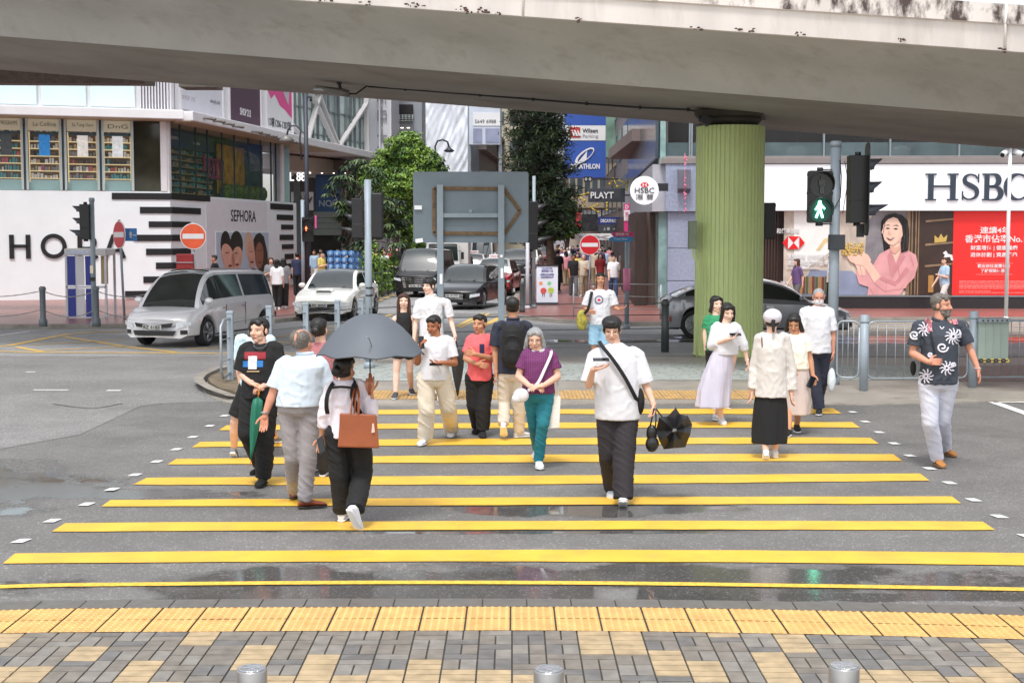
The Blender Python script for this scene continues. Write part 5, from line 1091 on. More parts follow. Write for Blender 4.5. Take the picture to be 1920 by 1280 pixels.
for x0,x1 in ((125,139),(158,172)):
    for y0,y1 in ((480,535),(541,594)):
        m=M();m.bx(kx(x0),D_+.01,kz(y1),kx(x1),D_+.03,kz(y0));m.build('blue_panel',BB,t_)
for y0,y1 in ((480,535),(541,594)):
    m=M();m.bx(kx(141),D_+.01,kz(y1),kx(156),D_+.03,kz(y0));m.build('white_panel',mat('booth_white',lin(214,216,220),.4,0,.05),t_)
m=M();m.bx(kx(182),D_+.3,kz(533),kx(192),D_+.5,kz(480));m.build('phone_unit',mat('phone_beige',lin(190,168,120),.5,0,.1),t_)
ch=[]
BOL=mat('bollard_grey',lin(112,120,126),.5,.15,.1)
for i,x in enumerate((-320,-120,81,181,294,400)):
    g=G(x,612 if x<350 else 611,.125)
    lb={81:'grey cast bollard left of the phone booth, holding drooping chains',181:'grey cast bollard at the foot of the signal pole by the phone booth',294:'grey chain bollard behind the front of the silver car',-120:'grey bollard on the pavement beyond the left edge',-320:'grey bollard on the far left pavement',400:'grey chain bollard behind the silver car'}[x]
    m=M();m.lathe([(.11,0),(.11,.16),(.085,.2),(.075,.24),(.075,.93),(.09,.95),(.09,1.0),(.06,1.04)],g,18);tag(m.build('bollard',BOL,origin=g),lb,'bollard','cast bollards joined by chains');ch.append(g)
for a,b2 in zip(ch,ch[1:]):
    for z,sg_ in ((.93,.16),(.45,.2)):
        m=M();n_=24;m.tube([a.lerp(b2,t/n_)+Vector((0,0,z-sg_*4*(t/n_)*(1-t/n_))) for t in range(n_+1)],[.011 if k % 2 else .016 for k in range(n_+1)],6);o=m.build('chain',mat('chain_grey',lin(150,148,146),.5,.3,.15),origin=a)
        tag(o,('upper' if z>.6 else 'lower')+f' drooping chain {["far left", "left of the first visible bollard", "between the two bollards by the phone booth", "right of the booth bollard", "behind the silver car"][ch.index(a)]}','chain','chains between the cast bollards')
lt,b,zt_=pole('street_lamp','dark lamp post with a curved swan neck arm left of the leafy trees',577,557,150,.085,.125,mt=mat('dark_post',lin(56,60,70),.5,.1,.1),cap=False,cat='lamp')
D_=b.y
m=M();apts=[P(566,300,D_),P(562,262,D_),P(564,245,D_),P(556,236,D_),P(546,236,D_),P(540,244,D_),P(537,258,D_)];m.tube(apts,.035,8);m.tube([P(571,180,D_),P(583,182,D_),P(583,190,D_)],.06,6);m.build('arm',mat('dark_post'),lt)
m=M();m.lathe([(.1,.25),(.16,.2),(.3,.05),(.24,-.02)],P(537,266,D_),16);m.build('lamp_shade',mat('lamp_grey'),lt)
m=M();m.cyl((b.x-.15,D_-.1,.125),(b.x-.15,D_-.1,P(0,375,D_).z),.07,.07,12);m.build('signal_post',GREYPOLE,lt)
t_=thing('pedestrian_signal','black pedestrian signal with the red standing man lit, by the white car','signal',P(577,430,D_-.3));k=1/sc(D_-.3)
m=M();c=P(577,430,D_-.3);m.prism(rrect(20*k,46*k,.06),c,fU,fV,-.15,.15);m.build('casing',BLACKP,t_)
for y in (420,440):m=M();visor(m,P(577,y,D_-.46),9.5*k,.25);m.build('visor',BLACKP,t_)
m=M();man(m,P(574,429,D_-.48),9*k,False);m.build('standing_man',GLOWR,t_);m=M();m.bx(P(588,0,D_).x,D_-.3,P(0,428,D_).z,P(591,0,D_).x,D_-.2,P(0,404,D_).z);m.build('side_sticker',mat('poster_pink'),t_)
lt,b,zt_=pole('street_lamp','black swan neck street lamp against the white tarpaulin',816,545,286,.06,.12,mt=mat('dark_post'),cap=False,cat='lamp',D=84)
m=M();m.tube([P(816,300,84),P(816,275,84),P(820,265,84),P(830,262,84),P(839,266,84),P(842,276,84)],.055,8);m.build('arm',mat('dark_post'),lt);m=M();m.lathe([(.08,.25),(.12,.15),(.33,0),(.2,-.08)],P(842,283,84),14);m.build('lamp_shade',mat('dark_post'),lt)
dp,b,zt_=pole('sign_pole','grey pole wrapped with a pink sleeve on the red paved corner',1175,616,436,.06,.125)
D_=b.y;m=M();m.cyl(P(1175,545,D_),P(1175,503,D_),.09,.09,16);m.build('pink_sleeve',mat('pink_wrap',lin(234,140,176),.5,0,.05),dp)
for nm,y0,y1,x0,x1,mt,tx in (('direction_board',435,443.5,1145,1187,mat('board_magenta',lin(206,30,110),.4,0,.05),'銅鑼灣'),('direction_board',444,452.5,1140,1186,mat('board_sky',lin(40,140,206),.4,0,.05),'Tram Stop')):
    t_=thing(nm,('magenta' if y0<440 else 'sky blue')+' pointed direction board on the pink sleeved pole','sign',P(1166,y0,D_));a,b2=P(x0,y1,D_),P(x1,y0,D_);m=M();m.prism([(a.x,(a.z+b2.z)/2),(a.x+.08,a.z),(b2.x,a.z),(b2.x,b2.z),(a.x+.08,b2.z)],(0,D_-.1,0),fU,fV,-.03,.01);m.build('board',mt,t_)
    text(tx,Vector(((a.x+b2.x)/2,D_-.115,(a.z+b2.z)/2)),fU,fV,.34,.07,WHITEP,'lettering',t_,.008)
t_=thing('banner_stand','white roll-up banner with round red and green cartoon faces on the red pavement','banner',G(1026,571,.125));D_=48.3;a,b2=P(1006,567,D_),P(1046,499,D_)
m=M();m.bx(a.x,D_,a.z,b2.x,D_+.03,b2.z);m.build('sheet',mat('banner_white',lin(226,232,244),.5,0,.03),t_)
m=M();m.bx(a.x-.03,D_-.02,b2.z,b2.x+.03,D_+.05,b2.z+.05);m.bx(a.x-.02,D_-.1,.13,b2.x+.02,D_+.12,a.z);m.build('frame',DARKM,t_)
for s_,y,w in (('CALLING FOR',503,20),('運動預防中風',508,22),('低碳綠色生活由我做起',514.5,26),('共創健康好城市',519.5,24)):text(s_,P(1026,y,D_-.01),fU,fV,w/sc(D_),4/sc(D_),mat('banner_violet',lin(90,80,150),.5),'lettering',t_,.005,.01)
for x,y,r,mt in ((1014,531,3.6,mat('banner_orange',lin(238,160,110),.5)),(1030,531,3.6,mat('banner_mint',lin(130,210,140),.5)),(1019,545,5.8,mat('banner_red',lin(228,96,90),.5)),(1033,544,5.8,mat('banner_lime',lin(190,210,90),.5))):
    m=M();c=P(x,y,D_-.008);m.cyl(c,c+Vector((0,.006,0)),r/sc(D_),r/sc(D_),20);m.build('round_motif',mt,t_)
m=M()
for x,y in ((1019,553),(1033,553)):m.box(P(x-1.5,y,D_-.01),(.02,.005,.12));m.box(P(x+1.5,y,D_-.01),(.02,.005,.12))
for x,y in ((1017,544),(1021,544),(1031,543),(1035,543)):m.box(P(x,y,D_-.016),(.015,.005,.03))
m.build('motif_lines',mat('dark_ink'),t_)
for i,(x,y,yt) in enumerate(((979,585,529),(986,578,520),(994,574,515),(1000,566,512))):
    g=G(x,y,.125);m=M();zt_=P(x,yt,g.y).z;m.lathe([(.09,0),(.09,.1),(.07,.14),(.07,zt_-.2),(.08,zt_-.18),(.05,zt_-.1)],g,14);tag(m.build('bollard',mat('dark_bollard'),origin=g),['nearest dark grey bollard left of the banner stand','second dark grey bollard left of the banner stand','third dark grey bollard left of the banner stand','farthest dark grey bollard left of the banner stand'][i],'bollard','dark bollards at the street mouth')
pole('street_pole','pale slim pole left of the banner stand',989,580,455,.06,.125,mt=mat('pale_pole',lin(190,188,196),.5,0,.05),cap=False);pole('street_pole','grey slim pole touching the left edge of the banner stand',1001,577,330,.055,.125,cap=False)
side_signal('black traffic signal right beside the edge of the big grey sign',996,378,468,46,1,False,bk=BLACKP)
# ================================================================= vegetation
LG=[mat('leaf_'+n,c,.45,0,.25,3) for n,c in (('bright',(.19,.31,.04)),('mid',(.10,.20,.03)),('deep',(.03,.07,.018)))]
LD=[mat('needle_'+n,c,.6,0,.3,3) for n,c in (('dark',(.030,.056,.022)),('darker',(.016,.030,.014)),('olive',(.065,.095,.03)),('mauve',(.075,.05,.055)))]
LP=[mat('palm_leaf_'+n,c,.5,0,.25,3) for n,c in (('mid',(.055,.10,.035)),('dark',(.02,.045,.02)),('pale',(.12,.17,.07)))]
BARK=mat('bark',lin(96,84,74),.9,0,.3,8,bump=.5,bs=20)
def leafcloud(m_,lobes,n,size,rr,nm,flat_=.5,elong=1.6):
    tot=sum(l[1][0]*l[1][1]*l[1][2] for l in lobes)
    for c,r in lobes:
        for _ in range(int(n*r[0]*r[1]*r[2]/tot)):
            d=Vector((rr.gauss(0,1),rr.gauss(0,1),rr.gauss(0,1))).normalized();rad=rr.uniform(.55,1.06) ** .6
            q=noise.noise(Vector((d.x*2.1+c[0],d.y*2.1+c[1],d.z*2.1+c[2])));rad *= 1+.35*q
            p=Vector(c)+Vector((d.x*r[0],d.y*r[1],d.z*r[2]))*rad
            a=(d+Vector((rr.gauss(0,.7),rr.gauss(0,.7),rr.gauss(0,.5)+flat_))).normalized();u,w=basis(a);an=rr.uniform(0,6.28);u2=u*math.cos(an)+w*math.sin(an);w2=a.cross(u2);s=size*rr.uniform(.6,1.3)
            mi=0 if (q>.05 and rr.random()<.7) else (rr.choice((1,1,2)) if len(nm)>2 else rr.randrange(len(nm)))
            m_.add([p-u2*s*elong*.5,p+w2*s*.4+a*s*.12,p+u2*s*elong*.5,p-w2*s*.4+a*s*.12],[(0,1,2,3)],mi)
def tree(name,label,base,top,lobes,n,size,mats,seed,tr=.16,limbs=6):
    t_=thing(name,label,'tree',base);rr=random.Random(seed);m_=M();bv=Vector(base);tv=Vector(top)
    m_.tube([bv,bv.lerp(tv,.3)+Vector((rr.uniform(-.1,.1),0,0)),bv.lerp(tv,.65)+Vector((rr.uniform(-.15,.15),rr.uniform(-.1,.1),0)),tv],[tr*1.2,tr,tr*.75,tr*.3],9)
    for c,r in lobes[:limbs]:s_=bv.lerp(tv,rr.uniform(.4,.7));m_.tube([s_,s_.lerp(Vector(c),.5)+Vector((0,0,.1)),Vector(c)],[tr*.4,tr*.28,tr*.1],6)
    m_.build('trunk',BARK,t_);m_=M();leafcloud(m_,lobes,n,size,rr,mats);m_.build('crown',mats,t_,recalc=False);return t_
def L3(x,y,D_,rx,ry,rz=None):p=P(x,y,D_);k=1/sc(D_);return (tuple(p),(rx*k,(rx+ry)/2*k,ry*k))
tree('leafy_tree','bright green leafy tree left of the white tarpaulin',(P(738,440,70).x,70,.12),P(755,300,70),[L3(762,285,70,38,36),L3(735,320,70.4,42,38),L3(790,308,70,40,30),L3(765,345,69.6,50,34),L3(740,380,70,42,38),L3(770,410,70,34,34),L3(815,322,70.3,26,18),L3(768,262,70,20,16),L3(705,345,71,30,26),L3(775,450,70.3,22,30)],30000,.115,LG,3)
tree('leafy_tree','dark green tree behind the bright leafy tree on the left pavement',(P(700,440,78).x,78,.12),P(700,330,78),[L3(700,350,78,46,40),L3(735,400,78,46,46),L3(680,400,78,34,46)],12000,.15,LG[1:]+[LD[0]],5)
t_=thing('umbrella_tree','tree with fingered drooping leaves beside the tall grey pole','tree',(P(655,440,62).x,62,.12));rr=random.Random(11);m=M();b0=Vector(t_.location)
tips=[P(x+rr.uniform(-8,8),y+rr.uniform(-8,8),62+rr.uniform(-1,1)) for x,y in ((650,318),(672,305),(700,318),(640,345),(668,340),(715,345),(636,372),(655,385),(690,370),(730,372),(745,400),(640,405),(662,420),(725,430),(748,435),(700,400),(672,450),(650,445),(735,460),(690,330),(660,362),(715,390),(630,362),(756,380),(645,330),(710,330),(680,355),(742,415),(668,400),(648,425))]
for q in tips:s_=b0+Vector((rr.uniform(-.3,.3),0,rr.uniform(1.6,3.2)));m.tube([s_,s_.lerp(q,.6)+Vector((0,0,.1)),q],[.06,.035,.02],5)
m.tube([b0,b0+Vector((.05,0,2)),b0+Vector((.1,0,4))],[.14,.11,.06],8);m.build('trunk',BARK,t_);m=M()
for q in tips:
    for k in range(5):
        h=q+Vector((rr.uniform(-.3,.3),rr.uniform(-.3,.3),rr.uniform(-.25,.25)));mi=rr.choice((0,0,1,1,2))
        for j in range(10):
            a=2*math.pi*j/10+rr.uniform(-.2,.2);d=Vector((math.cos(a),math.sin(a),rr.uniform(-.5,-.05)));u=Vector((-math.sin(a),math.cos(a),0))*.055;l=rr.uniform(.3,.46)
            m.add([h,h+d*l*.55+u,h+d*l+Vector((0,0,-.12)),h+d*l*.55-u],[(0,1,2,3)],mi)
m.build('crown',LP,t_,recalc=False)
t_=thing('conifer','tall dark conifer with drooping foliage in the middle of the street view','tree',(P(1037,440,57).x,57,.12));rr=random.Random(21);b0=Vector(t_.location);m=M()
tz=P(0,150,57).z;m.tube([b0,b0+Vector((-.15,0,2.2)),b0+Vector((-.45,0,5)),b0+Vector((-.6,0,tz))],[.21,.16,.12,.03],9);br=[]
for k in range(300):
    f=rr.random() ** .9;z=1.9+f*(tz-2.0);a=rr.uniform(0,2*math.pi);ln=(1.65-.62*f)*rr.uniform(.6,1.1)*(1 if z>2.6 else .75);s_=b0+Vector((-.15-.45*min(1,z/5),0,z));e=s_+Vector((math.cos(a)*ln,math.sin(a)*ln,rr.uniform(-.1,.35)))
    m.tube([s_,s_.lerp(e,.6)+Vector((0,0,.12)),e],[.03,.018,.008],4);br.append((s_,e))
m.build('trunk',BARK,t_);m=M()
for s_,e in br:
    for k in range(75):
        t=rr.uniform(.25,1.05);p=s_.lerp(e,t)+Vector((rr.gauss(0,.12),rr.gauss(0,.12),rr.gauss(.03,.1)));d=Vector((rr.gauss(0,.6),rr.gauss(0,.6),rr.uniform(-.6,.8))).normalized()*rr.uniform(.12,.28);u=basis(d)[0]*.026
        cl=noise.noise(Vector((p.x*1.5,p.y*1.5,p.z*1.5)));mi=2 if cl>.25 and rr.random()<.5 else (3 if cl<-.32 and rr.random()<.35 else rr.choice((0,0,1)))
        m.add([p-u,p+u,p+d+u*.3,p+d-u*.3],[(0,1,2,3)],mi)
        u=d.cross(u).normalized()*.022;m.add([p-u,p+u,p+d+u*.3,p+d-u*.3],[(0,1,2,3)],mi)
m.build('crown',LD,t_,recalc=False)
tree('street_tree','small dark street tree low between the conifer and the far shops',(P(1062,440,90).x,90,.12),P(1062,400,90),[L3(1060,400,90,28,26),L3(1050,430,90,26,20),L3(1072,425,90,20,22)],3500,.2,LG[1:]+[LD[0]],8)
tree('street_tree','distant green tree at the end of the road left of the big sign post',(P(905,440,125).x,125,.12),P(905,425,125),[L3(900,425,125,40,22),L3(930,440,125,30,14)],3000,.3,LG,9)
t_=thing('pavement_fence','dark rail fence along the left pavement edge by the black people carrier','fence',(P(720,440,62).x,62,.12));fa,fb=G(690,566,.125),G(800,530,.125)
m=M()
for k in range(12):p=fa.lerp(fb,k/11);m.cyl(p,p+Vector((0,0,1.0)),.025,.025,6)
for z in (.95,.5,.15):m.tube([fa+Vector((0,0,z)),fb+Vector((0,0,z))],.02,6)
m.build('rails',mat('fence_green_dark',lin(60,66,60),.5,.1,.1),t_)
for i,(x,y,h) in enumerate(((700,560,1.9),(712,556,2.2),(724,551,1.7),(736,547,1.4),(750,541,1.5))):
    g=G(x,y,.125)+Vector((-.25,.2,0));rr=random.Random(30+i);pt_=thing('young_plant',['slender young plant at the near end of the pavement fence','tallest slender young plant behind the pavement fence','middle young plant behind the pavement fence','fourth young plant along the pavement fence','leafy young plant at the far end of the pavement fence'][i],'plant',g,0,'young plants behind the pavement fence')
    m=M();m.tube([g,g+Vector((.05,0,h*.6)),g+Vector((0,0,h))],[.02,.015,.008],5);m.build('stem',BARK,pt_);m=M();leafcloud(m,[((g.x,g.y,g.z+h*.55),(.28,.28,h*.45)),((g.x+.1,g.y,g.z+.35),(.35,.3,.3))],420,.12,rr,LG);m.build('foliage',LG,pt_,recalc=False)
ct=thing('bottle_cart','blue wire cage cart loaded with water bottles behind the white car','cart',(P(647,440,61).x,61,.12));D_=61
a,b2=P(611,512,D_),P(679,471,D_);m=M();CB=mat('cage_blue',lin(70,120,180),.45,.1,.1)
for x in np.linspace(P(611,0,D_).x,P(680,0,D_).x,7):
    for yy in (D_-.02,D_+1.1):m.cyl((x,yy,.35),(x,yy,b2.z+.02),.012,.012,5)
for z in np.linspace(.4,b2.z,6):
    for yy in (D_-.02,D_+1.1):m.cyl((a.x,yy,z),(b2.x,yy,z),.012,.012,5)
for k in range(9):x=P(654+k*3,0,D_).x;m.cyl((x,D_-.03,.35),(x,D_-.03,b2.z),.008,.008,4)
m.bx(a.x,D_,.3,b2.x,D_+1.1,.36);m.build('cage',CB,ct);m=M()
for x in (a.x+.15,b2.x-.15):m.cyl((x,D_+.1,.24),(x+.06,D_+.1,.24),.11,.11,12);m.cyl((x,D_+1,.24),(x+.06,D_+1,.24),.11,.11,12)
m.build('wheel',BLACKP,ct)
WBM=mat('bottle_blue',lin(110,165,220),.12,0,.12,3);WBC=mat('bottle_label',lin(200,220,240),.4,0,.1)
proto=None
rows_,cols_=5,5
for r in range(rows_):
    for c_ in range(cols_):
        x=a.x+.17+c_*(b2.x-a.x-.34)/(cols_-1);z=.52+r*(b2.z-.62)/(rows_-1)
        lab=f'blue water bottle lying in the cage cart, {["bottom", "second", "middle", "fourth", "top"][r]} row, {["far left", "left", "centre", "right", "far right"][c_]}'
        if proto is None:
            proto=thing('water_bottle',lab,'bottle',(x,D_+.05,z),0,'water bottles in the cage cart')
            m=M();rings=[]
            for y,rd in ((0,.06),(.03,.13),(.12,.135),(.14,.125),(.16,.135),(.26,.135),(.28,.125),(.3,.135),(.42,.13),(.48,.06),(.52,.03)):rings.append([(rd*math.cos(q),y,rd*math.sin(q)) for q in [k*math.pi/8 for k in range(16)]])
            m.loft(rings);m.build('body',WBM,proto,local=True)
            m=M();m.loft([[(rd*math.cos(q),y,rd*math.sin(q)) for q in [k*math.pi/8 for k in range(16)]] for y,rd in ((-.004,.05),(.001,.05))]);m.build('base_ring',WBC,proto,local=True)
        else:
            c2=copy_tree(proto);c2.location=(x,D_+.05,z);c2['label']=lab
# ================================================================= vehicles
GLASSD=mat('car_glass',(.02,.028,.028),.03,0,.5,1.5,spec=.9,coat=1);TYRE=mat('tyre',(.018,.018,.019),.8,0,.1);RIM=mat('alloy_rim',lin(150,152,156),.3,.7,.1);CHROME=mat('chrome',lin(210,212,216),.12,1,.05);HEADL=mat('headlamp',lin(225,232,238),.08,.2,.15,12,coat=1);PLATE=mat('number_plate',lin(190,190,186),.5,0,.05);TRIM=mat('black_trim',(.012,.012,.013),.45,0,.1)
TAILR=mat('tail_lamp_red',lin(170,24,30),.15,0,.1,coat=1)
def paint(n,c,metal=.3):return mat('car_paint_'+n,c,.28,metal,.03,3,coat=1,dirt=.08,dcol=(.2,.19,.17),ds=3)
def car(name,label,fc,phi,L,W_,H,pt,deck,cab,cat='car',tumble=.32,kc=.28,zb=.22,wr=.32,wx=(.31,.30),roofm=None,plate='',grille='std',lamps=1,scoop=False,taxi=False,glass=None,group=None,pillar=True,xtr=None):
    """fc: ground point of the front centre; phi: heading, degrees left of straight towards the camera.
    deck: [(x/L, z)] shoulder line; cab: (cowl x, roof front x, roof rear x, rear base x) as x/L"""
    hd=Vector((-math.sin(R(phi)),-math.cos(R(phi)),0));c0=Vector(fc)-hd*L/2;rz=math.atan2(hd.y,hd.x)
    t=thing(name,label,cat,c0,rz,group);h=L/2
    dk=lambda x:float(np.interp(x/L,[p[0] for p in deck],[p[1] for p in deck]))
    cx,rf,rr_,rb=[q*L for q in cab]
    def roof(x):
        d=dk(x)
        if x>=cx or x<=rb:return d
        if x>rf:u=(cx-x)/(cx-rf);return d+(H-.02-d)*math.sin(u*math.pi/2) ** .92
        if x<rr_:u=(x-rb)/(rr_-rb);return d+(H-.05-d)*math.sin(u*math.pi/2) ** .8
        return H-.05*((x-rf)/(rf-rr_)) ** 2
    def hw(x):return W_/2*(1-.10*abs(x/h) ** 5)
    wf,wb=h-L*wx[0]*.58,-h+L*wx[1]*.60
    def bend(x,y):e=max(0,(abs(x)-h*.62)/(h*.38));return x-math.copysign(kc*(abs(y)/(W_/2)) ** 2.4*e*e,x)
    st=sorted(set([round(-h+L*i/56,3) for i in range(57)]+[round(q,3) for q in (cx,rf,rr_,rb,h-.02,h-.06,-h+.02,-h+.06)]));rows=[]
    for x in st:
        w=hw(x);d,rf_=dk(x),roof(x);ed=min(1,max(0,(h-abs(x))/.05));
        arch=max([math.sqrt(max(0,(wr+.06) ** 2-(x-q) ** 2))+wr if abs(x-q)<wr+.06 else 0 for q in (wf,wb)]);z2=max(zb+.06,arch);z3=max(d*.56,z2+.03)
        cabin=rf_>d+.02;w5=w*.93;w6=w5-tumble*(rf_-d) if cabin else w*.80;z6=rf_-(.06 if cabin else 0) if cabin else d+.015
        half=[(0,zb+.03),(w*.8,max(zb,arch*.98 if arch else 0)),(w*(.975 if ed>.5 else .95),z2),(w,z3),(w*.985,max(d-.07,z3+.01)),(w5,d)]
        a5,a6=(w5,d),(w6,z6);lp_=lambda q:(a5[0]+(a6[0]-a5[0])*q,a5[1]+(a6[1]-a5[1])*q)
        zt_=rf_ if cabin else d+.03;a7=(w6*.86,(z6+.03) if cabin else d+.022);half += [lp_(.10),lp_(.9),a6,a7,(w6*.45,zt_+.005),(0,zt_+.012)]
        rows.append((x,half))
    nh=12;full=[]
    for x,half in rows:
        ring=[(bend(x,y),y,z) for y,z in half]+[(bend(x,y),-y,z) for y,z in half[-2:0:-1]]
        full.append(ring)
    n=len(full[0]);parts={'body':[],'windscreen':[],'rear_window':[],'side_window':[],'roof':[]};ns=len(st)
    bp_=[cx+.0,(rf+rr_)/2+.12*L*.3,rr_+.04*L]
    for i in range(ns-1):
        xm=(st[i]+st[i+1])/2;r0,r1=roof(st[i])-dk(st[i]),roof(st[i+1])-dk(st[i+1])
        for j in range(n):
            jj=j if j<nh-1 else (n-1-j);f=[i*n+j,i*n+(j+1) % n,(i+1)*n+(j+1) % n,(i+1)*n+j];k='body'
            if min(r0,r1)>.01 or max(r0,r1)>.12:
                if jj in (9,10) and rf<xm<cx:k='windscreen'
                elif jj in (9,10) and rb<xm<rr_ :k='rear_window'
                elif jj==6 and rb+.12<xm<cx-.22 and max(r0,r1)>.18 and not any(abs(xm-q)<.05 for q in bp_[1:2]):k='side_window'
                elif jj>=8 and roofm is not None:k='roof'
            parts[k].append(f)
    allv=[p for r in full for p in r]
    parts['body'] += [list(range(n))[::-1],list(range((ns-1)*n,ns*n))]
    for k,fs in parts.items():
        if not fs:continue
        m_=M();used=sorted({i for f in fs for i in f});mp={q:i for i,q in enumerate(used)};m_.add([allv[q] for q in used],[[mp[i] for i in f] for f in fs],0,True)
        o=m_.build(k,{'body':pt,'roof':roofm}.get(k,glass or GLASSD),t,local=True);o.data.set_sharp_from_angle(angle=R(32))
    for q,s_ in ((wf,1),(wf,-1),(wb,1),(wb,-1)):
        y=s_*(W_/2-.12);m_=M();m_.loft([[(q+r*math.cos(a),y+s_*o_,wr+r*math.sin(a)) for a in [k*math.pi/14 for k in range(28)]] for o_,r in ((-.1,wr*.8),(-.1,wr-.02),(-.07,wr),(.07,wr),(.1,wr-.03),(.1,wr*.7),(.06,wr*.66))]);wh=m_.build('wheel',TYRE,t,local=True)
        m_=M();m_.loft([[(q+r*math.cos(a),y+s_*o_,wr+r*math.sin(a)) for a in [k*math.pi/12 for k in range(24)]] for o_,r in ((.065,wr*.7),(.1,wr*.69),(.1,wr*.62),(.06,wr*.58))])
        for k in range(5):a=k*2*math.pi/5;u=Vector((math.cos(a),0,math.sin(a)));m_.tube([Vector((q,y+s_*.1,wr)),Vector((q,y+s_*.1,wr))+u*wr*.64],.028,5)
        m_.build('rim',RIM,wh,local=True)
    m_=M();m_.bx(-h+.2,-W_/2+.22,zb+.02,h-.2,W_/2-.22,zb+.3);m_.build('underbody',TRIM,t,local=True)
    nose=dk(h-.001)
    def FX(y,z):return h-kc*(abs(y)/(W_/2)) ** 2.4
    def patch(nm,quad,mt,off=.006,th=.02,nu=8,rear=False):
        m_=M();n1=nu+1;A_=[]
        for lay in (off,off-th):
            for v in (0,1):
                for i in range(n1):
                    u=i/nu;y=(quad[0][0]+(quad[1][0]-quad[0][0])*u)*(1-v)+(quad[3][0]+(quad[2][0]-quad[3][0])*u)*v;z=(quad[0][1]+(quad[1][1]-quad[0][1])*u)*(1-v)+(quad[3][1]+(quad[2][1]-quad[3][1])*u)*v
                    xx=FX(y,z)+lay;A_.append((-xx if rear else xx,y,z))
        fs=[]
        for i in range(nu):fs += [(i,i+1,n1+i+1,n1+i),(2*n1+i,3*n1+i,3*n1+i+1,2*n1+i+1),(n1+i,n1+i+1,3*n1+i+1,3*n1+i),(i,2*n1+i,2*n1+i+1,i+1)]
        fs += [(0,n1,3*n1,2*n1),(nu,2*n1+nu,3*n1+nu,n1+nu)];m_.add(A_,fs,0,False);return m_.build(nm,mt,t,local=True)
    w2=W_/2;zc=nose-.03
    if grille=='std':patch('grille',[(-w2*.46,zc-.13),(w2*.46,zc-.13),(w2*.52,zc),(-w2*.52,zc)],TRIM);patch('chrome_bar',[(-w2*.5,zc-.05),(w2*.5,zc-.05),(w2*.52,zc-.02),(-w2*.52,zc-.02)],CHROME,.014)
    elif grille=='vee':
        for s_ in (-1,1):patch('grille',[(0,zc-.14),(s_*w2*.5,zc-.10),(s_*w2*.55,zc-.01),(0,zc-.06)],TRIM)
        patch('chrome_bar',[(-w2*.1,zc-.085),(w2*.1,zc-.085),(w2*.1,zc-.03),(-w2*.1,zc-.03)],CHROME,.012)
    elif grille=='big':
        patch('grille',[(-w2*.48,.36),(w2*.48,.36),(w2*.62,zc),(-w2*.62,zc)],TRIM)
        for k in range(6):z=.42+(zc-.42)*k/5;patch('grille_slat',[(-w2*(.5+.1*k/5),z-.014),(w2*(.5+.1*k/5),z-.014),(w2*(.5+.1*k/5),z+.02),(-w2*(.5+.1*k/5),z+.02)],CHROME,.016)
    elif grille=='slats':
        patch('grille',[(-w2*.36,zc-.2),(w2*.36,zc-.2),(w2*.42,zc),(-w2*.42,zc)],TRIM)
        for k in range(4):z=zc-.17+k*.05;patch('grille_slat',[(-w2*.38,z-.010),(w2*.38,z-.010),(w2*.39,z+.018),(-w2*.39,z+.018)],CHROME,.014)
    if lamps:
        for s_ in (-1,1):patch('headlight',[(s_*w2*.62,zc-.13),(s_*w2*.96,zc-.07),(s_*w2*.97,zc+.02),(s_*w2*.64,zc-.01)],HEADL,.012)
        patch('lower_intake',[(-w2*.55,zb+.06),(w2*.55,zb+.06),(w2*.62,zb+.17),(-w2*.62,zb+.17)],TRIM,.008)
        for s_ in (-1,1):patch('fog_lamp',[(s_*w2*.72,zb+.09),(s_*w2*.88,zb+.09),(s_*w2*.88,zb+.18),(s_*w2*.72,zb+.18)],TRIM if not scoop else HEADL,.008,nu=3)
    if plate:
        pz=zb+.25;p_=patch('number_plate',[(-.23,pz-.05),(.23,pz-.05),(.23,pz+.05),(-.23,pz+.05)],PLATE,.03,nu=2)
        wm=Matrix.Translation(c0) @ Matrix.Rotation(rz,4,'Z');cc=wm @ Vector((h+.034,0,pz));U_=(wm.to_3x3() @ Vector((0,1,0)));text(plate,cc,U_,Vector((0,0,1)),.40,.075,mat('dark_ink'),'lettering',t,.006,.01)
    for s_ in (-1,1):
        patch('tail_light',[(s_*w2*.6,zc-.1),(s_*w2*.95,zc-.1),(s_*w2*.95,zc+.03),(s_*w2*.6,zc+.03)],TAILR,.012,rear=True)
        m_=M();xm_=cx-.28;ym=s_*(hw(xm_)*.93+.10);m_.ell((xm_,ym,dk(xm_)+.09),(.07,.11,.075));m_.tube([(xm_,s_*hw(xm_)*.9,dk(xm_)+.03),(xm_,ym,dk(xm_)+.06)],.025,6);m_.build('mirror',pt if not taxi else TRIM,t,local=True)
        for xd in (cx-.22*L,cx-.42*L):
            m_=M();y=s_*(hw(xd)+.012);m_.bx(xd-.09,y-.012,dk(xd)-.16,xd+.09,y+.012,dk(xd)-.13);m_.build('door_handle',CHROME if not taxi else TRIM,t,local=True)
            m_=M();x_=xd-.12;m_.bx(x_-.006,s_*(hw(x_)+.0005)-.006,.4,x_+.006,s_*(hw(x_)+.0005)+.004,dk(x_)-.08);m_.build('door_gap',TRIM,t,local=True)
    if scoop:m_=M();xs_=cx+.42;m_.prism([(-.26,0),(.26,0),(.22,.055),(-.22,.055)],(xs_+.05,0,dk(xs_)+.03),(0,1,0),(.25,0,1),-.03,.25);m_.build('bonnet_scoop',pt,t,local=True);m_=M();m_.prism([(-.23,.008),(.23,.008),(.2,.048),(-.2,.048)],(xs_+.305,0,dk(xs_)+.0),(0,1,0),(.25,0,1),0,.02);m_.build('scoop_mouth',TRIM,t,local=True)
    m_=M()
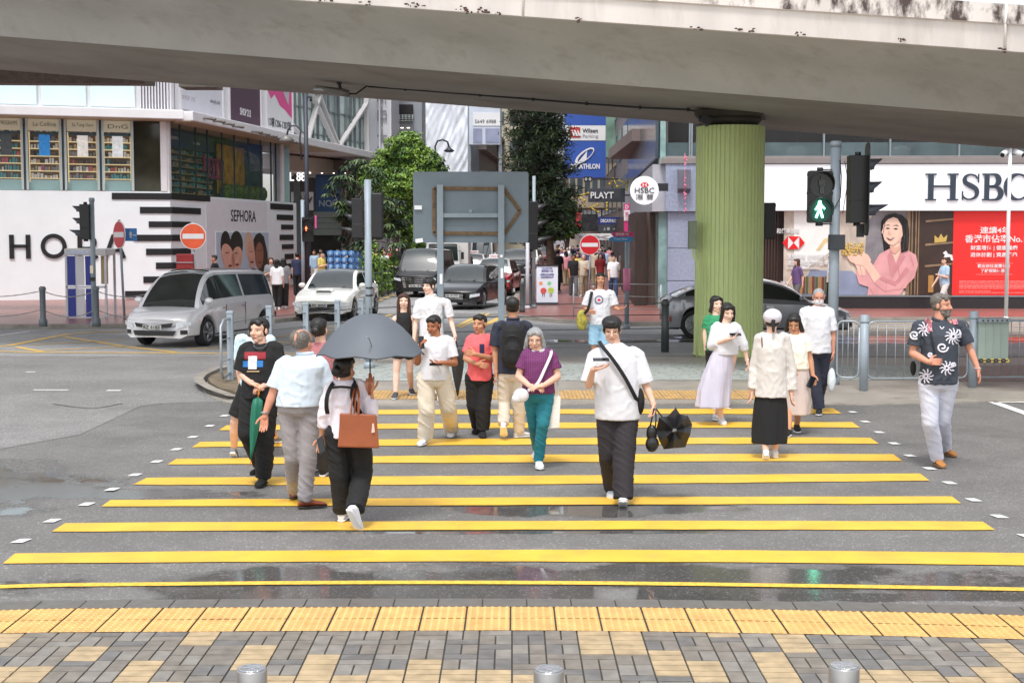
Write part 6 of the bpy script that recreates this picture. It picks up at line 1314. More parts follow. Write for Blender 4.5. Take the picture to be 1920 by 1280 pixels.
    for s_ in (-.3,.2):m_.tube([(cx-.0,s_*W_,dk(cx)+.04),(cx-(cx-rf)*.3,s_*W_+.35,dk(cx)+(H-dk(cx))*.33)],.008,4)
    m_.build('wiper',TRIM,t,local=True)
    if taxi:
        m_=M();m_.bx(rf-.45,-.3,H+.0,rf-.3,.3,H+.15);m_.build('roof_sign',WHITEP,t,local=True,bevel=.02);wm=Matrix.Translation(c0) @ Matrix.Rotation(rz,4,'Z');text('TAXI 的士',wm @ Vector((rf-.295,0,H+.08)),wm.to_3x3() @ Vector((0,1,0)),fV,.5,.1,mat('sign_red'),'lettering',t,.006,.01)
    return t
gnd=lambda x,D_:Vector((P(x,440,D_).x,D_,.006))
MPV=[(-.5,.80),(-.46,.98),(-.1,1.0),(.22,.97),(.30,.93),(.46,.74),(.49,.66),(.5,.60)]
car('silver_people_carrier','silver people carrier turning left past the white hoarding',gnd(282,31.2),17,4.65,1.72,1.70,paint('silver',lin(230,230,234),.1),MPV,(.36,.14,-.40,-.49),plate='RZ 6183',grille='vee',wx=(.36,.32))
SED=[(-.5,.78),(-.47,.95),(-.34,.98),(0,.92),(.2,.90),(.30,.84),(.45,.70),(.49,.62),(.5,.56)]
car('white_saloon','white car with a black bonnet scoop facing the camera behind the wire fence',gnd(597,40.8),7,4.5,1.76,1.46,paint('white',lin(236,236,230),0),SED,(.22,.02,-.26,-.40),plate='PC 8055',grille='vee',scoop=True)
car('black_people_carrier','large black people carrier with a chrome grille behind the long haired woman',gnd(777,56.5),8,4.9,1.86,1.93,paint('black',(.012,.012,.014),.2),[(-.5,.9),(-.46,1.1),(0,1.12),(.26,1.08),(.34,1.04),(.47,.92),(.49,.86),(.5,.8)],(.37,.22,-.42,-.49),grille='big',plate='VA 9',wr=.34,tumble=.2)
car('black_saloon','glossy black saloon with a slatted chrome grille behind the tall man',gnd(848,47.2),13,4.7,1.80,1.48,paint('black',(.012,.012,.014),.2),SED,(.22,.03,-.26,-.40),grille='slats',plate='SJ 2177',wr=.34)
TX=[(-.5,.76),(-.48,.95),(-.3,.97),(0,.92),(.2,.92),(.28,.90),(.46,.80),(.49,.74),(.5,.68)]
RP=paint('taxi_red',lin(196,30,42),.1);TR=mat('taxi_roof_silver',lin(206,206,206),.3,.3,.04)
car('red_taxi','red taxi with a silver roof and lit white roof sign, nearest of the two taxis',gnd(917,57.5),7,4.6,1.7,1.52,RP,TX,(.22,.10,-.22,-.34),roofm=TR,plate='KX 4416',taxi=True,group='red taxis queueing in the street')
car('red_taxi','red taxi with a silver roof partly hidden behind the nearer taxi',gnd(880,72),3,4.6,1.7,1.52,RP,TX,(.22,.10,-.22,-.34),roofm=TR,plate='LB 2091',taxi=True,group='red taxis queueing in the street')
SUV=[(-.5,.85),(-.46,1.02),(0,1.02),(.2,1.0),(.28,.98),(.45,.86),(.49,.78),(.5,.7)]
car('black_suv','black sport utility car to the right of the taxis',gnd(964,82),5,4.7,1.86,1.66,paint('black',(.012,.012,.014),.2),SUV,(.24,.06,-.34,-.47),grille='slats',wr=.35)
car('white_car','small white car behind the black sport utility car',gnd(984,99),8,4.4,1.75,1.5,paint('white',lin(236,236,230),0),SED,(.24,.04,-.3,-.44),plate='TN 55')
car('grey_van','pale van with large windows behind the far taxi',gnd(902,96),4,5.2,1.8,2.3,paint('pale',lin(200,204,208),.2),[(-.5,1.1),(-.48,1.2),(.3,1.2),(.42,1.1),(.49,.9),(.5,.8)],(.47,.36,-.46,-.49),tumble=.1,cat='van')
car('silver_car','dark grey hatchback driving right behind the green pier',gnd(1598,34.6),-86,4.65,1.85,1.46,paint('gunmetal',lin(140,142,148),.4),[(-.5,.88),(-.47,1.0),(-.3,1.02),(0,.93),(.2,.90),(.3,.86),(.45,.68),(.49,.6),(.5,.55)],(.28,-.0,-.12,-.45),grille='none',wr=.35,plate='')
car('far_saloon','distant white saloon near the end of the traffic queue',gnd(1004,128),5,4.5,1.75,1.5,paint('white',lin(236,236,230),0),SED,(.22,.02,-.26,-.40));car('far_saloon','distant dark red car right of the grey sign post',gnd(1018,118),3,4.5,1.75,1.5,paint('wine',lin(130,30,36),.2),SED,(.22,.02,-.26,-.40))
tk=thing('white_truck','white box truck with a flat cab behind the black people carrier','truck',gnd(828,68));y0=68;a,b=P(797,0,y0).x,P(861,0,y0).x;WT=paint('truck_white',lin(228,230,230),0)
m=M();w2=(b-a)/2;xc=(a+b)/2
m.loft([[(xc+s*w2*q,yy,z) for s,q,z in ((-1,1,.45),(-1,1,1.15),(-1,.97,1.3),(-1,.9,2.05),(-.8,.9,2.16),(.8,.9,2.16),(1,.9,2.05),(1,.97,1.3),(1,1,1.15),(1,1,.45))] for yy in (y0,y0+1.6)],0,False);m.build('cab',WT,tk,bevel=.04)
m=M();m.prism([(-w2*.9,0),(w2*.9,0),(w2*.84,.8),(-w2*.84,.8)],(xc,y0-.005,1.27),fU,fV,-.01,.02);m.build('windscreen',GLASSD,tk)
for s in (-1,1):
    m=M();m.box((xc+s*w2*.75,y0-.02,.78),(.3,.06,.2));m.build('headlight',HEADL,tk,bevel=.02);m=M();m.box((xc+s*(w2+.12),y0-.02,1.5),(.14,.08,.34));m.tube([(xc+s*w2*.9,y0,1.75),(xc+s*(w2+.1),y0,1.7)],.015,5);m.build('mirror',TRIM,tk,bevel=.02)
    for yy in (y0+.5,y0+3.6):m=M();m.cyl((xc+s*w2*.95,yy,.4),(xc+s*w2*.7,yy,.4),.4,.4,20);m.build('wheel',TYRE,tk)
m=M();m.box((xc,y0-.02,.52),(w2*1.9,.1,.2));m.build('bumper',mat('lamp_grey'),tk,bevel=.02);m=M();m.box((xc,y0-.03,.85),(.5,.04,.22));m.build('grille',TRIM,tk)
m=M();m.bx(xc-w2+.1,y0+1.75,.6,xc+w2+.35,y0+5.5,2.75);m.build('cargo_box',mat('cargo_white',lin(214,212,208),.5,0,.05),tk,bevel=.03)
bt=thing('green_bus','green and cream bus far down the street behind the big sign posts','bus',gnd(938,140));a,b=P(918,0,140).x,P(962,0,140).x;m=M();m.bx(a,140,.3,b,149,3.0);m.build('body',mat('bus_green',lin(46,120,62),.4,0,.06),bt,bevel=.08);m=M();m.bx(a+.15,139.97,1.3,b-.15,140,2.4);m.build('windscreen',GLASSD,bt)
for s in (a+.35,b-.35):m=M();m.cyl((s,140.5,.45),(s+.2,140.5,.45),.45,.45,16);m.build('wheel',TYRE,bt);m=M();m.box((s+.05,139.97,.8),(.3,.05,.2));m.build('headlight',HEADL,bt)
# ================================================================= people
SKIN={k:lin(*c) for k,c in {'light':(222,180,158),'fair':(230,194,176),'tan':(198,146,116),'brown':(162,108,80),'ruddy':(208,150,126)}.items()}
SKM=mat('skin',(1,1,1),.62,0,.06,12,attr='Col',spec=.22)
def cloth(n,c,r=.85,var=.05,**k):return mat('cloth_'+n,lin(*c),r,0,var,5,bump=.12,bs=160,**k)
HAIRM={'black':mat('hair_black',(.012,.010,.010),.42,0,.5,60,bump=.4,bs=90,stretch=(1,1,.15)),'brown':mat('hair_brown',lin(70,44,34),.42,0,.4,60,bump=.4,bs=90,stretch=(1,1,.15)),'grey':mat('hair_grey',lin(150,150,152),.5,0,.35,70,bump=.5,bs=90,stretch=(1,1,.15)),'salt':mat('hair_salt',lin(104,98,92),.5,0,.5,90,bump=.5,bs=90)}
WS=cloth('white',(214,215,221));BLK=cloth('black',(26,26,28));SOLE=mat('shoe_sole_white',lin(232,232,232),.6,0,.05)
def capsule(m_,a,b,ra,rb,n=14,flat=False,oval=None):
    a,b=Vector(a),Vector(b);d=(b-a);L_=d.length
    if L_<1e-5:return
    d /= L_;u,w=basis(d)
    if oval:u=(oval[0]-d*oval[0].dot(d)).normalized();w=d.cross(u)
    k=oval[1] if oval else 1;rg=lambda p,r:[p+(u*math.cos(t)+w*math.sin(t)*k)*r for t in [2*math.pi*i/n for i in range(n)]]
    rs_=[]
    for q in (-.98,-.75,-.4):rs_.append(rg(a+d*ra*q*(.3 if flat else 1),ra*math.sqrt(1-q*q)))
    for q in (0,.5,1):rs_.append(rg(a.lerp(b,q),ra+(rb-ra)*q))
    if not flat:
        for q in (.4,.75,.98):rs_.append(rg(b+d*rb*q,rb*math.sqrt(1-q*q)))
    m_.loft(rs_)
def remesh(m_,vox,smooth=2):
    me=bpy.data.meshes.new('tmp');me.from_pydata(m_.v,[],m_.f);b=bmesh.new();b.from_mesh(me);bmesh.ops.recalc_face_normals(b,faces=b.faces);b.to_mesh(me);b.free()
    o=bpy.data.objects.new('tmp',me);COL.objects.link(o);md=o.modifiers.new('r','REMESH');md.mode='VOXEL';md.voxel_size=vox
    if smooth:s_=o.modifiers.new('s','SMOOTH');s_.iterations=smooth;s_.factor=.5
    out=bpy.data.meshes.new_from_object(o.evaluated_get(bpy.context.evaluated_depsgraph_get()));bpy.data.objects.remove(o);bpy.data.meshes.remove(me)
    n=len(out.vertices);co=np.empty(n*3);out.vertices.foreach_get('co',co);no=np.empty(n*3);out.vertices.foreach_get('normal',no);f=[list(p.vertices) for p in out.polygons];bpy.data.meshes.remove(out)
    return co.reshape(-1,3),no.reshape(-1,3),f
def wrinkle(co,no,amp,seed,st='shirt'):
    if not amp:return co
    k={'shirt':lambda x,y,z:(x*8+z*5+seed,y*8,z*6-x*6),'leg':lambda x,y,z:(x*5+seed,y*5,z*12+x*8),'skirt':lambda x,y,z:(x*13+seed,y*13,z*1.6)}[st];d=[]
    for p in co:
        q=Vector(k(*p));w=.5+.5*noise.noise(Vector((p[0]*4+seed,p[1]*4,p[2]*4)))*1.6;n1=noise.noise(q);d.append(.30*noise.noise(q*.5)+w*((1-abs(n1)*3.2) if abs(n1)<.31 else 0)*.62+.16*noise.noise(q*2.7)-.25*w)
    return co+no*(np.array(d)*amp)[:,None]
def mk(name,co,f,mt,parent,col=None,mi=None):
    m_=M();m_.v=[tuple(p) for p in co];m_.f=f;m_.mi=mi or [0]*len(f);m_.sm=[True]*len(f);o=m_.build(name,mt,parent,recalc=False)
    if col is not None:a=o.data.color_attributes.new('Col','FLOAT_COLOR','POINT');a.data.foreach_set('color',np.c_[col,np.ones(len(col))].ravel())
    return o
def hand(m_,w,d,pn,curl=.5,s=1.0,side=1,k=1.0):
    """w wrist, d along the hand, pn palm normal (palm faces pn), curl 0..1.5, side: thumb side"""
    d=d.normalized();pn=(pn-d*pn.dot(d)).normalized();t=d.cross(pn)*side
    capsule(m_,w,w+d*.02,.027*k,.03*k,10);
    for q in (-.027,-.009,.009,.027):capsule(m_,w+d*.02+t*q*.7,w+d*.085+t*q,.0145,.0125,8)
    for i,(q,ln) in enumerate(((-.030,.062),(-.010,.076),(.010,.080),(.030,.070))):
        p=w+d*.085+t*q;dirn=d
        for j,(fr_,rd) in enumerate(((.45,.0092),(.32,.0082),(.23,.0072))):
            an=curl*(.55+.35*j)*(1.15-.12*i);dirn=(dirn*math.cos(an)+pn*math.sin(an)).normalized();e=p+dirn*ln*fr_;capsule(m_,p,e,rd,rd*.93,8);p=e
    p=w+d*.028+t*.03;dr=(d*.65+t*.62+pn*(.25+.2*curl)).normalized();e=p+dr*.042;capsule(m_,p,e,.0125,.0105,8);capsule(m_,e,e+(dr*.6+d*.6+pn*curl*.4).normalized()*.034,.0102,.0085,8)
def person(label,J,yaw=0,hy=None,pitch=0,skin='light',hair='short',hcol='black',hs=1.0,top=None,bottom=None,shoe=None,build=1.0,vox=.008,hands=None,group=None,seed=1,feet=None,beard=False,fem=None,mask=False,glasses=False,roll=0,face=True,sleeve_hem=None):
    """J: joints h n sa sb ea eb wa wb ha hb ka kb fa fb in world space; a = picture left, b = picture right"""
    hy=yaw if hy is None else hy;F=Vector((math.sin(R(yaw)),-math.cos(R(yaw)),0));Rv=Vector((math.cos(R(yaw)),math.sin(R(yaw)),0));up=Vector((0,0,1))
    HF=Vector((math.sin(R(hy))*math.cos(R(pitch)),-math.cos(R(hy))*math.cos(R(pitch)),-math.sin(R(pitch))));HR=Vector((math.cos(R(hy)),math.sin(R(hy)),0));HU=HR.cross(HF);HU=HU if HU.z>0 else-HU
    if roll:rm=Matrix.Rotation(R(roll),3,HF);HR,HU=rm @ HR,rm @ HU
    fp=(J['fa']+J['fb'])/2;fem=any(w in label.split()[:2]+label.split()[2:3] for w in ('woman','girl','shopper')) if fem is None else fem;hs *= 1.035 if vox<.012 else 1.02;t=thing('person',label,'person',(fp.x,fp.y,min(J['fa'].z,J['fb'].z)),0,group);near=vox<.012;J['n']=J['n']+Z1*.018;J['sa']=J['sa']+Z1*.012;J['sb']=J['sb']+Z1*.012;sk=np.array(SKIN[skin]);B=build
    m_=M();neck,h=J['n'],J['h'];pel=(J['ha']+J['hb'])/2;chest=neck.lerp(pel,.3)
    capsule(m_,neck+(chest-neck)*.1,neck.lerp(h,.72)-HF*.005,.056*B ** .5,.052*B ** .5)
    sr=(J['sb']-J['sa']).normalized();Rs=Rv if sr.dot(Rv)>0 else-Rv;capsule(m_,neck+(J['sa']-neck)*.3-up*.03,J['sa']-up*.01,.052,.05);capsule(m_,neck+(J['sb']-neck)*.3-up*.03,J['sb']-up*.01,.052,.05)
    for a,b_,ra,rb in ((chest,pel,.115*B,.10*B),):capsule(m_,a,b_,ra,rb,16,oval=(Rv,.78))
    for s_ in 'ab':
        S_,E_2,W_2=J['s'+s_],J['e'+s_],J['w'+s_];capsule(m_,S_,E_2,.046*B ** .6,.037*B ** .6,12);d=W_2-E_2;capsule(m_,E_2,E_2+d*.3,.037*B ** .6,.039*B ** .6,12);capsule(m_,E_2+d*.3,W_2,.038*B ** .6,.026*B ** .5,12)
        H_,K_,A_=J['h'+s_],J['k'+s_],J['f'+s_];capsule(m_,H_,K_,.078*B,.052*B,12);d=A_-K_;capsule(m_,K_,K_+d*.35-F*.01,.05*B,.054*B,12);capsule(m_,K_+d*.35-F*.01,A_,.053*B,.034,12)
        if not near:capsule(m_,W_2,W_2+d.normalized()*.001+(W_2-E_2).normalized()*.1,.032,.02,8)
    co,no,fs=remesh(m_,vox,2);cols=np.tile(sk,(len(co),1));
    m_=M();rot=Matrix((HR,-HF,HU)).transposed().to_4x4();rot3=rot.to_3x3();hp=lambda r,f,u:h+(HR*r+HF*f+HU*u)*hs
    E=lambda c,r:m_.ell(hp(*c),tuple(q*hs for q in r),rot3,nu=16,nv=12)
    E((0,-.008,.036),(.073,.092,.078));E((0,.018,-.018),(.062,.068,.076));E((0,.026,-.055),(.045 if fem else .050,.052,.045));E((0,.050,-.084 if fem else-.088),(.022 if fem else .028,.028,.022))
    capsule(m_,hp(0,.083,.012),hp(0,.102,-.022),.0095*hs,.0125*hs,8);E((0,.094,-.027),(.018,.012,.010));  E((0,.040,.03),(.058,.048,.045));E((0,.072,-.056),(.026,.016,.014))
    for s_ in (-1,1):E((s_*.075,-.006,-.004),(.010,.018,.030));E((s_*.034,.058,-.026),(.026,.022,.026));E((s_*.036,.03,-.068),(.02,.03,.02))
    hco,hno,hf=remesh(m_,.0048 if near else vox,3);hc=np.array(h);loc=(hco-hc) @ np.array(rot3)/hs;r_,f_,u_=loc[:,0],-loc[:,1],loc[:,2]
    front=f_>.03
    for s_ in (-1,1):g=np.exp(-(((r_-s_*.031)/.015) ** 2+((u_-.003)/.011) ** 2))*front;hco -= np.outer(g*.0045,np.array(HF))
    hcol_=np.tile(sk,(len(hco),1));hc_={'black':.02,'brown':.04,'grey':.2,'salt':.1}[hcol]
    if face:
        def mix(mask_,c,k=1.0):hcol_[mask_]=hcol_[mask_]*(1-k)+np.array(c)*k
        mix(front & (np.abs(u_+.058)<.008) & (np.abs(r_)<.024),(.42,.12,.11),.5);mix(front & (np.abs(u_+.058)<.0025) & (np.abs(r_)<.022),(.12,.02,.02),.5)
        cheek=np.exp(-(((np.abs(r_)-.038)/.016) ** 2+((u_+.03)/.014) ** 2))*front;hcol_[:]=hcol_*(1-.22*cheek[:,None])+np.outer(.22*cheek,(.62,.2,.15))
        for s_ in (-1,1):
            mix(front & (((r_-s_*.031)/.017) ** 2+((u_-.003)/.0085) ** 2<1),sk*.74,.7);mix(front & (((r_-s_*.031)/.013) ** 2+((u_-.003)/.0048) ** 2<1),sk*.8,.6);mix(front & (((r_-s_*.031)/.0065) ** 2+((u_-.003)/.006) ** 2<1),(.03,.02,.018),.85)
            mix(front & (np.abs(u_-.024+.1*np.abs(np.abs(r_)-.03))<.0042) & (r_*s_>.014) & (r_*s_<.048),(hc_,)*3,.5)
            mix((f_>.095) & (((r_-s_*.008)/.005) ** 2+((u_+.035)/.004) ** 2<1),(.1,.03,.02),.7)
        if beard:mix(((u_<-.035) & (f_>-.01) & ~((np.abs(r_)<.022) & (np.abs(u_+.057)<.006))) & (u_<-.03-.0*r_),(.16,.145,.135),.9)
    co=np.vstack([co,hco]);
    fs=fs+[[i+len(cols) for i in q] for q in hf];cols=np.vstack([cols,hcol_])
    if near:
        for s_ in 'ab':
            m_=M();E_2,W_2=J['e'+s_],J['w'+s_];hd_=(hands or {}).get(s_,{});d=Vector(hd_.get('d',(W_2-E_2).normalized()));sd_=1 if s_=='a' else-1
            pn=Vector(hd_.get('n',Rv*sd_));hand(m_,W_2,d,pn,hd_.get('curl',.45),side=hd_.get('side',sd_*(1 if pn.dot(F)<.99 else 1)) )
            a,b_,c=remesh(m_,.0036,1);fs=fs+[[i+len(cols) for i in q] for q in c];co=np.vstack([co,a]);cols=np.vstack([cols,np.tile(sk*np.array((1.0,.93,.92)),(len(a),1))])
    mk('body',co,fs,SKM,t,cols)
    if hair != 'none':
        m_=M();E((0,-.026,.048),(.083,.086,.079))
        if hair not in ('balding','buzz'):E((0,-.02,-.005),(.080,.070,.06));E((0,.038,.086),(.066,.050,.030));[E((s_*.03,.06,.07),(.034,.022,.026)) for s_ in (-1,1)]
        if hair in ('short','bangs','short2'):
            for s_ in (-1,1):capsule(m_,hp(s_*.068,.018,.06),hp(s_*.0715,.012,.014),.013,.006,8)
        if hair=='bangs':E((0,.062,.060),(.064,.030,.036));E((0,-.01,.07),(.092,.09,.06));[capsule(m_,hp(s_*.06,.05,.055),hp(s_*.072,.03,.005),.018,.012,8) for s_ in (-1,1)]
        if hair=='balding':m_=M();E((-.034,-.032,.034),(.051,.076,.074));E((.034,-.032,.034),(.051,.076,.074));E((0,-.045,.0),(.07,.06,.05));[capsule(m_,hp(q,-.09,.09-abs(q)),hp(q,.03,.11-abs(q)*.5),.005,.004,6) for q in (-.04,-.02,0,.02,.04)];[capsule(m_,hp(s_*.07,-.03,.03),hp(s_*.076,.01,.02),.014,.009,8) for s_ in (-1,1)]
        if hair=='buzz':m_=M();E((0,-.012,.039),(.0755,.092,.079))
        if hair in ('long','bob','verylong'):
            ln={'long':-.19,'bob':-.085,'verylong':-.32}[hair]
            for s_ in (-1,1):capsule(m_,hp(s_*.062,.035,.075),hp(s_*.080,.02,.0),.022,.022,10);capsule(m_,hp(s_*.080,.02,.0),hp(s_*(.088 if hair != 'bob' else .092),.0,ln),.024,.030 if hair=='bob' else .022,10)
            capsule(m_,hp(0,-.06,.03),hp(0,-.075,ln),.075,.060 if hair != 'verylong' else .075,14,oval=(HR,.5))
            E((0,.05,.078),(.055,.03,.02))
        if hair=='bun':E((0,-.115,.0),(.042,.038,.045));capsule(m_,hp(0,-.1,-.02),hp(.01,-.09,-.06),.02,.008,8)
        if hair=='pony':capsule(m_,hp(0,-.10,.02),hp(0,-.125,-.1),.026,.015,10)
        a,b_,c=remesh(m_,.0065 if near else max(vox,.012),1);
        if near:a=a+b_*(np.array([noise.noise(Vector((p[0]*75,p[1]*75,p[2]*9))) for p in a])*(.0012 if hair=='buzz' else .0032 if hcol in ('black','brown') else .0055))[:,None]
        mk('hair',a,c,HAIRM[hcol],t)
    if hair=='cap':pass
    if top:
        mt,hem,kw=top['m'],top['hem'],top;m_=M();wd=top.get('w',.20)*.905*B ** .7;dp=top.get('d',.135)*B;hemc=neck.lerp(pel,hem) if isinstance(hem,float) else hem
        nb=neck+up*.0;ringsd=[(0.0,.068,.060),(.035,.10,.075),(.09,top.get('sw',.165)*B ** .4,.098),(.22,wd*.98,dp*.95),(.45,wd*top.get('wk',.95),dp),(.75,wd*1.0,dp*1.02),(1.0,wd*top.get('hk',1.04),dp*1.05)]
        rings=[]
        for q,w_,d_ in ringsd:
            c=nb.lerp(hemc,q)+F*(.012*math.sin(q*3.1));ax=(sr*(1-q)+Rs*q).normalized() if q<.3 else Rs
            if q>=.09:c.z -= .01
            rings.append([c+ax*(w_*abs(math.cos(a)) ** .95*math.copysign(1,math.cos(a)))+F*(d_*math.sin(a)) for a in [2*math.pi*k/28 for k in range(28)]])
        m_.loft(rings)
        sl=top.get('sl',.6);sw_=top.get('swd',.066)*.93
        if sl:
            for s_ in 'ab':
                S_,E_2,W_2=J['s'+s_],J['e'+s_],J['w'+s_];capsule(m_,chest.lerp(S_,.75)+up*.04,S_,.07,.064,14)
                if sl<=1:capsule(m_,S_,S_.lerp(E_2,sl),.062,sw_,16,flat=True)
                else:capsule(m_,S_,E_2,.060,sw_*.95,16);capsule(m_,E_2,E_2.lerp(W_2,sl-1),sw_*.95,top.get('cuff',sw_*.8),16,flat=True)
        for a,b_,ra,rb in top.get('extra',()):capsule(m_,a,b_,ra,rb)
        a,b_,c=remesh(m_,vox*1.15,2);a=wrinkle(a,b_,top.get('wr',.020) if near else 0,seed);mk(top.get('name','shirt'),a,c,mt,t)
        if near and top.get('collar'):
            m_=M();pts=[neck+up*.012+(Rv*math.cos(q)*.066+F*math.sin(q)*.058)+up*.012*math.cos(q*1)*0-up*.025*max(0,math.sin(q)) for q in [math.pi/2+.3+k*(2*math.pi-.6)/18 for k in range(19)]];m_.tube(pts,.017,8);mk('collar',[Vector(p) for p in m_.v],m_.f,top.get('cm',mt),t)
    if bottom:
        k_=bottom['k'];mt=bottom['m'];m_=M();rh,rk,rm=bottom.get('r',(.095,.075,.065));waist=pel+up*bottom.get('wz',.10);ww=bottom.get('ww',.155)*B ** .7
        rg=lambda c,a_,b2,rip=0,n=32,nr=0:[c+Rv*(a_*math.cos(q)*(1+rip*math.sin(q*nr+seed)))+F*(b2*math.sin(q)*(1+rip*math.sin(q*nr+seed))) for q in [2*math.pi*i/n for i in range(n)]]
        if k_=='skirt':
            hc2=bottom['hem'];rw=bottom.get('hw',.26);rd=bottom.get('hd',.22);rings=[]
            for q in (0,.12,.3,.5,.7,.85,1.0):c=waist.lerp(hc2,q)+bottom.get('bow',Vector((0,0,0)))*math.sin(q*math.pi);rings.append(rg(c,ww*(1-q)+rw*q+.025*math.sin(q*3),.115*(1-q)+rd*q,.09*q if near else 0,32,bottom.get('nr',7)))
            m_.loft(rings)
        else:
            m_.loft([rg(waist,ww,.115*B),rg(pel+up*.03,ww*1.06,.13*B),rg(pel-up*.05,ww*1.03,.13*B),rg(pel-up*.10,ww*.8,.10)])
            for s_ in 'ab':
                H_,K_,A_=J['h'+s_],J['k'+s_],J['f'+s_];cut=bottom.get('cut',2)
                capsule(m_,H_,H_.lerp(K_,min(1,cut)),rh*B ** .6,rk,16,flat=cut<1)
                if cut>1:e=A_+(K_-A_).normalized()*bottom.get('lift',.0);capsule(m_,K_,e,rk,rm,16,flat=True)
        a,b_,c=remesh(m_,vox*1.15,2);a=wrinkle(a,b_,bottom.get('wr',.018) if near else 0,seed+5,'skirt' if k_=='skirt' else 'leg');mk({'skirt':'skirt','shorts':'shorts'}.get(k_,'trousers'),a,c,mt,t)
    if shoe:
        for i,s_ in enumerate('ab'):
            A_,K_=J['f'+s_],J['k'+s_];fy,fpz=(feet or {}).get(s_,(yaw+(-8 if s_=='a' else 8),0));fd=Vector((math.sin(R(fy))*math.cos(R(fpz)),-math.cos(R(fy))*math.cos(R(fpz)),math.sin(R(fpz))));sdv=Vector((math.cos(R(fy)),math.sin(R(fy)),0));fu=sdv.cross(fd);fu=fu if fu.z>0 else-fu
            base=A_-fu*.075-fd*.065;m_=M();ms=M();prof_=((0,.026,.05),(.012,.034,.085),(.05,.038,.105),(.10,.039,.095),(.15,.043,.066),(.20,.047,.052),(.24,.042,.042),(.262,.028,.032),(.27,.010,.02));n_=14
            for mm,z0,zk in ((m_,.016,1),(ms,0,0)):
                rings=[]
                for x,w_,hh in prof_:
                    top_=hh if zk else .020;ring=[]
                    for k in range(n_):q=2*math.pi*k/n_;ring.append(base+fd*x*shoe.get('s',1)+sdv*(w_*(1.06 if not zk else 1)*math.cos(q))+fu*(z0+(top_-z0)*(.5+.5*math.sin(q)) if zk else .010+.010*math.sin(q)))
                    rings.append(ring)
                mm.loft(rings)
            if shoe.get('high'):capsule(m_,A_-fu*.02,A_+up*.05,.045,.045)
            o=m_.build('shoe',shoe['m'],t);o['_inv']=list(t['_inv'])
            ms.build('sole',shoe.get('sole',SOLE),o)
    if mask:m_=M();E((0,.030,-.044),(.0685,.082,.053));a,b_,c=remesh(m_,.007,1);mk('face_mask',a,c,WS,t);m_=M();[m_.tube([hp(s_*.045,.07,-.03),hp(s_*.074,.02,-.01),hp(s_*.08,-.005,0)],.002,4) for s_ in (-1,1)];m_.build('mask_loops',WS,t)
    if glasses:
        m_=M()
        for s_ in (-1,1):m_.tube([hp(s_*.031+.022*math.cos(q),.092,.002+.017*math.sin(q)) for q in [k*math.pi/6 for k in range(13)]],.0016,5);m_.tube([hp(s_*.053,.088,.006),hp(s_*.077,.01,.006)],.0016,4)
        m_.build('glasses',DARKM,t)
    return t,dict(F=F,Rv=Rv,hp=hp,HF=HF,HR=HR,HU=HU)
def PJ(D_,z=.008,**k):
    """joints from photo pixels; (x, y[, depth offset]); feet as (x, y sole[, depth offset when lifted])"""
    J={}
    for n_,v in k.items():
        if n_ in ('fa','fb'):
            if len(v)==2:q=G(v[0],v[1],z);J[n_]=q+Vector((0,0,.078))
            else:J[n_]=P(v[0],v[1],D_+v[2])
        else:J[n_]=P(v[0],v[1],D_+(v[2] if len(v)>2 else 0))
    return J
def FD(x,y,z=.008):return G(x,y,z).y
X1,Y1,Z1=Vector((1,0,0)),Vector((0,1,0)),Vector((0,0,1))
def strap(name,pts,w,mt,parent,th=.004,rad=None):
    m_=M();pts=curve3(pts);rings=[]
    for i,p in enumerate(pts):
        d=(pts[min(i+1,len(pts)-1)]-pts[max(i-1,0)]).normalized();u=d.cross(Y1).normalized() if rad is None else d.cross(rad).normalized();v=d.cross(u);rings.append([p+u*a*w/2+v*b_*th for a,b_ in ((-1,-1),(1,-1),(1,1),(-1,1))])
    m_.loft(rings,0,False);return m_.build(name,mt,parent)
def curve3(pts,n=6):
    pts=[Vector(p) for p in pts];o=[]
    for i in range(len(pts)-1):
        p0,p1,p2,p3=pts[max(i-1,0)],pts[i],pts[i+1],pts[min(i+2,len(pts)-1)]
        for k in range(n):t=k/n;o.append(.5*(2*p1+(p2-p0)*t+(2*p0-5*p1+4*p2-p3)*t*t+(-p0+3*p1-3*p2+p3)*t ** 3))
    return o+[pts[-1]]
def bagm(name,ells,mt,parent=None,vox=.01,wr=.006,label=None,cat=None,extra=None):
    m_=M()
    for c,r in ells:m_.ell(c,r,nu=16,nv=12)
    for a,b_,ra,rb in (extra or ()):capsule(m_,a,b_,ra,rb)
    a,b_,c=remesh(m_,vox,1);a=wrinkle(a,b_,wr,3)
    if parent is None:t=thing(name,label,cat,ells[0][0] if ells else extra[0][0]);mk('body',a,c,mt,t);return t
    return mk(name,a,c,mt,parent)
def phone(p,n,u,label):
    t=thing('phone',label,'phone',p);n=n.normalized();u=(u-n*u.dot(n)).normalized();v=n.cross(u);m_=M();mt=Matrix.Translation(p) @ Matrix((v,u,n)).transposed().to_4x4();m_.box(None,(.074,.15,.008),mt=mt);m_.build('case',mat('phone_case',(.03,.03,.035),.3,0,.05),t,bevel=.003);m_=M();m_.box(None,(.066,.142,.001),mt=mt @ Matrix.Translation((0,0,.0052)));m_.build('screen',mat('phone_screen',(.01,.012,.015),.05,0,0),t);return t
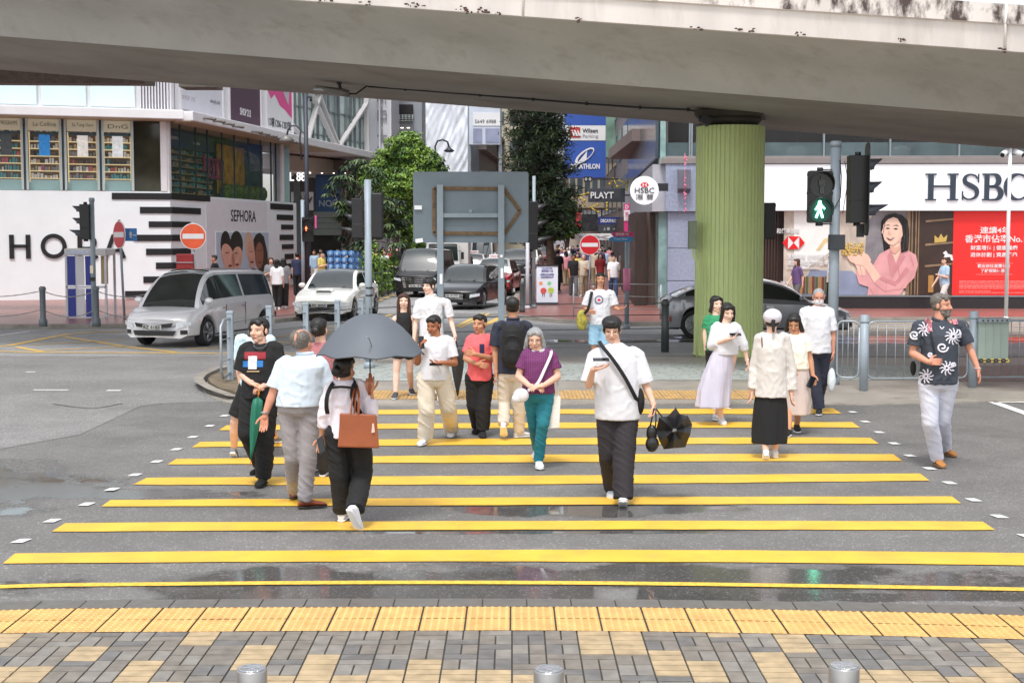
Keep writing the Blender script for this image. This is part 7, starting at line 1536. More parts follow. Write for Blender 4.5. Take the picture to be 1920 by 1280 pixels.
def folded_umbrella(name,label,a,b_,r,mt,handle,hook=None,hm=None):
    t=thing(name,label,'umbrella',b_);d=(b_-a);L_=d.length;d.normalize();u,w=basis(d);m_=M();rings=[]
    for q,rr_ in ((0,.25),(.04,.9),(.15,1.0),(.35,.92),(.6,.66),(.85,.3),(1,.1)):rings.append([a+d*L_*q+(u*math.cos(an)+w*math.sin(an))*r*rr_*(1+.22*math.sin(an*4+q*3)) for an in [k*math.pi/12 for k in range(24)]])
    m_.loft(rings);m_.build('canopy',mt,t);m_=M();m_.cyl(b_,b_+d*.06,.006,.004,8);m_.cyl(a-d*.06,a,.006,.006,8);m_.build('tip',hm or STEEL,t);m_=M();m_.tube(curve3([a-d*.03]+handle),.011,8);m_.build('handle',hm or BLACKP,t);return t
D0=FD(1158,938);wt=dict(m=WS,hem=1.1,w=.235,d=.165,sl=.92,swd=.092,sw=.175,wr=.012,hk=1.0,wk=1.0)
J=PJ(D0,h=(1147,619),n=(1153,646),sa=(1113,672),sb=(1197,670),ea=(1104,722,-.06),eb=(1211,722),wa=(1112,692,-.26),wb=(1224,754,-.08),ha=(1140,770),hb=(1176,770),ka=(1142,850,.02),kb=(1170,848,-.12),fa=(1150,928),fb=(1168,934,-.25))
J['fa']=G(1150,928)+Z1*.078
t,q=person('young man in a white oversize shirt and glasses, centre of the crossing',J,-4,pitch=14,hair='bangs',skin='light',top=wt,bottom=dict(k='t',m=cloth('charcoal',(44,40,44)),r=(.115,.105,.095),ww=.17),shoe=dict(m=WS),hands={'a':dict(d=(.95,-.3,.15),n=(0,0,1),curl=.35,side=-1),'b':dict(d=(.2,-.1,-1),n=(-1,0,0),curl=1.3)},feet={'b':(-4,22)},glasses=True,seed=2)
phone(P(1127,674,D0-.30),Vector((0,-.25,1)),Vector((1,0,.1)),'phone lying flat on the raised palm of the man in white')
cb=thing('shoulder_bag','black crossbody bag on the hip of the young man in white','bag',P(1200,755,D0));yb=D0-.19
strap('strap',[P(1124,640,D0+.05),P(1130,650,D0-.14),P(1150,675,yb-.02),P(1172,708,yb-.02),P(1188,738,yb+.02),P(1198,758,D0-.05)],.035,BLK,cb,.005);bagm('pouch',[(P(1199,752,D0-.02),(.05,.09,.13))],BLK,cb)
bb=bagm('carrier_bag',[(P(1223,832,D0-.12),(.062,.05,.075)),(P(1222,812,D0-.12),(.05,.04,.08))],mat('black_polythene',(.015,.015,.016),.25,0,.1),None,.009,.01,'small black plastic bag hanging from the hand of the young man in white','bag');m=M();m.tube([P(1219,800,D0-.12),P(1222,785,D0-.12),P(1227,765,D0-.12)],.008,6);m.tube([P(1229,800,D0-.12),P(1230,785,D0-.12),P(1229,765,D0-.12)],.007,6);m.build('handle',_M['black_polythene'],bb)
ub=thing('umbrella','crumpled black half-closed umbrella carried low beside the young man in white','umbrella',P(1262,805,D0));rr=random.Random(5);m=M();cc_=P(1262,803,D0-.1);ring=[]
for k,(x,y) in enumerate(((1236,782),(1252,780),(1267,764),(1275,776),(1290,780),(1298,795),(1295,812),(1285,838),(1262,840),(1245,842),(1236,826),(1230,806))):ring.append(P(x,y,D0-.1+(.07 if k % 2 else-.07)))
m.loft([[cc_+Y1*-.10+(p-cc_)*.15 for p in ring],[cc_+Y1*-.08+(p-cc_)*.55 for p in ring],ring,[cc_+Y1*.08+(p-cc_)*.6 for p in ring],[cc_+Y1*.1+(p-cc_)*.1 for p in ring]],0,False)
m.build('canopy',mat('umbrella_black',(.018,.018,.02),.45,0,.2,8),ub);m=M();m.tube([P(1230,766,D0-.12),P(1245,786,D0-.1),P(1270,818,D0-.1)],.008,6);m.build('shaft',DARKM,ub)
for x,y in ((1267,762),(1290,778),(1297,796)):m=M();m.cyl(cc_,P(x,y,D0-.1),.004,.003,4);m.build('rib',DARKM,ub)
PLD=cloth('purple_plaid',(104,52,98));nt=PLD.node_tree;wv_=[]
tcn=nt.nodes.new('ShaderNodeTexCoord');b_=nt.nodes['Principled BSDF'];base=b_.inputs['Base Color'].links[0].from_socket
for dr_,sc_ in (('X',14),('Z',14)):
    w_=nt.nodes.new('ShaderNodeTexWave');w_.bands_direction=dr_;w_.inputs['Scale'].default_value=sc_;nt.links.new(tcn.outputs['Object'],w_.inputs['Vector']);mx=nt.nodes.new('ShaderNodeMix');mx.data_type='RGBA';mr_=nt.nodes.new('ShaderNodeMapRange');mr_.inputs[1].default_value=.55;mr_.inputs[2].default_value=.8;mr_.inputs[4].default_value=.6;nt.links.new(w_.outputs[1],mr_.inputs[0]);nt.links.new(mr_.outputs[0],mx.inputs[0]);nt.links.new(base,mx.inputs[6]);mx.inputs[7].default_value=(*(lin(166,60,120) if dr_=='X' else lin(50,30,80)),1);base=mx.outputs[2]
nt.links.new(base,b_.inputs['Base Color'])
D0=FD(1010,878)
J=PJ(D0,h=(1003,637),n=(1008,660),sa=(985,670),sb=(1034,670),ea=(972,706,-.02),eb=(1046,706,-.02),wa=(994,724,-.2),wb=(1020,722,-.22),ha=(997,736),hb=(1024,736),ka=(1001,795,.1),kb=(1017,795,-.08),fa=(1008,855),fb=(1010,876))
t,q=person('elderly woman with grey bobbed hair, purple plaid shirt and teal trousers',J,-3,pitch=8,hair='bob',hcol='grey',skin='light',top=dict(m=PLD,hem=.98,w=.185,d=.135,sl=.62,swd=.072,collar=True,cm=cloth('grey_cuff',(190,188,196))),bottom=dict(k='t',m=cloth('teal',(34,120,136)),r=(.095,.068,.056),ww=.15),shoe=dict(m=WS,s=.88),hands={'a':dict(d=(.9,-.3,-.1),n=(.1,.3,-1),curl=.6),'b':dict(d=(-.9,-.3,-.1),n=(-.1,.3,-1),curl=.6)},glasses=True,seed=4,vox=.0075)
tb_=thing('tote_bag','flat white cotton tote bag hanging beside the elderly woman in teal trousers','bag',P(1036,765,D0));m=M();m.prism([(-.10,-.20),(.07,-.19),(.085,.14),(-.055,.17)],P(1036,768,D0+.0),X1,Z1,-.03,.03);m.build('body',mat('canvas_white',lin(232,230,226),.8,0,.05,5,bump=.3,bs=30),tb_,bevel=.015)
strap('handle',[P(1030,742,D0-.02),P(1036,720,D0-.03),P(1042,700,D0),P(1046,722,D0+.03),P(1046,744,D0+.02)],.022,WS,tb_)
wp=bagm('handbag',[(P(977,741,D0-.2),(.085,.04,.075)),(P(968,747,D0-.2),(.05,.04,.05))],WS,None,.009,.008,'soft white bundled pouch held in front of the elderly woman in plaid','bag');strap('strap',[P(1032,655,D0+.02),P(1033,664,D0-.10),P(1022,690,D0-.16),P(1008,718,D0-.22),P(990,732,D0-.22)],.03,WS,wp)
D0=FD(1757,878);NVY=cloth('navy_print',(58,64,74))
J=PJ(D0,h=(1765,573),n=(1761,602),sa=(1722,615),sb=(1800,613),ea=(1711,662,.0),eb=(1819,655,.02),wa=(1740,678,-.22),wb=(1833,690,-.04),ha=(1742,714),hb=(1776,714),ka=(1744,790,-.02),kb=(1768,785,.12),fa=(1757,872),fb=(1772,852))
t,q=person('grey bearded man in a dark shirt with white sun and swirl prints',J,10,hy=52,hair='short',hcol='salt',skin='ruddy',beard=True,hs=1.04,top=dict(m=NVY,hem=1.02,w=.205,d=.155,sl=.72,swd=.088,sw=.18,collar=True,name='printed_shirt'),bottom=dict(k='t',m=cloth('pale_jeans',(206,208,222)),r=(.11,.085,.075),ww=.175),shoe=dict(m=mat('tan_suede',lin(176,118,62),.8,0,.1),sole=mat('gum_sole',lin(150,110,70),.7)),hands={'a':dict(d=(.95,-.1,.0),n=(0,1,-.15),curl=.45,side=1),'b':dict(d=(.25,-.1,-1),n=(-1,.2,0),curl=.3)},build=1.12,seed=6)
m_=M();[m_.ell(q['hp'](*c),r,nu=12,nv=8) for c,r in (((0,.055,-.085),(.045,.045,.04)),((0,.045,-.06),(.055,.05,.03)),((0,.084,-.045),(.028,.014,.008)))];a,b2,c=remesh(m_,.006,1);mk('beard',a,c,HAIRM['salt'],t)
PRW=cloth('print_white',(226,222,232))
bvh=None
from mathutils.bvhtree import BVHTree
def bvh_of(t_,nm='printed_shirt'):
    o=[c for c in t_.children if c.name.startswith(nm)][0];off=Vector(t_.location);return BVHTree.FromPolygons([Vector(v.co)+off for v in o.data.vertices],[tuple(p.vertices) for p in o.data.polygons])
def on_cloth(bv,x,y,lift=.004):
    o=Vector((0,0,CAM_H));hit=bv.ray_cast(o,ray(x,y).normalized());return (hit[0]+hit[1]*lift) if hit[0] is not None else None
def paint_line(m_,bv,pts,w):
    pts=curve_px(pts,4);P3=[on_cloth(bv,*p) for p in pts];P3=[p for p in P3 if p is not None]
    if len(P3)>1:m_.tube(P3,w,5)
bv=bvh_of(t);m=M()
def sun_(cx,cy,r,n,ph=0,k=1.7):
    paint_line(m,bv,[(cx+r*.45*math.cos(a),cy+r*.45*math.sin(a)) for a in [i*math.pi/3 for i in range(7)]],.010)
    for i in range(n):a=ph+2*math.pi*i/n;paint_line(m,bv,[(cx+r*.6*math.cos(a),cy+r*.6*math.sin(a)),(cx+r*1.1*math.cos(a+.2),cy+r*1.1*math.sin(a+.2)),(cx+r*k*math.cos(a),cy+r*k*math.sin(a))],.0075)
def swirl(cx,cy,r,ph=0):paint_line(m,bv,[(cx+r*(1-i/14)*math.cos(ph+i*.75),cy+r*.9*(1-i/14)*math.sin(ph+i*.75)) for i in range(13)],.010)
sun_(1787,631,9,12);swirl(1767,651,11);sun_(1734,617,8,10);swirl(1715,628,9,1);sun_(1775,690,8,9,.3);sun_(1737,705,8,10,.5);swirl(1788,684,5,2);swirl(1745,665,5,1);paint_line(m,bv,[(1797,618),(1801,625),(1799,632)],.012);paint_line(m,bv,[(1762,612),(1766,617),(1770,613)],.006);m.build('print_motifs',PRW,t)
rk_=thing('backpack','backpack with red and white woven straps worn by the bearded man','backpack',P(1735,640,D0));strap('strap',[on_cloth(bv,1737,598,.01) or P(1737,598,D0-.1),on_cloth(bv,1741,608,.012),on_cloth(bv,1745,622,.012)],.05,mat('woven_red',lin(190,120,130),.8,0,.9,60),rk_);strap('strap',[on_cloth(bv,1745,622,.012),on_cloth(bv,1749,640,.012),on_cloth(bv,1753,660,.012)],.018,BLK,rk_);strap('strap',[on_cloth(bv,1789,600,.01) or P(1789,600,D0-.1),on_cloth(bv,1792,608,.01)],.05,_M['woven_red'],rk_);bagm('sack',[(P(1762,650,D0+.24),(.14,.09,.24)),(P(1712,690,D0+.1),(.03,.06,.08))],BLK,rk_)
m=M();m.tube([J['wb']+Vector((.033*math.cos(a),.033*math.sin(a),0)) for a in [k*math.pi/6 for k in range(13)]],.004,5);m.build('bracelet',WS,t)
D0=FD(1530,776);J=PJ(D0,h=(1535,557),n=(1533,576),sa=(1508,586),sb=(1557,587),ea=(1502,622),eb=(1562,626),wa=(1505,652,-.05),wb=(1562,658),ha=(1518,658),hb=(1544,658),ka=(1528,715),kb=(1540,715,.1),fa=(1536,776),fb=(1533,766))
t,q=person('bald man in a white face mask and navy trousers by the signal pole',J,-6,pitch=16,hair='buzz',hcol='grey',skin='ruddy',mask=True,top=dict(m=WS,hem=1.02,w=.20,d=.165,sl=.85,swd=.08),bottom=dict(k='t',m=cloth('navy',(44,48,64)),r=(.11,.085,.08),ww=.17),shoe=dict(m=BLK),build=1.1,seed=8,glasses=True)
wpb=bagm('carrier_bag',[(P(1559,712,D0),(.06,.05,.17))],mat('thin_white_polythene',lin(214,220,224),.3,0,.1),None,.01,.01,'translucent white plastic bag hanging from the masked man','bag')
BEI=cloth('stone_beige',(208,203,198));D0=FD(1450,858)
J=PJ(D0,h=(1448,602),n=(1446,627),sa=(1424,638),sb=(1472,637),ea=(1414,688,.04),eb=(1484,690,.02),wa=(1410,732,0),wb=(1484,735,-.02),ha=(1432,735),hb=(1460,735),ka=(1434,800),kb=(1458,798),fa=(1436,848,-.12),fb=(1452,857))
t,q=person('woman seen from behind in a pale cap, beige shirt and long black skirt',J,176,hair='pony',skin='light',top=dict(m=BEI,hem=1.06,w=.20,d=.15,sl=1.93,swd=.066,cuff=.06,hk=1.08),bottom=dict(k='skirt',m=BLK,hem=P(1443,830,D0),hw=.185,hd=.15,ww=.15,nr=5),shoe=dict(m=WS),feet={'a':(172,-40)},seed=9)
cp_=thing('baseball_cap','pale lilac cap worn by the woman in the long black skirt','cap',J['h']);m_=M();m_.ell(q['hp'](0,-.016,.05),(.106,.118,.09),Matrix((q['HR'],-q['HF'],q['HU'])).transposed());a,b2,c=remesh(m_,.008,1);mk('crown',a,c,cloth('lilac_white',(214,210,224)),cp_);m=M();m.prism(arc(0,0,.09,0,180,10,.085),q['hp'](0,.07,.035),q['HR'],(q['HF']-q['HU']*.2).normalized(),-.004,.004);m.build('brim',_M['cloth_lilac_white'],cp_)
strap('bag_strap',[J['sa']+Z1*.06+X1*.03,J['sa']+Vector((.01,-.09,.0)),J['sa']+Vector((.02,-.1,-.12))],.012,mat('strap_brown',lin(96,60,50),.7),t)
CRM=cloth('cream',(238,232,216));D0=FD(1484,814)
J=PJ(D0,h=(1489,607),n=(1490,629),sa=(1470,640),sb=(1510,640),ea=(1466,672),eb=(1519,672),wa=(1480,690,-.15),wb=(1524,702,-.05),ha=(1480,690),hb=(1504,690),ka=(1480,750),kb=(1498,752,.05),fa=(1478,818),fb=(1494,808))
t,q=person('older woman in a cream top and dusty beige skirt looking down',J,-16,pitch=20,hair='bob',hcol='black',skin='tan',top=dict(m=CRM,hem=1.0,w=.18,d=.135,sl=.6,swd=.08),bottom=dict(k='skirt',m=cloth('dusty_beige',(198,184,180)),hem=P(1493,776,D0),hw=.17,hd=.15,ww=.14,nr=4),shoe=dict(m=BLK),hands={'b':dict(d=(.1,-.2,-1),n=(-.6,-1,0),curl=.8)},glasses=True,seed=10)
phone(P(1521,716,D0-.14),Vector((0,-1,.2)),Vector((.5,0,1)),'dark phone hanging in the hand of the woman in the cream top')
D0=FD(1348,796);LAV=cloth('lavender',(200,196,212),.5)
J=PJ(D0,h=(1364,586),n=(1360,609),sa=(1341,618),sb=(1382,618),ea=(1334,648),eb=(1394,645),wa=(1362,636,-.2),wb=(1400,672),ha=(1350,664),hb=(1372,664),ka=(1346,725),kb=(1362,722,.1),fa=(1352,794),fb=(1344,788))
t,q=person('woman in a white jumper and long lavender skirt looking at her phone',J,14,pitch=14,hair='long',hcol='black',skin='fair',top=dict(m=WS,hem=.98,w=.18,d=.14,sl=1.45,swd=.075,wr=.009,name='jumper'),bottom=dict(k='skirt',m=LAV,hem=P(1336,762,D0),hw=.21,hd=.2,ww=.14,nr=6,bow=Vector((-.03,0,0))),shoe=dict(m=WS,s=.9),hands={'a':dict(d=(.95,-.2,.2),n=(0,0,1),curl=.5,side=-1),'b':dict(d=(.2,-.2,-1),n=(-1,0,0),curl=.5)},seed=11)
phone(P(1379,627,D0-.22),Vector((0,-.4,1)),Vector((1,0,.1)),'phone held up by the woman in the lavender skirt')
D0=20.4;J=PJ(D0,h=(1343,571),n=(1342,593),sa=(1326,602),sb=(1360,602),ea=(1322,628),eb=(1364,628),wa=(1324,652),wb=(1362,652),ha=(1334,655),hb=(1352,655),ka=(1334,705),kb=(1352,705),fa=(1337,766),fb=(1352,764))
person('woman in a green top half hidden behind the woman in the lavender skirt',J,20,hair='bob',skin='fair',top=dict(m=cloth('green',(50,140,96)),hem=1.0,w=.17,d=.125,sl=.6),bottom=dict(k='t',m=BLK,r=(.095,.07,.06)),shoe=dict(m=BLK),seed=12)
D0=FD(642,980);J=PJ(D0,h=(646,694),n=(651,716),sa=(619,733),sb=(679,733),ea=(607,775,.0),eb=(697,772,-.08),wa=(604,818,.04),wb=(694,735,-.04),ha=(632,812),hb=(674,812),ka=(637,890,.02),kb=(680,888,.05),fa=(642,976),fb=(666,955,-.30))
t,q=person('woman seen from behind carrying the large open dark umbrella',J,172,hy=150,hair='bun',skin='tan',top=dict(m=cloth('pinkish_white',(234,226,234)),hem=1.04,w=.18,d=.14,sl=1.6,swd=.070,name='blouse'),bottom=dict(k='t',m=BLK,r=(.105,.09,.08),ww=.16),shoe=dict(m=WS),hands={'a':dict(d=(-.1,-.1,-1),n=(0,-1,0),curl=.9),'b':dict(d=(0,-.25,1),n=(0,1,0),curl=1.4)},feet={'b':(150,-55),'a':(176,0)},seed=13)
um=thing('umbrella','large open dark grey umbrella held by the woman in black trousers','umbrella',P(694,700,D0));c=P(695,665,D0-.06);kk=1/sc(D0);apex=P(693,588,D0-.06);m=M();nr_=8;rings=[]
hgt=apex.z-c.z;rd_=101*kk
for q2 in (.02,.15,.3,.45,.6,.75,.88,1.0):
    ring=[]
    for k in range(48):a=2*math.pi*k/48+.2;fl=abs(((k/48*nr_) % 1)-.5)*2;rr_=rd_*q2*(1-.05*(1-fl)*q2);z=apex.z-hgt*(q2 ** 2.1)+(.02*(1-fl)*q2);ring.append(Vector((c.x+rr_*math.cos(a),c.y+rr_*math.sin(a),z)))
    rings.append(ring)
UMB=mat('umbrella_charcoal',lin(94,100,108),.6,0,.06,3);m.loft(rings,0,True,False);m.loft([[p-Z1*.004 for p in r_] for r_ in rings],0,True,False);m.build('canopy',UMB,um,recalc=False)
m=M();m.tube(rings[-1]+rings[-1][:1],.005,5);m.build('hem',mat('umbrella_hem',lin(60,64,70),.6),um)
for k in range(8):m=M();m.tube([rings[j][(k*6) % 48]-Z1*.01 for j in range(8)],.0035,4);m.build('rib',DARKM,um)
m=M();m.cyl(apex+Z1*.05,P(694,700,D0-.06),.006,.006,8);m.build('shaft',DARKM,um);m=M();m.cyl(P(694,700,D0-.06),P(693,742,D0-.06),.014,.017,10);m.build('handle',mat('umbrella_wood',lin(160,92,62),.5,0,.1),um);m=M();m.tube([P(687,632,D0-.55),P(692,634,D0-.5),P(699,655,D0-.42),P(700,668,D0-.4)],.005,6);m.build('silver_catch',STEEL,um)
tg=thing('handbag','large tan leather tote on the shoulder of the woman with the open umbrella','bag',P(672,810,D0-.25));m=M();LTH=mat('tan_leather',lin(152,84,52),.42,0,.12,4,bump=.1,bs=30);Db=D0-.26;q0=P(672,840,Db)
prf=[((637,774),(706,777)),((636,800),(708,803)),((633,838),(711,840))]
m.loft([[P(l[0],l[1],Db-.01),P(r[0],r[1],Db-.01),P(r[0],r[1],Db+d),P(l[0],l[1],Db+d)] for (l,r),d in zip(prf,(.03,.12,.16))],0,False);m.build('body',LTH,tg,bevel=.012)
for x0,x1,dd in ((658,672,0),(664,670,.04)):strap('handle',[P(x0,776,Db-.01+dd),P(x0+3,745,Db+.0+dd),P(668,720,D0-.04),P(x1+2,745,Db+dd),P(x1,778,Db-.01+dd)],.013,LTH,tg)
m=M();m.prism([(-.012,-.05),(.018,-.045),(.01,.03),(-.004,.03)],P(699,800,Db-.02),X1,Z1,0,.005);m.build('tag',mat('leather_tag',lin(214,190,178),.6),tg)
phone(P(602,834,D0-.03),Vector((-.7,-.8,.3)),Vector((.7,0,-1)),'black phone in the lowered hand of the woman with the open umbrella')
bpk=thing('backpack','black front-worn bag harness straps across the back of the woman with the umbrella','backpack',J['n']);S=lambda x,y:P(x,y,D0-.155)
strap('strap',[P(628,716,D0+.02),P(622,722,D0-.1),S(614,740),S(612,760),P(614,775,D0-.1)],.035,BLK,bpk,.006,Y1);strap('strap',[P(660,712,D0+.02),P(664,722,D0-.1),S(661,740),S(667,760),P(675,775,D0-.1)],.045,BLK,bpk,.006,Y1);strap('strap',[S(620,727),S(640,725),S(662,727)],.02,BLK,bpk,.006)
D0=FD(567,955);LBL=cloth('light_blue',(206,220,234))
J=PJ(D0,h=(567,643),n=(572,668),sa=(528,688),sb=(602,687),ea=(511,738),eb=(618,738,.05),wa=(497,777,-.02),wb=(612,785,.1),ha=(542,760),hb=(580,760),ka=(549,855,.05),kb=(578,853),fa=(552,935),fb=(572,952))
t,q=person('balding man seen from behind in a light blue shirt and grey trousers',J,184,hy=150,hair='balding',hcol='salt',skin='ruddy',hs=1.05,top=dict(m=LBL,hem=.98,w=.215,d=.16,sl=.78,swd=.085,sw=.175,collar=True,hk=1.0),bottom=dict(k='t',m=cloth('grey_flannel',(156,152,156)),r=(.102,.08,.07),ww=.175),shoe=dict(m=mat('brown_leather',lin(128,62,34),.35,0,.1),sole=mat('dark_sole',(.02,.015,.012),.6)),hands={'a':dict(d=(-.1,-.1,-1),n=(0,-1,0),curl=.35,side=1)},feet={'a':(168,-8),'b':(112,0)},build=1.12,seed=14)
m=M();m.tube([J['wa']+Vector((.034*math.cos(a),.034*math.sin(a),.02)) for a in [k*math.pi/6 for k in range(13)]],.007,6);m.build('wristwatch',STEEL,t)
D0=14.4;J=PJ(D0,h=(598,619),n=(602,644),sa=(578,660),sb=(625,662),ea=(572,705),eb=(634,705),wa=(575,745),wb=(630,745),ha=(588,745),hb=(616,745),ka=(590,815),kb=(612,815),fa=(587,884),fb=(606,892))
person('woman in a dusty pink top walking behind the man in light blue',J,170,hair='bun',skin='light',top=dict(m=cloth('dusty_pink',(178,112,116)),hem=1.0,w=.175,d=.135,sl=.8),bottom=dict(k='t',m=cloth('navy',(44,48,64)),r=(.1,.075,.065)),shoe=dict(m=BLK),seed=15)
D0=FD(490,911);J=PJ(D0,h=(486,620),n=(490,646),sa=(459,657),sb=(520,656),ea=(452,700),eb=(524,700,-.02),wa=(468,716,-.16),wb=(498,722,-.14),ha=(472,742),hb=(501,742),ka=(464,810,-.05),kb=(496,820),fa=(492,872,.3),fb=(494,908))
t,q=person('young man in a black printed T-shirt carrying a furled green umbrella',J,-14,hy=-26,hair='short',skin='light',hs=1.03,top=dict(m=BLK,hem=1.02,w=.205,d=.15,sl=.88,swd=.088,sw=.175,name='printed_shirt'),bottom=dict(k='t',m=BLK,r=(.115,.10,.085),ww=.17),shoe=dict(m=BLK,sole=BLK),hands={'a':dict(d=(.9,-.2,-.3),n=(0,.3,-1),curl=.4),'b':dict(d=(-.85,-.3,-.2),n=(0,.3,-1),curl=1.1)},seed=16)
bv=bvh_of(t)
def decal(t_,name,pts,mt,bv,lift=.006,n=10):
    m_=M();(x0,y0),(x1,y1)=pts;g=[[on_cloth(bv,x0+(x1-x0)*i/n,y0+(y1-y0)*j/n,lift) for i in range(n+1)] for j in range(n+1)]
    if any(p is None for r_ in g for p in r_):return
    m_.add([p for r_ in g for p in r_],[(j*(n+1)+i,j*(n+1)+i+1,(j+1)*(n+1)+i+1,(j+1)*(n+1)+i) for j in range(n) for i in range(n)],0,True);m_.build(name,mt,t_,recalc=False)
decal(t,'print_red',((459,660),(498,673)),cloth('print_red',(146,44,54)),bv);decal(t,'print_blue',((456,676),(493,688)),cloth('print_blue',(50,120,190)),bv);decal(t,'print_white',((466,668),(482,692)),WS,bv,.010);decal(t,'print_line',((464,695),(486,697)),cloth('print_tan',(200,170,130)),bv,.008,6)
m=M();m.tube([J['n']+Vector((.062*math.cos(a),-.05+.055*math.sin(a)-.03*max(0,-math.sin(a)),-.012-.035*max(0,-math.sin(a)))) for a in [k*math.pi/10 for k in range(21)]],.008,6);m.build('collar',cloth('dark_grey_rib',(76,76,80)),t)
folded_umbrella('umbrella','furled green umbrella with orange handle and tip held by the man in black',P(484,745,D0-.2),P(470,862,D0-.28),.05,mat('umbrella_green',lin(24,110,86),.5,0,.12,6),[P(485,735,D0-.2),P(482,722,D0-.2),P(478,726,D0-.2)],hm=mat('umbrella_orange',lin(206,130,60),.5,0,.08))
D0=15.7;J=PJ(D0,h=(481,622),n=(478,636),sa=(450,640),sb=(506,640),ea=(447,685),eb=(512,685),wa=(452,722),wb=(510,722),ha=(466,725),hb=(492,725),ka=(440,790,.0),kb=(500,785,.1),fa=(439,856),fb=(517,830))
person('man in a pale blue shirt and black shorts mostly hidden behind the man in black',J,176,hair='short',skin='light',top=dict(m=cloth('pale_aqua',(200,224,232)),hem=1.05,w=.19,d=.145,sl=.8),bottom=dict(k='shorts',m=BLK,cut=.85,r=(.11,.10,.1)),shoe=dict(m=cloth('grey_shoe',(120,124,126))),feet={'a':(180,-35),'b':(120,0)},seed=17)
D0=FD(797,833);J=PJ(D0,h=(813,611),n=(818,633),sa=(796,644),sb=(843,643),ea=(782,680,-.0),eb=(853,681,-.02),wa=(786,655,-.2),wb=(830,680,-.24),ha=(798,708),hb=(830,708),ka=(800,768,-.06),kb=(840,762,.08),fa=(797,832),fb=(846,816))
t,q=person('woman in a white T-shirt and wide beige trousers using a phone',J,-8,hy=-24,pitch=10,hair='pony',skin='brown',top=dict(m=WS,hem=1.02,w=.185,d=.15,sl=.72,swd=.075),bottom=dict(k='t',m=cloth('beige',(214,204,186)),r=(.105,.10,.095),ww=.17,wr=.018),shoe=dict(m=WS),hands={'a':dict(d=(.3,-.3,.9),n=(1,0,0),curl=.9),'b':dict(d=(-.95,-.2,0),n=(0,0,1),curl=.5,side=1)},build=1.05,seed=18)
phone(P(817,683,D0-.28),Vector((0,-.3,1)),Vector((1,0,-.1)),'phone held at the waist by the woman in wide beige trousers')
phone(P(790,642,D0-.22),Vector((.5,-1,.2)),Vector((0,0,1)),'dark phone raised in the other hand of the woman in wide beige trousers')
D0=FD(902,817);COR=cloth('coral',(236,104,108));J=PJ(D0,h=(899,608),n=(902,629),sa=(882,640),sb=(920,640),ea=(873,672,-.03),eb=(924,673,-.05),wa=(894,682,-.2),wb=(892,664,-.24),ha=(888,708),hb=(911,708),ka=(889,762,.02),kb=(906,762,-.05),fa=(897,810),fb=(905,818))
t,q=person('woman in a coral pink T-shirt with folded arms and black trousers',J,-6,hy=-22,hair='pony',skin='tan',top=dict(m=COR,hem=1.03,w=.175,d=.14,sl=.7,swd=.075,name='printed_shirt'),bottom=dict(k='t',m=BLK,r=(.11,.095,.085),ww=.155),shoe=dict(m=BLK,sole=BLK),hands={'a':dict(d=(.9,-.2,-.2),n=(0,1,0),curl=.5),'b':dict(d=(-.9,-.1,.2),n=(0,1,0),curl=.8)},seed=19)
bv=bvh_of(t);decal(t,'print_navy',((899,645),(908,662)),cloth('print_navy',(40,36,70)),bv)
D0=FD(975,822);J=PJ(D0,h=(961,576),n=(962,602),sa=(933,614),sb=(990,614),ea=(928,655),eb=(996,655,.05),wa=(930,694,-.03),wb=(992,690,.05),ha=(948,698),hb=(973,698),ka=(946,755,.05),kb=(973,757),fa=(944,795,-.15),fb=(973,820))
t,q=person('man seen from behind in a navy shirt with a large black backpack',J,182,hair='short',skin='tan',top=dict(m=cloth('navy',(44,48,64)),hem=1.0,w=.20,d=.145,sl=.85,swd=.085,collar=True),bottom=dict(k='t',m=cloth('sand',(208,196,180)),r=(.105,.08,.07)),shoe=dict(m=cloth('grey_white_shoe',(206,204,206))),feet={'a':(178,-35),'b':(110,0)},seed=20)
bk_=bagm('backpack',[],BLK,None,.009,.006,'big black backpack on the back of the man in the navy shirt','backpack',extra=[(P(961,628,D0-.2),P(961,668,D0-.2),.135,.145),(P(961,655,D0-.29),P(961,672,D0-.29),.10,.10)]);strap('strap',[P(945,604,D0+.03),P(944,608,D0-.1),P(947,622,D0-.16)],.05,BLK,bk_,.008,Y1);strap('strap',[P(979,604,D0+.03),P(980,608,D0-.1),P(976,622,D0-.16)],.05,BLK,bk_,.008,Y1);m=M();m.tube([P(945,632,D0-.34),P(961,628,D0-.35),P(977,632,D0-.34)],.006,5);m.tube([P(948,655,D0-.4),P(961,653,D0-.41),P(975,655,D0-.4)],.005,5);m.build('zip',DARKM,bk_)
D0=21.4;J=PJ(D0,.032,h=(804,537),n=(807,556),sa=(785,570),sb=(838,569),ea=(779,606),eb=(846,604),wa=(776,637,-.05),wb=(853,628,-.08),ha=(798,650),hb=(822,650),ka=(800,700),kb=(822,700),fa=(800,752),fb=(824,750))
t,q=person('tall young man in a white polo shirt, tallest of the group on the island',J,0,hy=-35,hair='bangs',skin='fair',top=dict(m=WS,hem=1.03,w=.20,d=.14,sl=.75,swd=.078,collar=True),bottom=dict(k='t',m=cloth('beige',(214,204,186)),r=(.1,.08,.07)),shoe=dict(m=WS),hands={'b':dict(d=(.1,-.2,-1),n=(-1,0,0),curl=1.3)},seed=21)
folded_umbrella('umbrella','loosely furled black umbrella hanging from the hand of the tall man in white',P(858,655,D0-.1),P(858,742,D0-.1),.085,_M['umbrella_black'],[P(855,640,D0-.1),P(853,630,D0-.1)])
J=PJ(D0+.1,.032,h=(757,565),n=(757,588),sa=(741,599),sb=(774,599),ea=(737,628),eb=(779,628),wa=(741,655),wb=(778,655),ha=(747,655),hb=(769,655),ka=(743,697),kb=(768,695,.1),fa=(742,746),fb=(771,738))
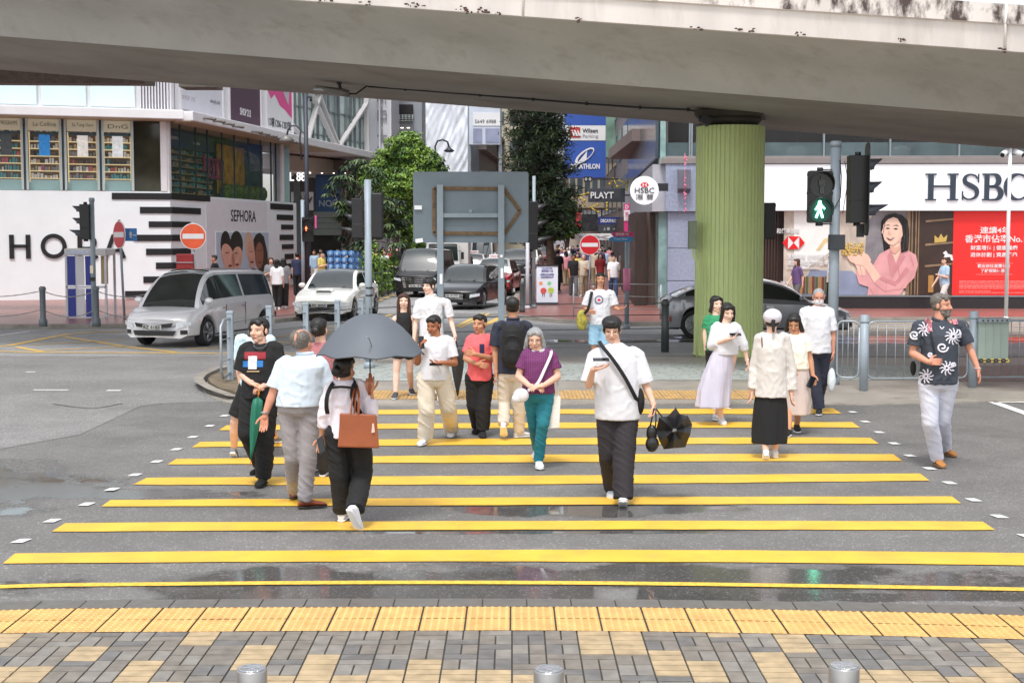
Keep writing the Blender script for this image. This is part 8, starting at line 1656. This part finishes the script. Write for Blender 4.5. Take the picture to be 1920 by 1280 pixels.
t,q=person('young woman with very long brown hair, black camisole and bare legs',J,4,hair='verylong',hcol='brown',skin='fair',top=dict(m=BLK,hem=1.0,w=.145,d=.11,sl=0,sw=.12,name='camisole'),bottom=dict(k='shorts',m=BLK,cut=.4,r=(.095,.09,.09)),shoe=dict(m=cloth('black_white_shoe',(70,70,74))),seed=22)
D0=25.3;J=PJ(D0,.032,h=(1126,524),n=(1125,544),sa=(1103,553),sb=(1148,553),ea=(1097,578),eb=(1153,577),wa=(1107,583,-.2),wb=(1161,580,-.22),ha=(1115,606),hb=(1135,606),ka=(1114,650),kb=(1134,650),fa=(1114,700),fb=(1134,702))
t,q=person('man in a white shirt with round red logo and light blue shorts',J,0,hair='short',skin='tan',top=dict(m=WS,hem=1.02,w=.205,d=.145,sl=.8,swd=.088,name='printed_shirt'),bottom=dict(k='shorts',m=cloth('sky_shorts',(150,190,214)),cut=.9,r=(.11,.1,.1)),shoe=dict(m=WS),hands={'b':dict(d=(.9,-.3,.3),n=(0,0,1),curl=.4,side=1)},seed=23)
bv=bvh_of(t);c=on_cloth(bv,1123,562,.004);
if c is not None:m=M();m.cyl(c+Y1*.012,c-Y1*.006,.078,.078,24);m.build('logo_ring',cloth('logo_grey',(120,116,140)),t);m=M();m.cyl(c,c-Y1*.010,.052,.052,20);m.build('logo_centre',WS,t);m=M();m.prism([(-.035,.0),(-.012,.012),(0,.035),(.012,.012),(.035,.0),(.015,-.022),(-.015,-.022)],c-Y1*.011,X1,Z1,0,.004);m.build('logo_leaf',mat('sign_red'),t)
sbg=bagm('shoulder_bag',[(P(1091,600,D0-.1),(.10,.07,.19))],mat('olive_yellow_bag',lin(160,150,60),.7,0,.5,14),None,.012,.01,'yellow green and black shoulder bag of the man in the logo T-shirt','bag');strap('strap',[P(1110,543,D0),P(1108,556,D0-.16),P(1103,578,D0-.2),P(1096,588,D0-.16)],.05,BLK,sbg)
# ================================================================= people further off
rw=random.Random(77)
TOPS={'white':(232,232,236),'black':(28,28,30),'grey':(128,128,132),'navy':(40,48,76),'olive':(74,80,56),'pink':(206,140,150),'pale blue':(170,196,220),'red':(160,50,54),'beige':(200,186,166),'yellow':(220,200,110),'purple':(100,76,120)}
BOTS={'black trousers':(26,26,28),'blue jeans':(56,76,110),'khaki trousers':(150,136,110),'white trousers':(216,214,210),'grey trousers':(100,100,104)}
def walker(label,px,yf,yaw,top,bot,hair='short',hcol='black',H=1.66,ph=None,skin='light',z=.125,group='crowd in the street',bag=None,vox=None,sl=.8,D_=None,arm=None):
    g=G(px,yf,z) if D_ is None else Vector((P(px,440,D_).x,D_,z));ph=rw.uniform(-1,1) if ph is None else ph;k=H/1.7;F=Vector((math.sin(R(yaw)),-math.cos(R(yaw)),0));Rv=Vector((math.cos(R(yaw)),math.sin(R(yaw)),0));st=.22*ph*k
    J=dict(h=g+Z1*1.585*k+F*.02,n=g+Z1*1.43*k);
    for s_,sg_ in (('a',-1),('b',1)):
        if abs(yaw)>90:pass
        J['s'+s_]=g+Z1*1.36*k+Rv*.165*k*sg_;J['e'+s_]=g+Z1*1.08*k+Rv*.20*k*sg_-F*st*.5*sg_;J['w'+s_]=g+Z1*.84*k+Rv*.19*k*sg_+F*(-st*sg_+.08)
        if arm and s_ in arm:J['w'+s_]=g+Z1*1.15*k+Rv*.06*sg_+F*.24;J['e'+s_]=g+Z1*1.08*k+Rv*.21*k*sg_+F*.04
        J['h'+s_]=g+Z1*.86*k+Rv*.085*k*sg_;J['k'+s_]=g+Z1*.47*k+Rv*.09*k*sg_+F*(st*.6*sg_+.03);J['f'+s_]=g+Z1*.078+Rv*.085*k*sg_+F*st*sg_
    tm=cloth(top.replace(' ','_')+'_plain',TOPS[top]);bm_=cloth(bot.replace(' ','_'),BOTS[bot]);vx=vox or (.013 if g.y<60 else (.02 if g.y<75 else .026))
    return person(label,J,yaw,hair=hair,hcol=hcol,skin=skin,top=dict(m=tm,hem=1.0,w=.19,sl=sl),bottom=dict(k='t',m=bm_,r=(.1,.08,.07)),shoe=dict(m=WS if rw.random()<.5 else BLK),vox=vx,group=group,seed=rw.randint(0,99),face=g.y<62)[0]
W=walker
W('woman in a grey top walking left past the bank poster, front of the two there',1494,580,-70,'purple','grey trousers','long','brown',1.6,.8,group=None,z=.125);W('man in a white shirt and black trousers behind the signal pole by the bank',1557,580,80,'white','black trousers','short',H=1.72,group=None)
W('woman in pale blue raising a phone to her ear before the red bank poster',1770,583,-75,'pale blue','white trousers','bun','brown',1.66,.9,arm='b',group=None)
W('man in a dark shirt passing the four-face poster behind the silver car',404,575,-60,'black','black trousers','short',H=1.7,group=None,skin='tan');W('woman in grey with long hair beside the hoarding behind the two girls',509,572,10,'grey','white trousers','long','brown',1.6,group=None,arm='a')
W('girl in white on the left of the pair seen from behind by the white car',520,580,175,'white','black trousers','long',H=1.58,ph=.1,group=None);W('girl on the right of the pair seen from behind by the white car',532,578,185,'grey','black trousers','long',H=1.6,ph=.1,group=None)
W('man in navy seen from behind at the end of the striped hoarding',558,556,178,'navy','black trousers','short',H=1.68,group=None);W('person in a yellow top pushing the blue bottle cart',603,548,60,'yellow','white trousers','short',H=1.66,arm='ab',group=None)
W('shopper in black on the red pavement, two left of the no entry pole',1075,556,5,'black','grey trousers','short',skin='brown',H=1.62,ph=.9,group=None);W('shopper in beige on the red pavement just left of the no entry pole',1094,556,-5,'beige','khaki trousers','buzz','grey',H=1.62,ph=-.8,group=None,arm='b');W('shopper in white and blue jeans on the red pavement right of the no entry pole',1150,562,0,'white','blue jeans','bun',H=1.62,ph=.7,group=None)
W('shopper in white holding a yellow bag on the red pavement beyond the banner',1058,532,10,'white','black trousers','short',H=1.7,group=None);W('shopper with long hair in red behind the man with the logo T-shirt',1125,548,5,'red','black trousers','long',H=1.6,group=None)
W('man in black standing by the conifer trunk beside the banner',1046,545,160,'black','black trousers','short',H=1.74,group=None);W('person in a dark jacket beside the pink sleeved pole',1186,556,170,'grey','blue jeans','none',H=1.72,group=None,skin='brown')
W('man in navy behind the pavement fence beside the black people carrier',735,512,160,'navy','black trousers','short',H=1.74,group=None);W('woman in a red top behind the pavement fence',718,514,20,'red','grey trousers','long',H=1.6,group=None)
combos=[(a,b) for a in TOPS for b in BOTS];rw.shuffle(combos);ci=0
for reg,n_,x0,x1,d0,d1,desc in (('r',34,1040,1182,62,118,'in the right pavement crowd'),('l',13,690,792,66,92,'in the crowd behind the fence'),('c',8,548,684,64,76,'behind the bottle cart')):
    for i in range(n_):
        D_=d0+(d1-d0)*((i+.5)/n_) ** 1.2;px=x0+(x1-x0)*((i*.618+.3) % 1)
        if reg=='r':px=1040+(px-1040)*(1-.25*(D_-64)/56)
        a,b=combos[ci];ci += 1;sk_=rw.choice(('light','tan','fair'));yw=rw.choice((0,10,-12,175,185));seen='seen from behind' if abs(yw)>90 else 'walking this way'
        W(f'distant person {desc}, {a} top, {b}, {seen}',px,0,yw,a,b,rw.choice(('short','short','bob','long')),'black',rw.uniform(1.55,1.76),skin=sk_,D_=D_,sl=rw.choice((.8,1.8)))
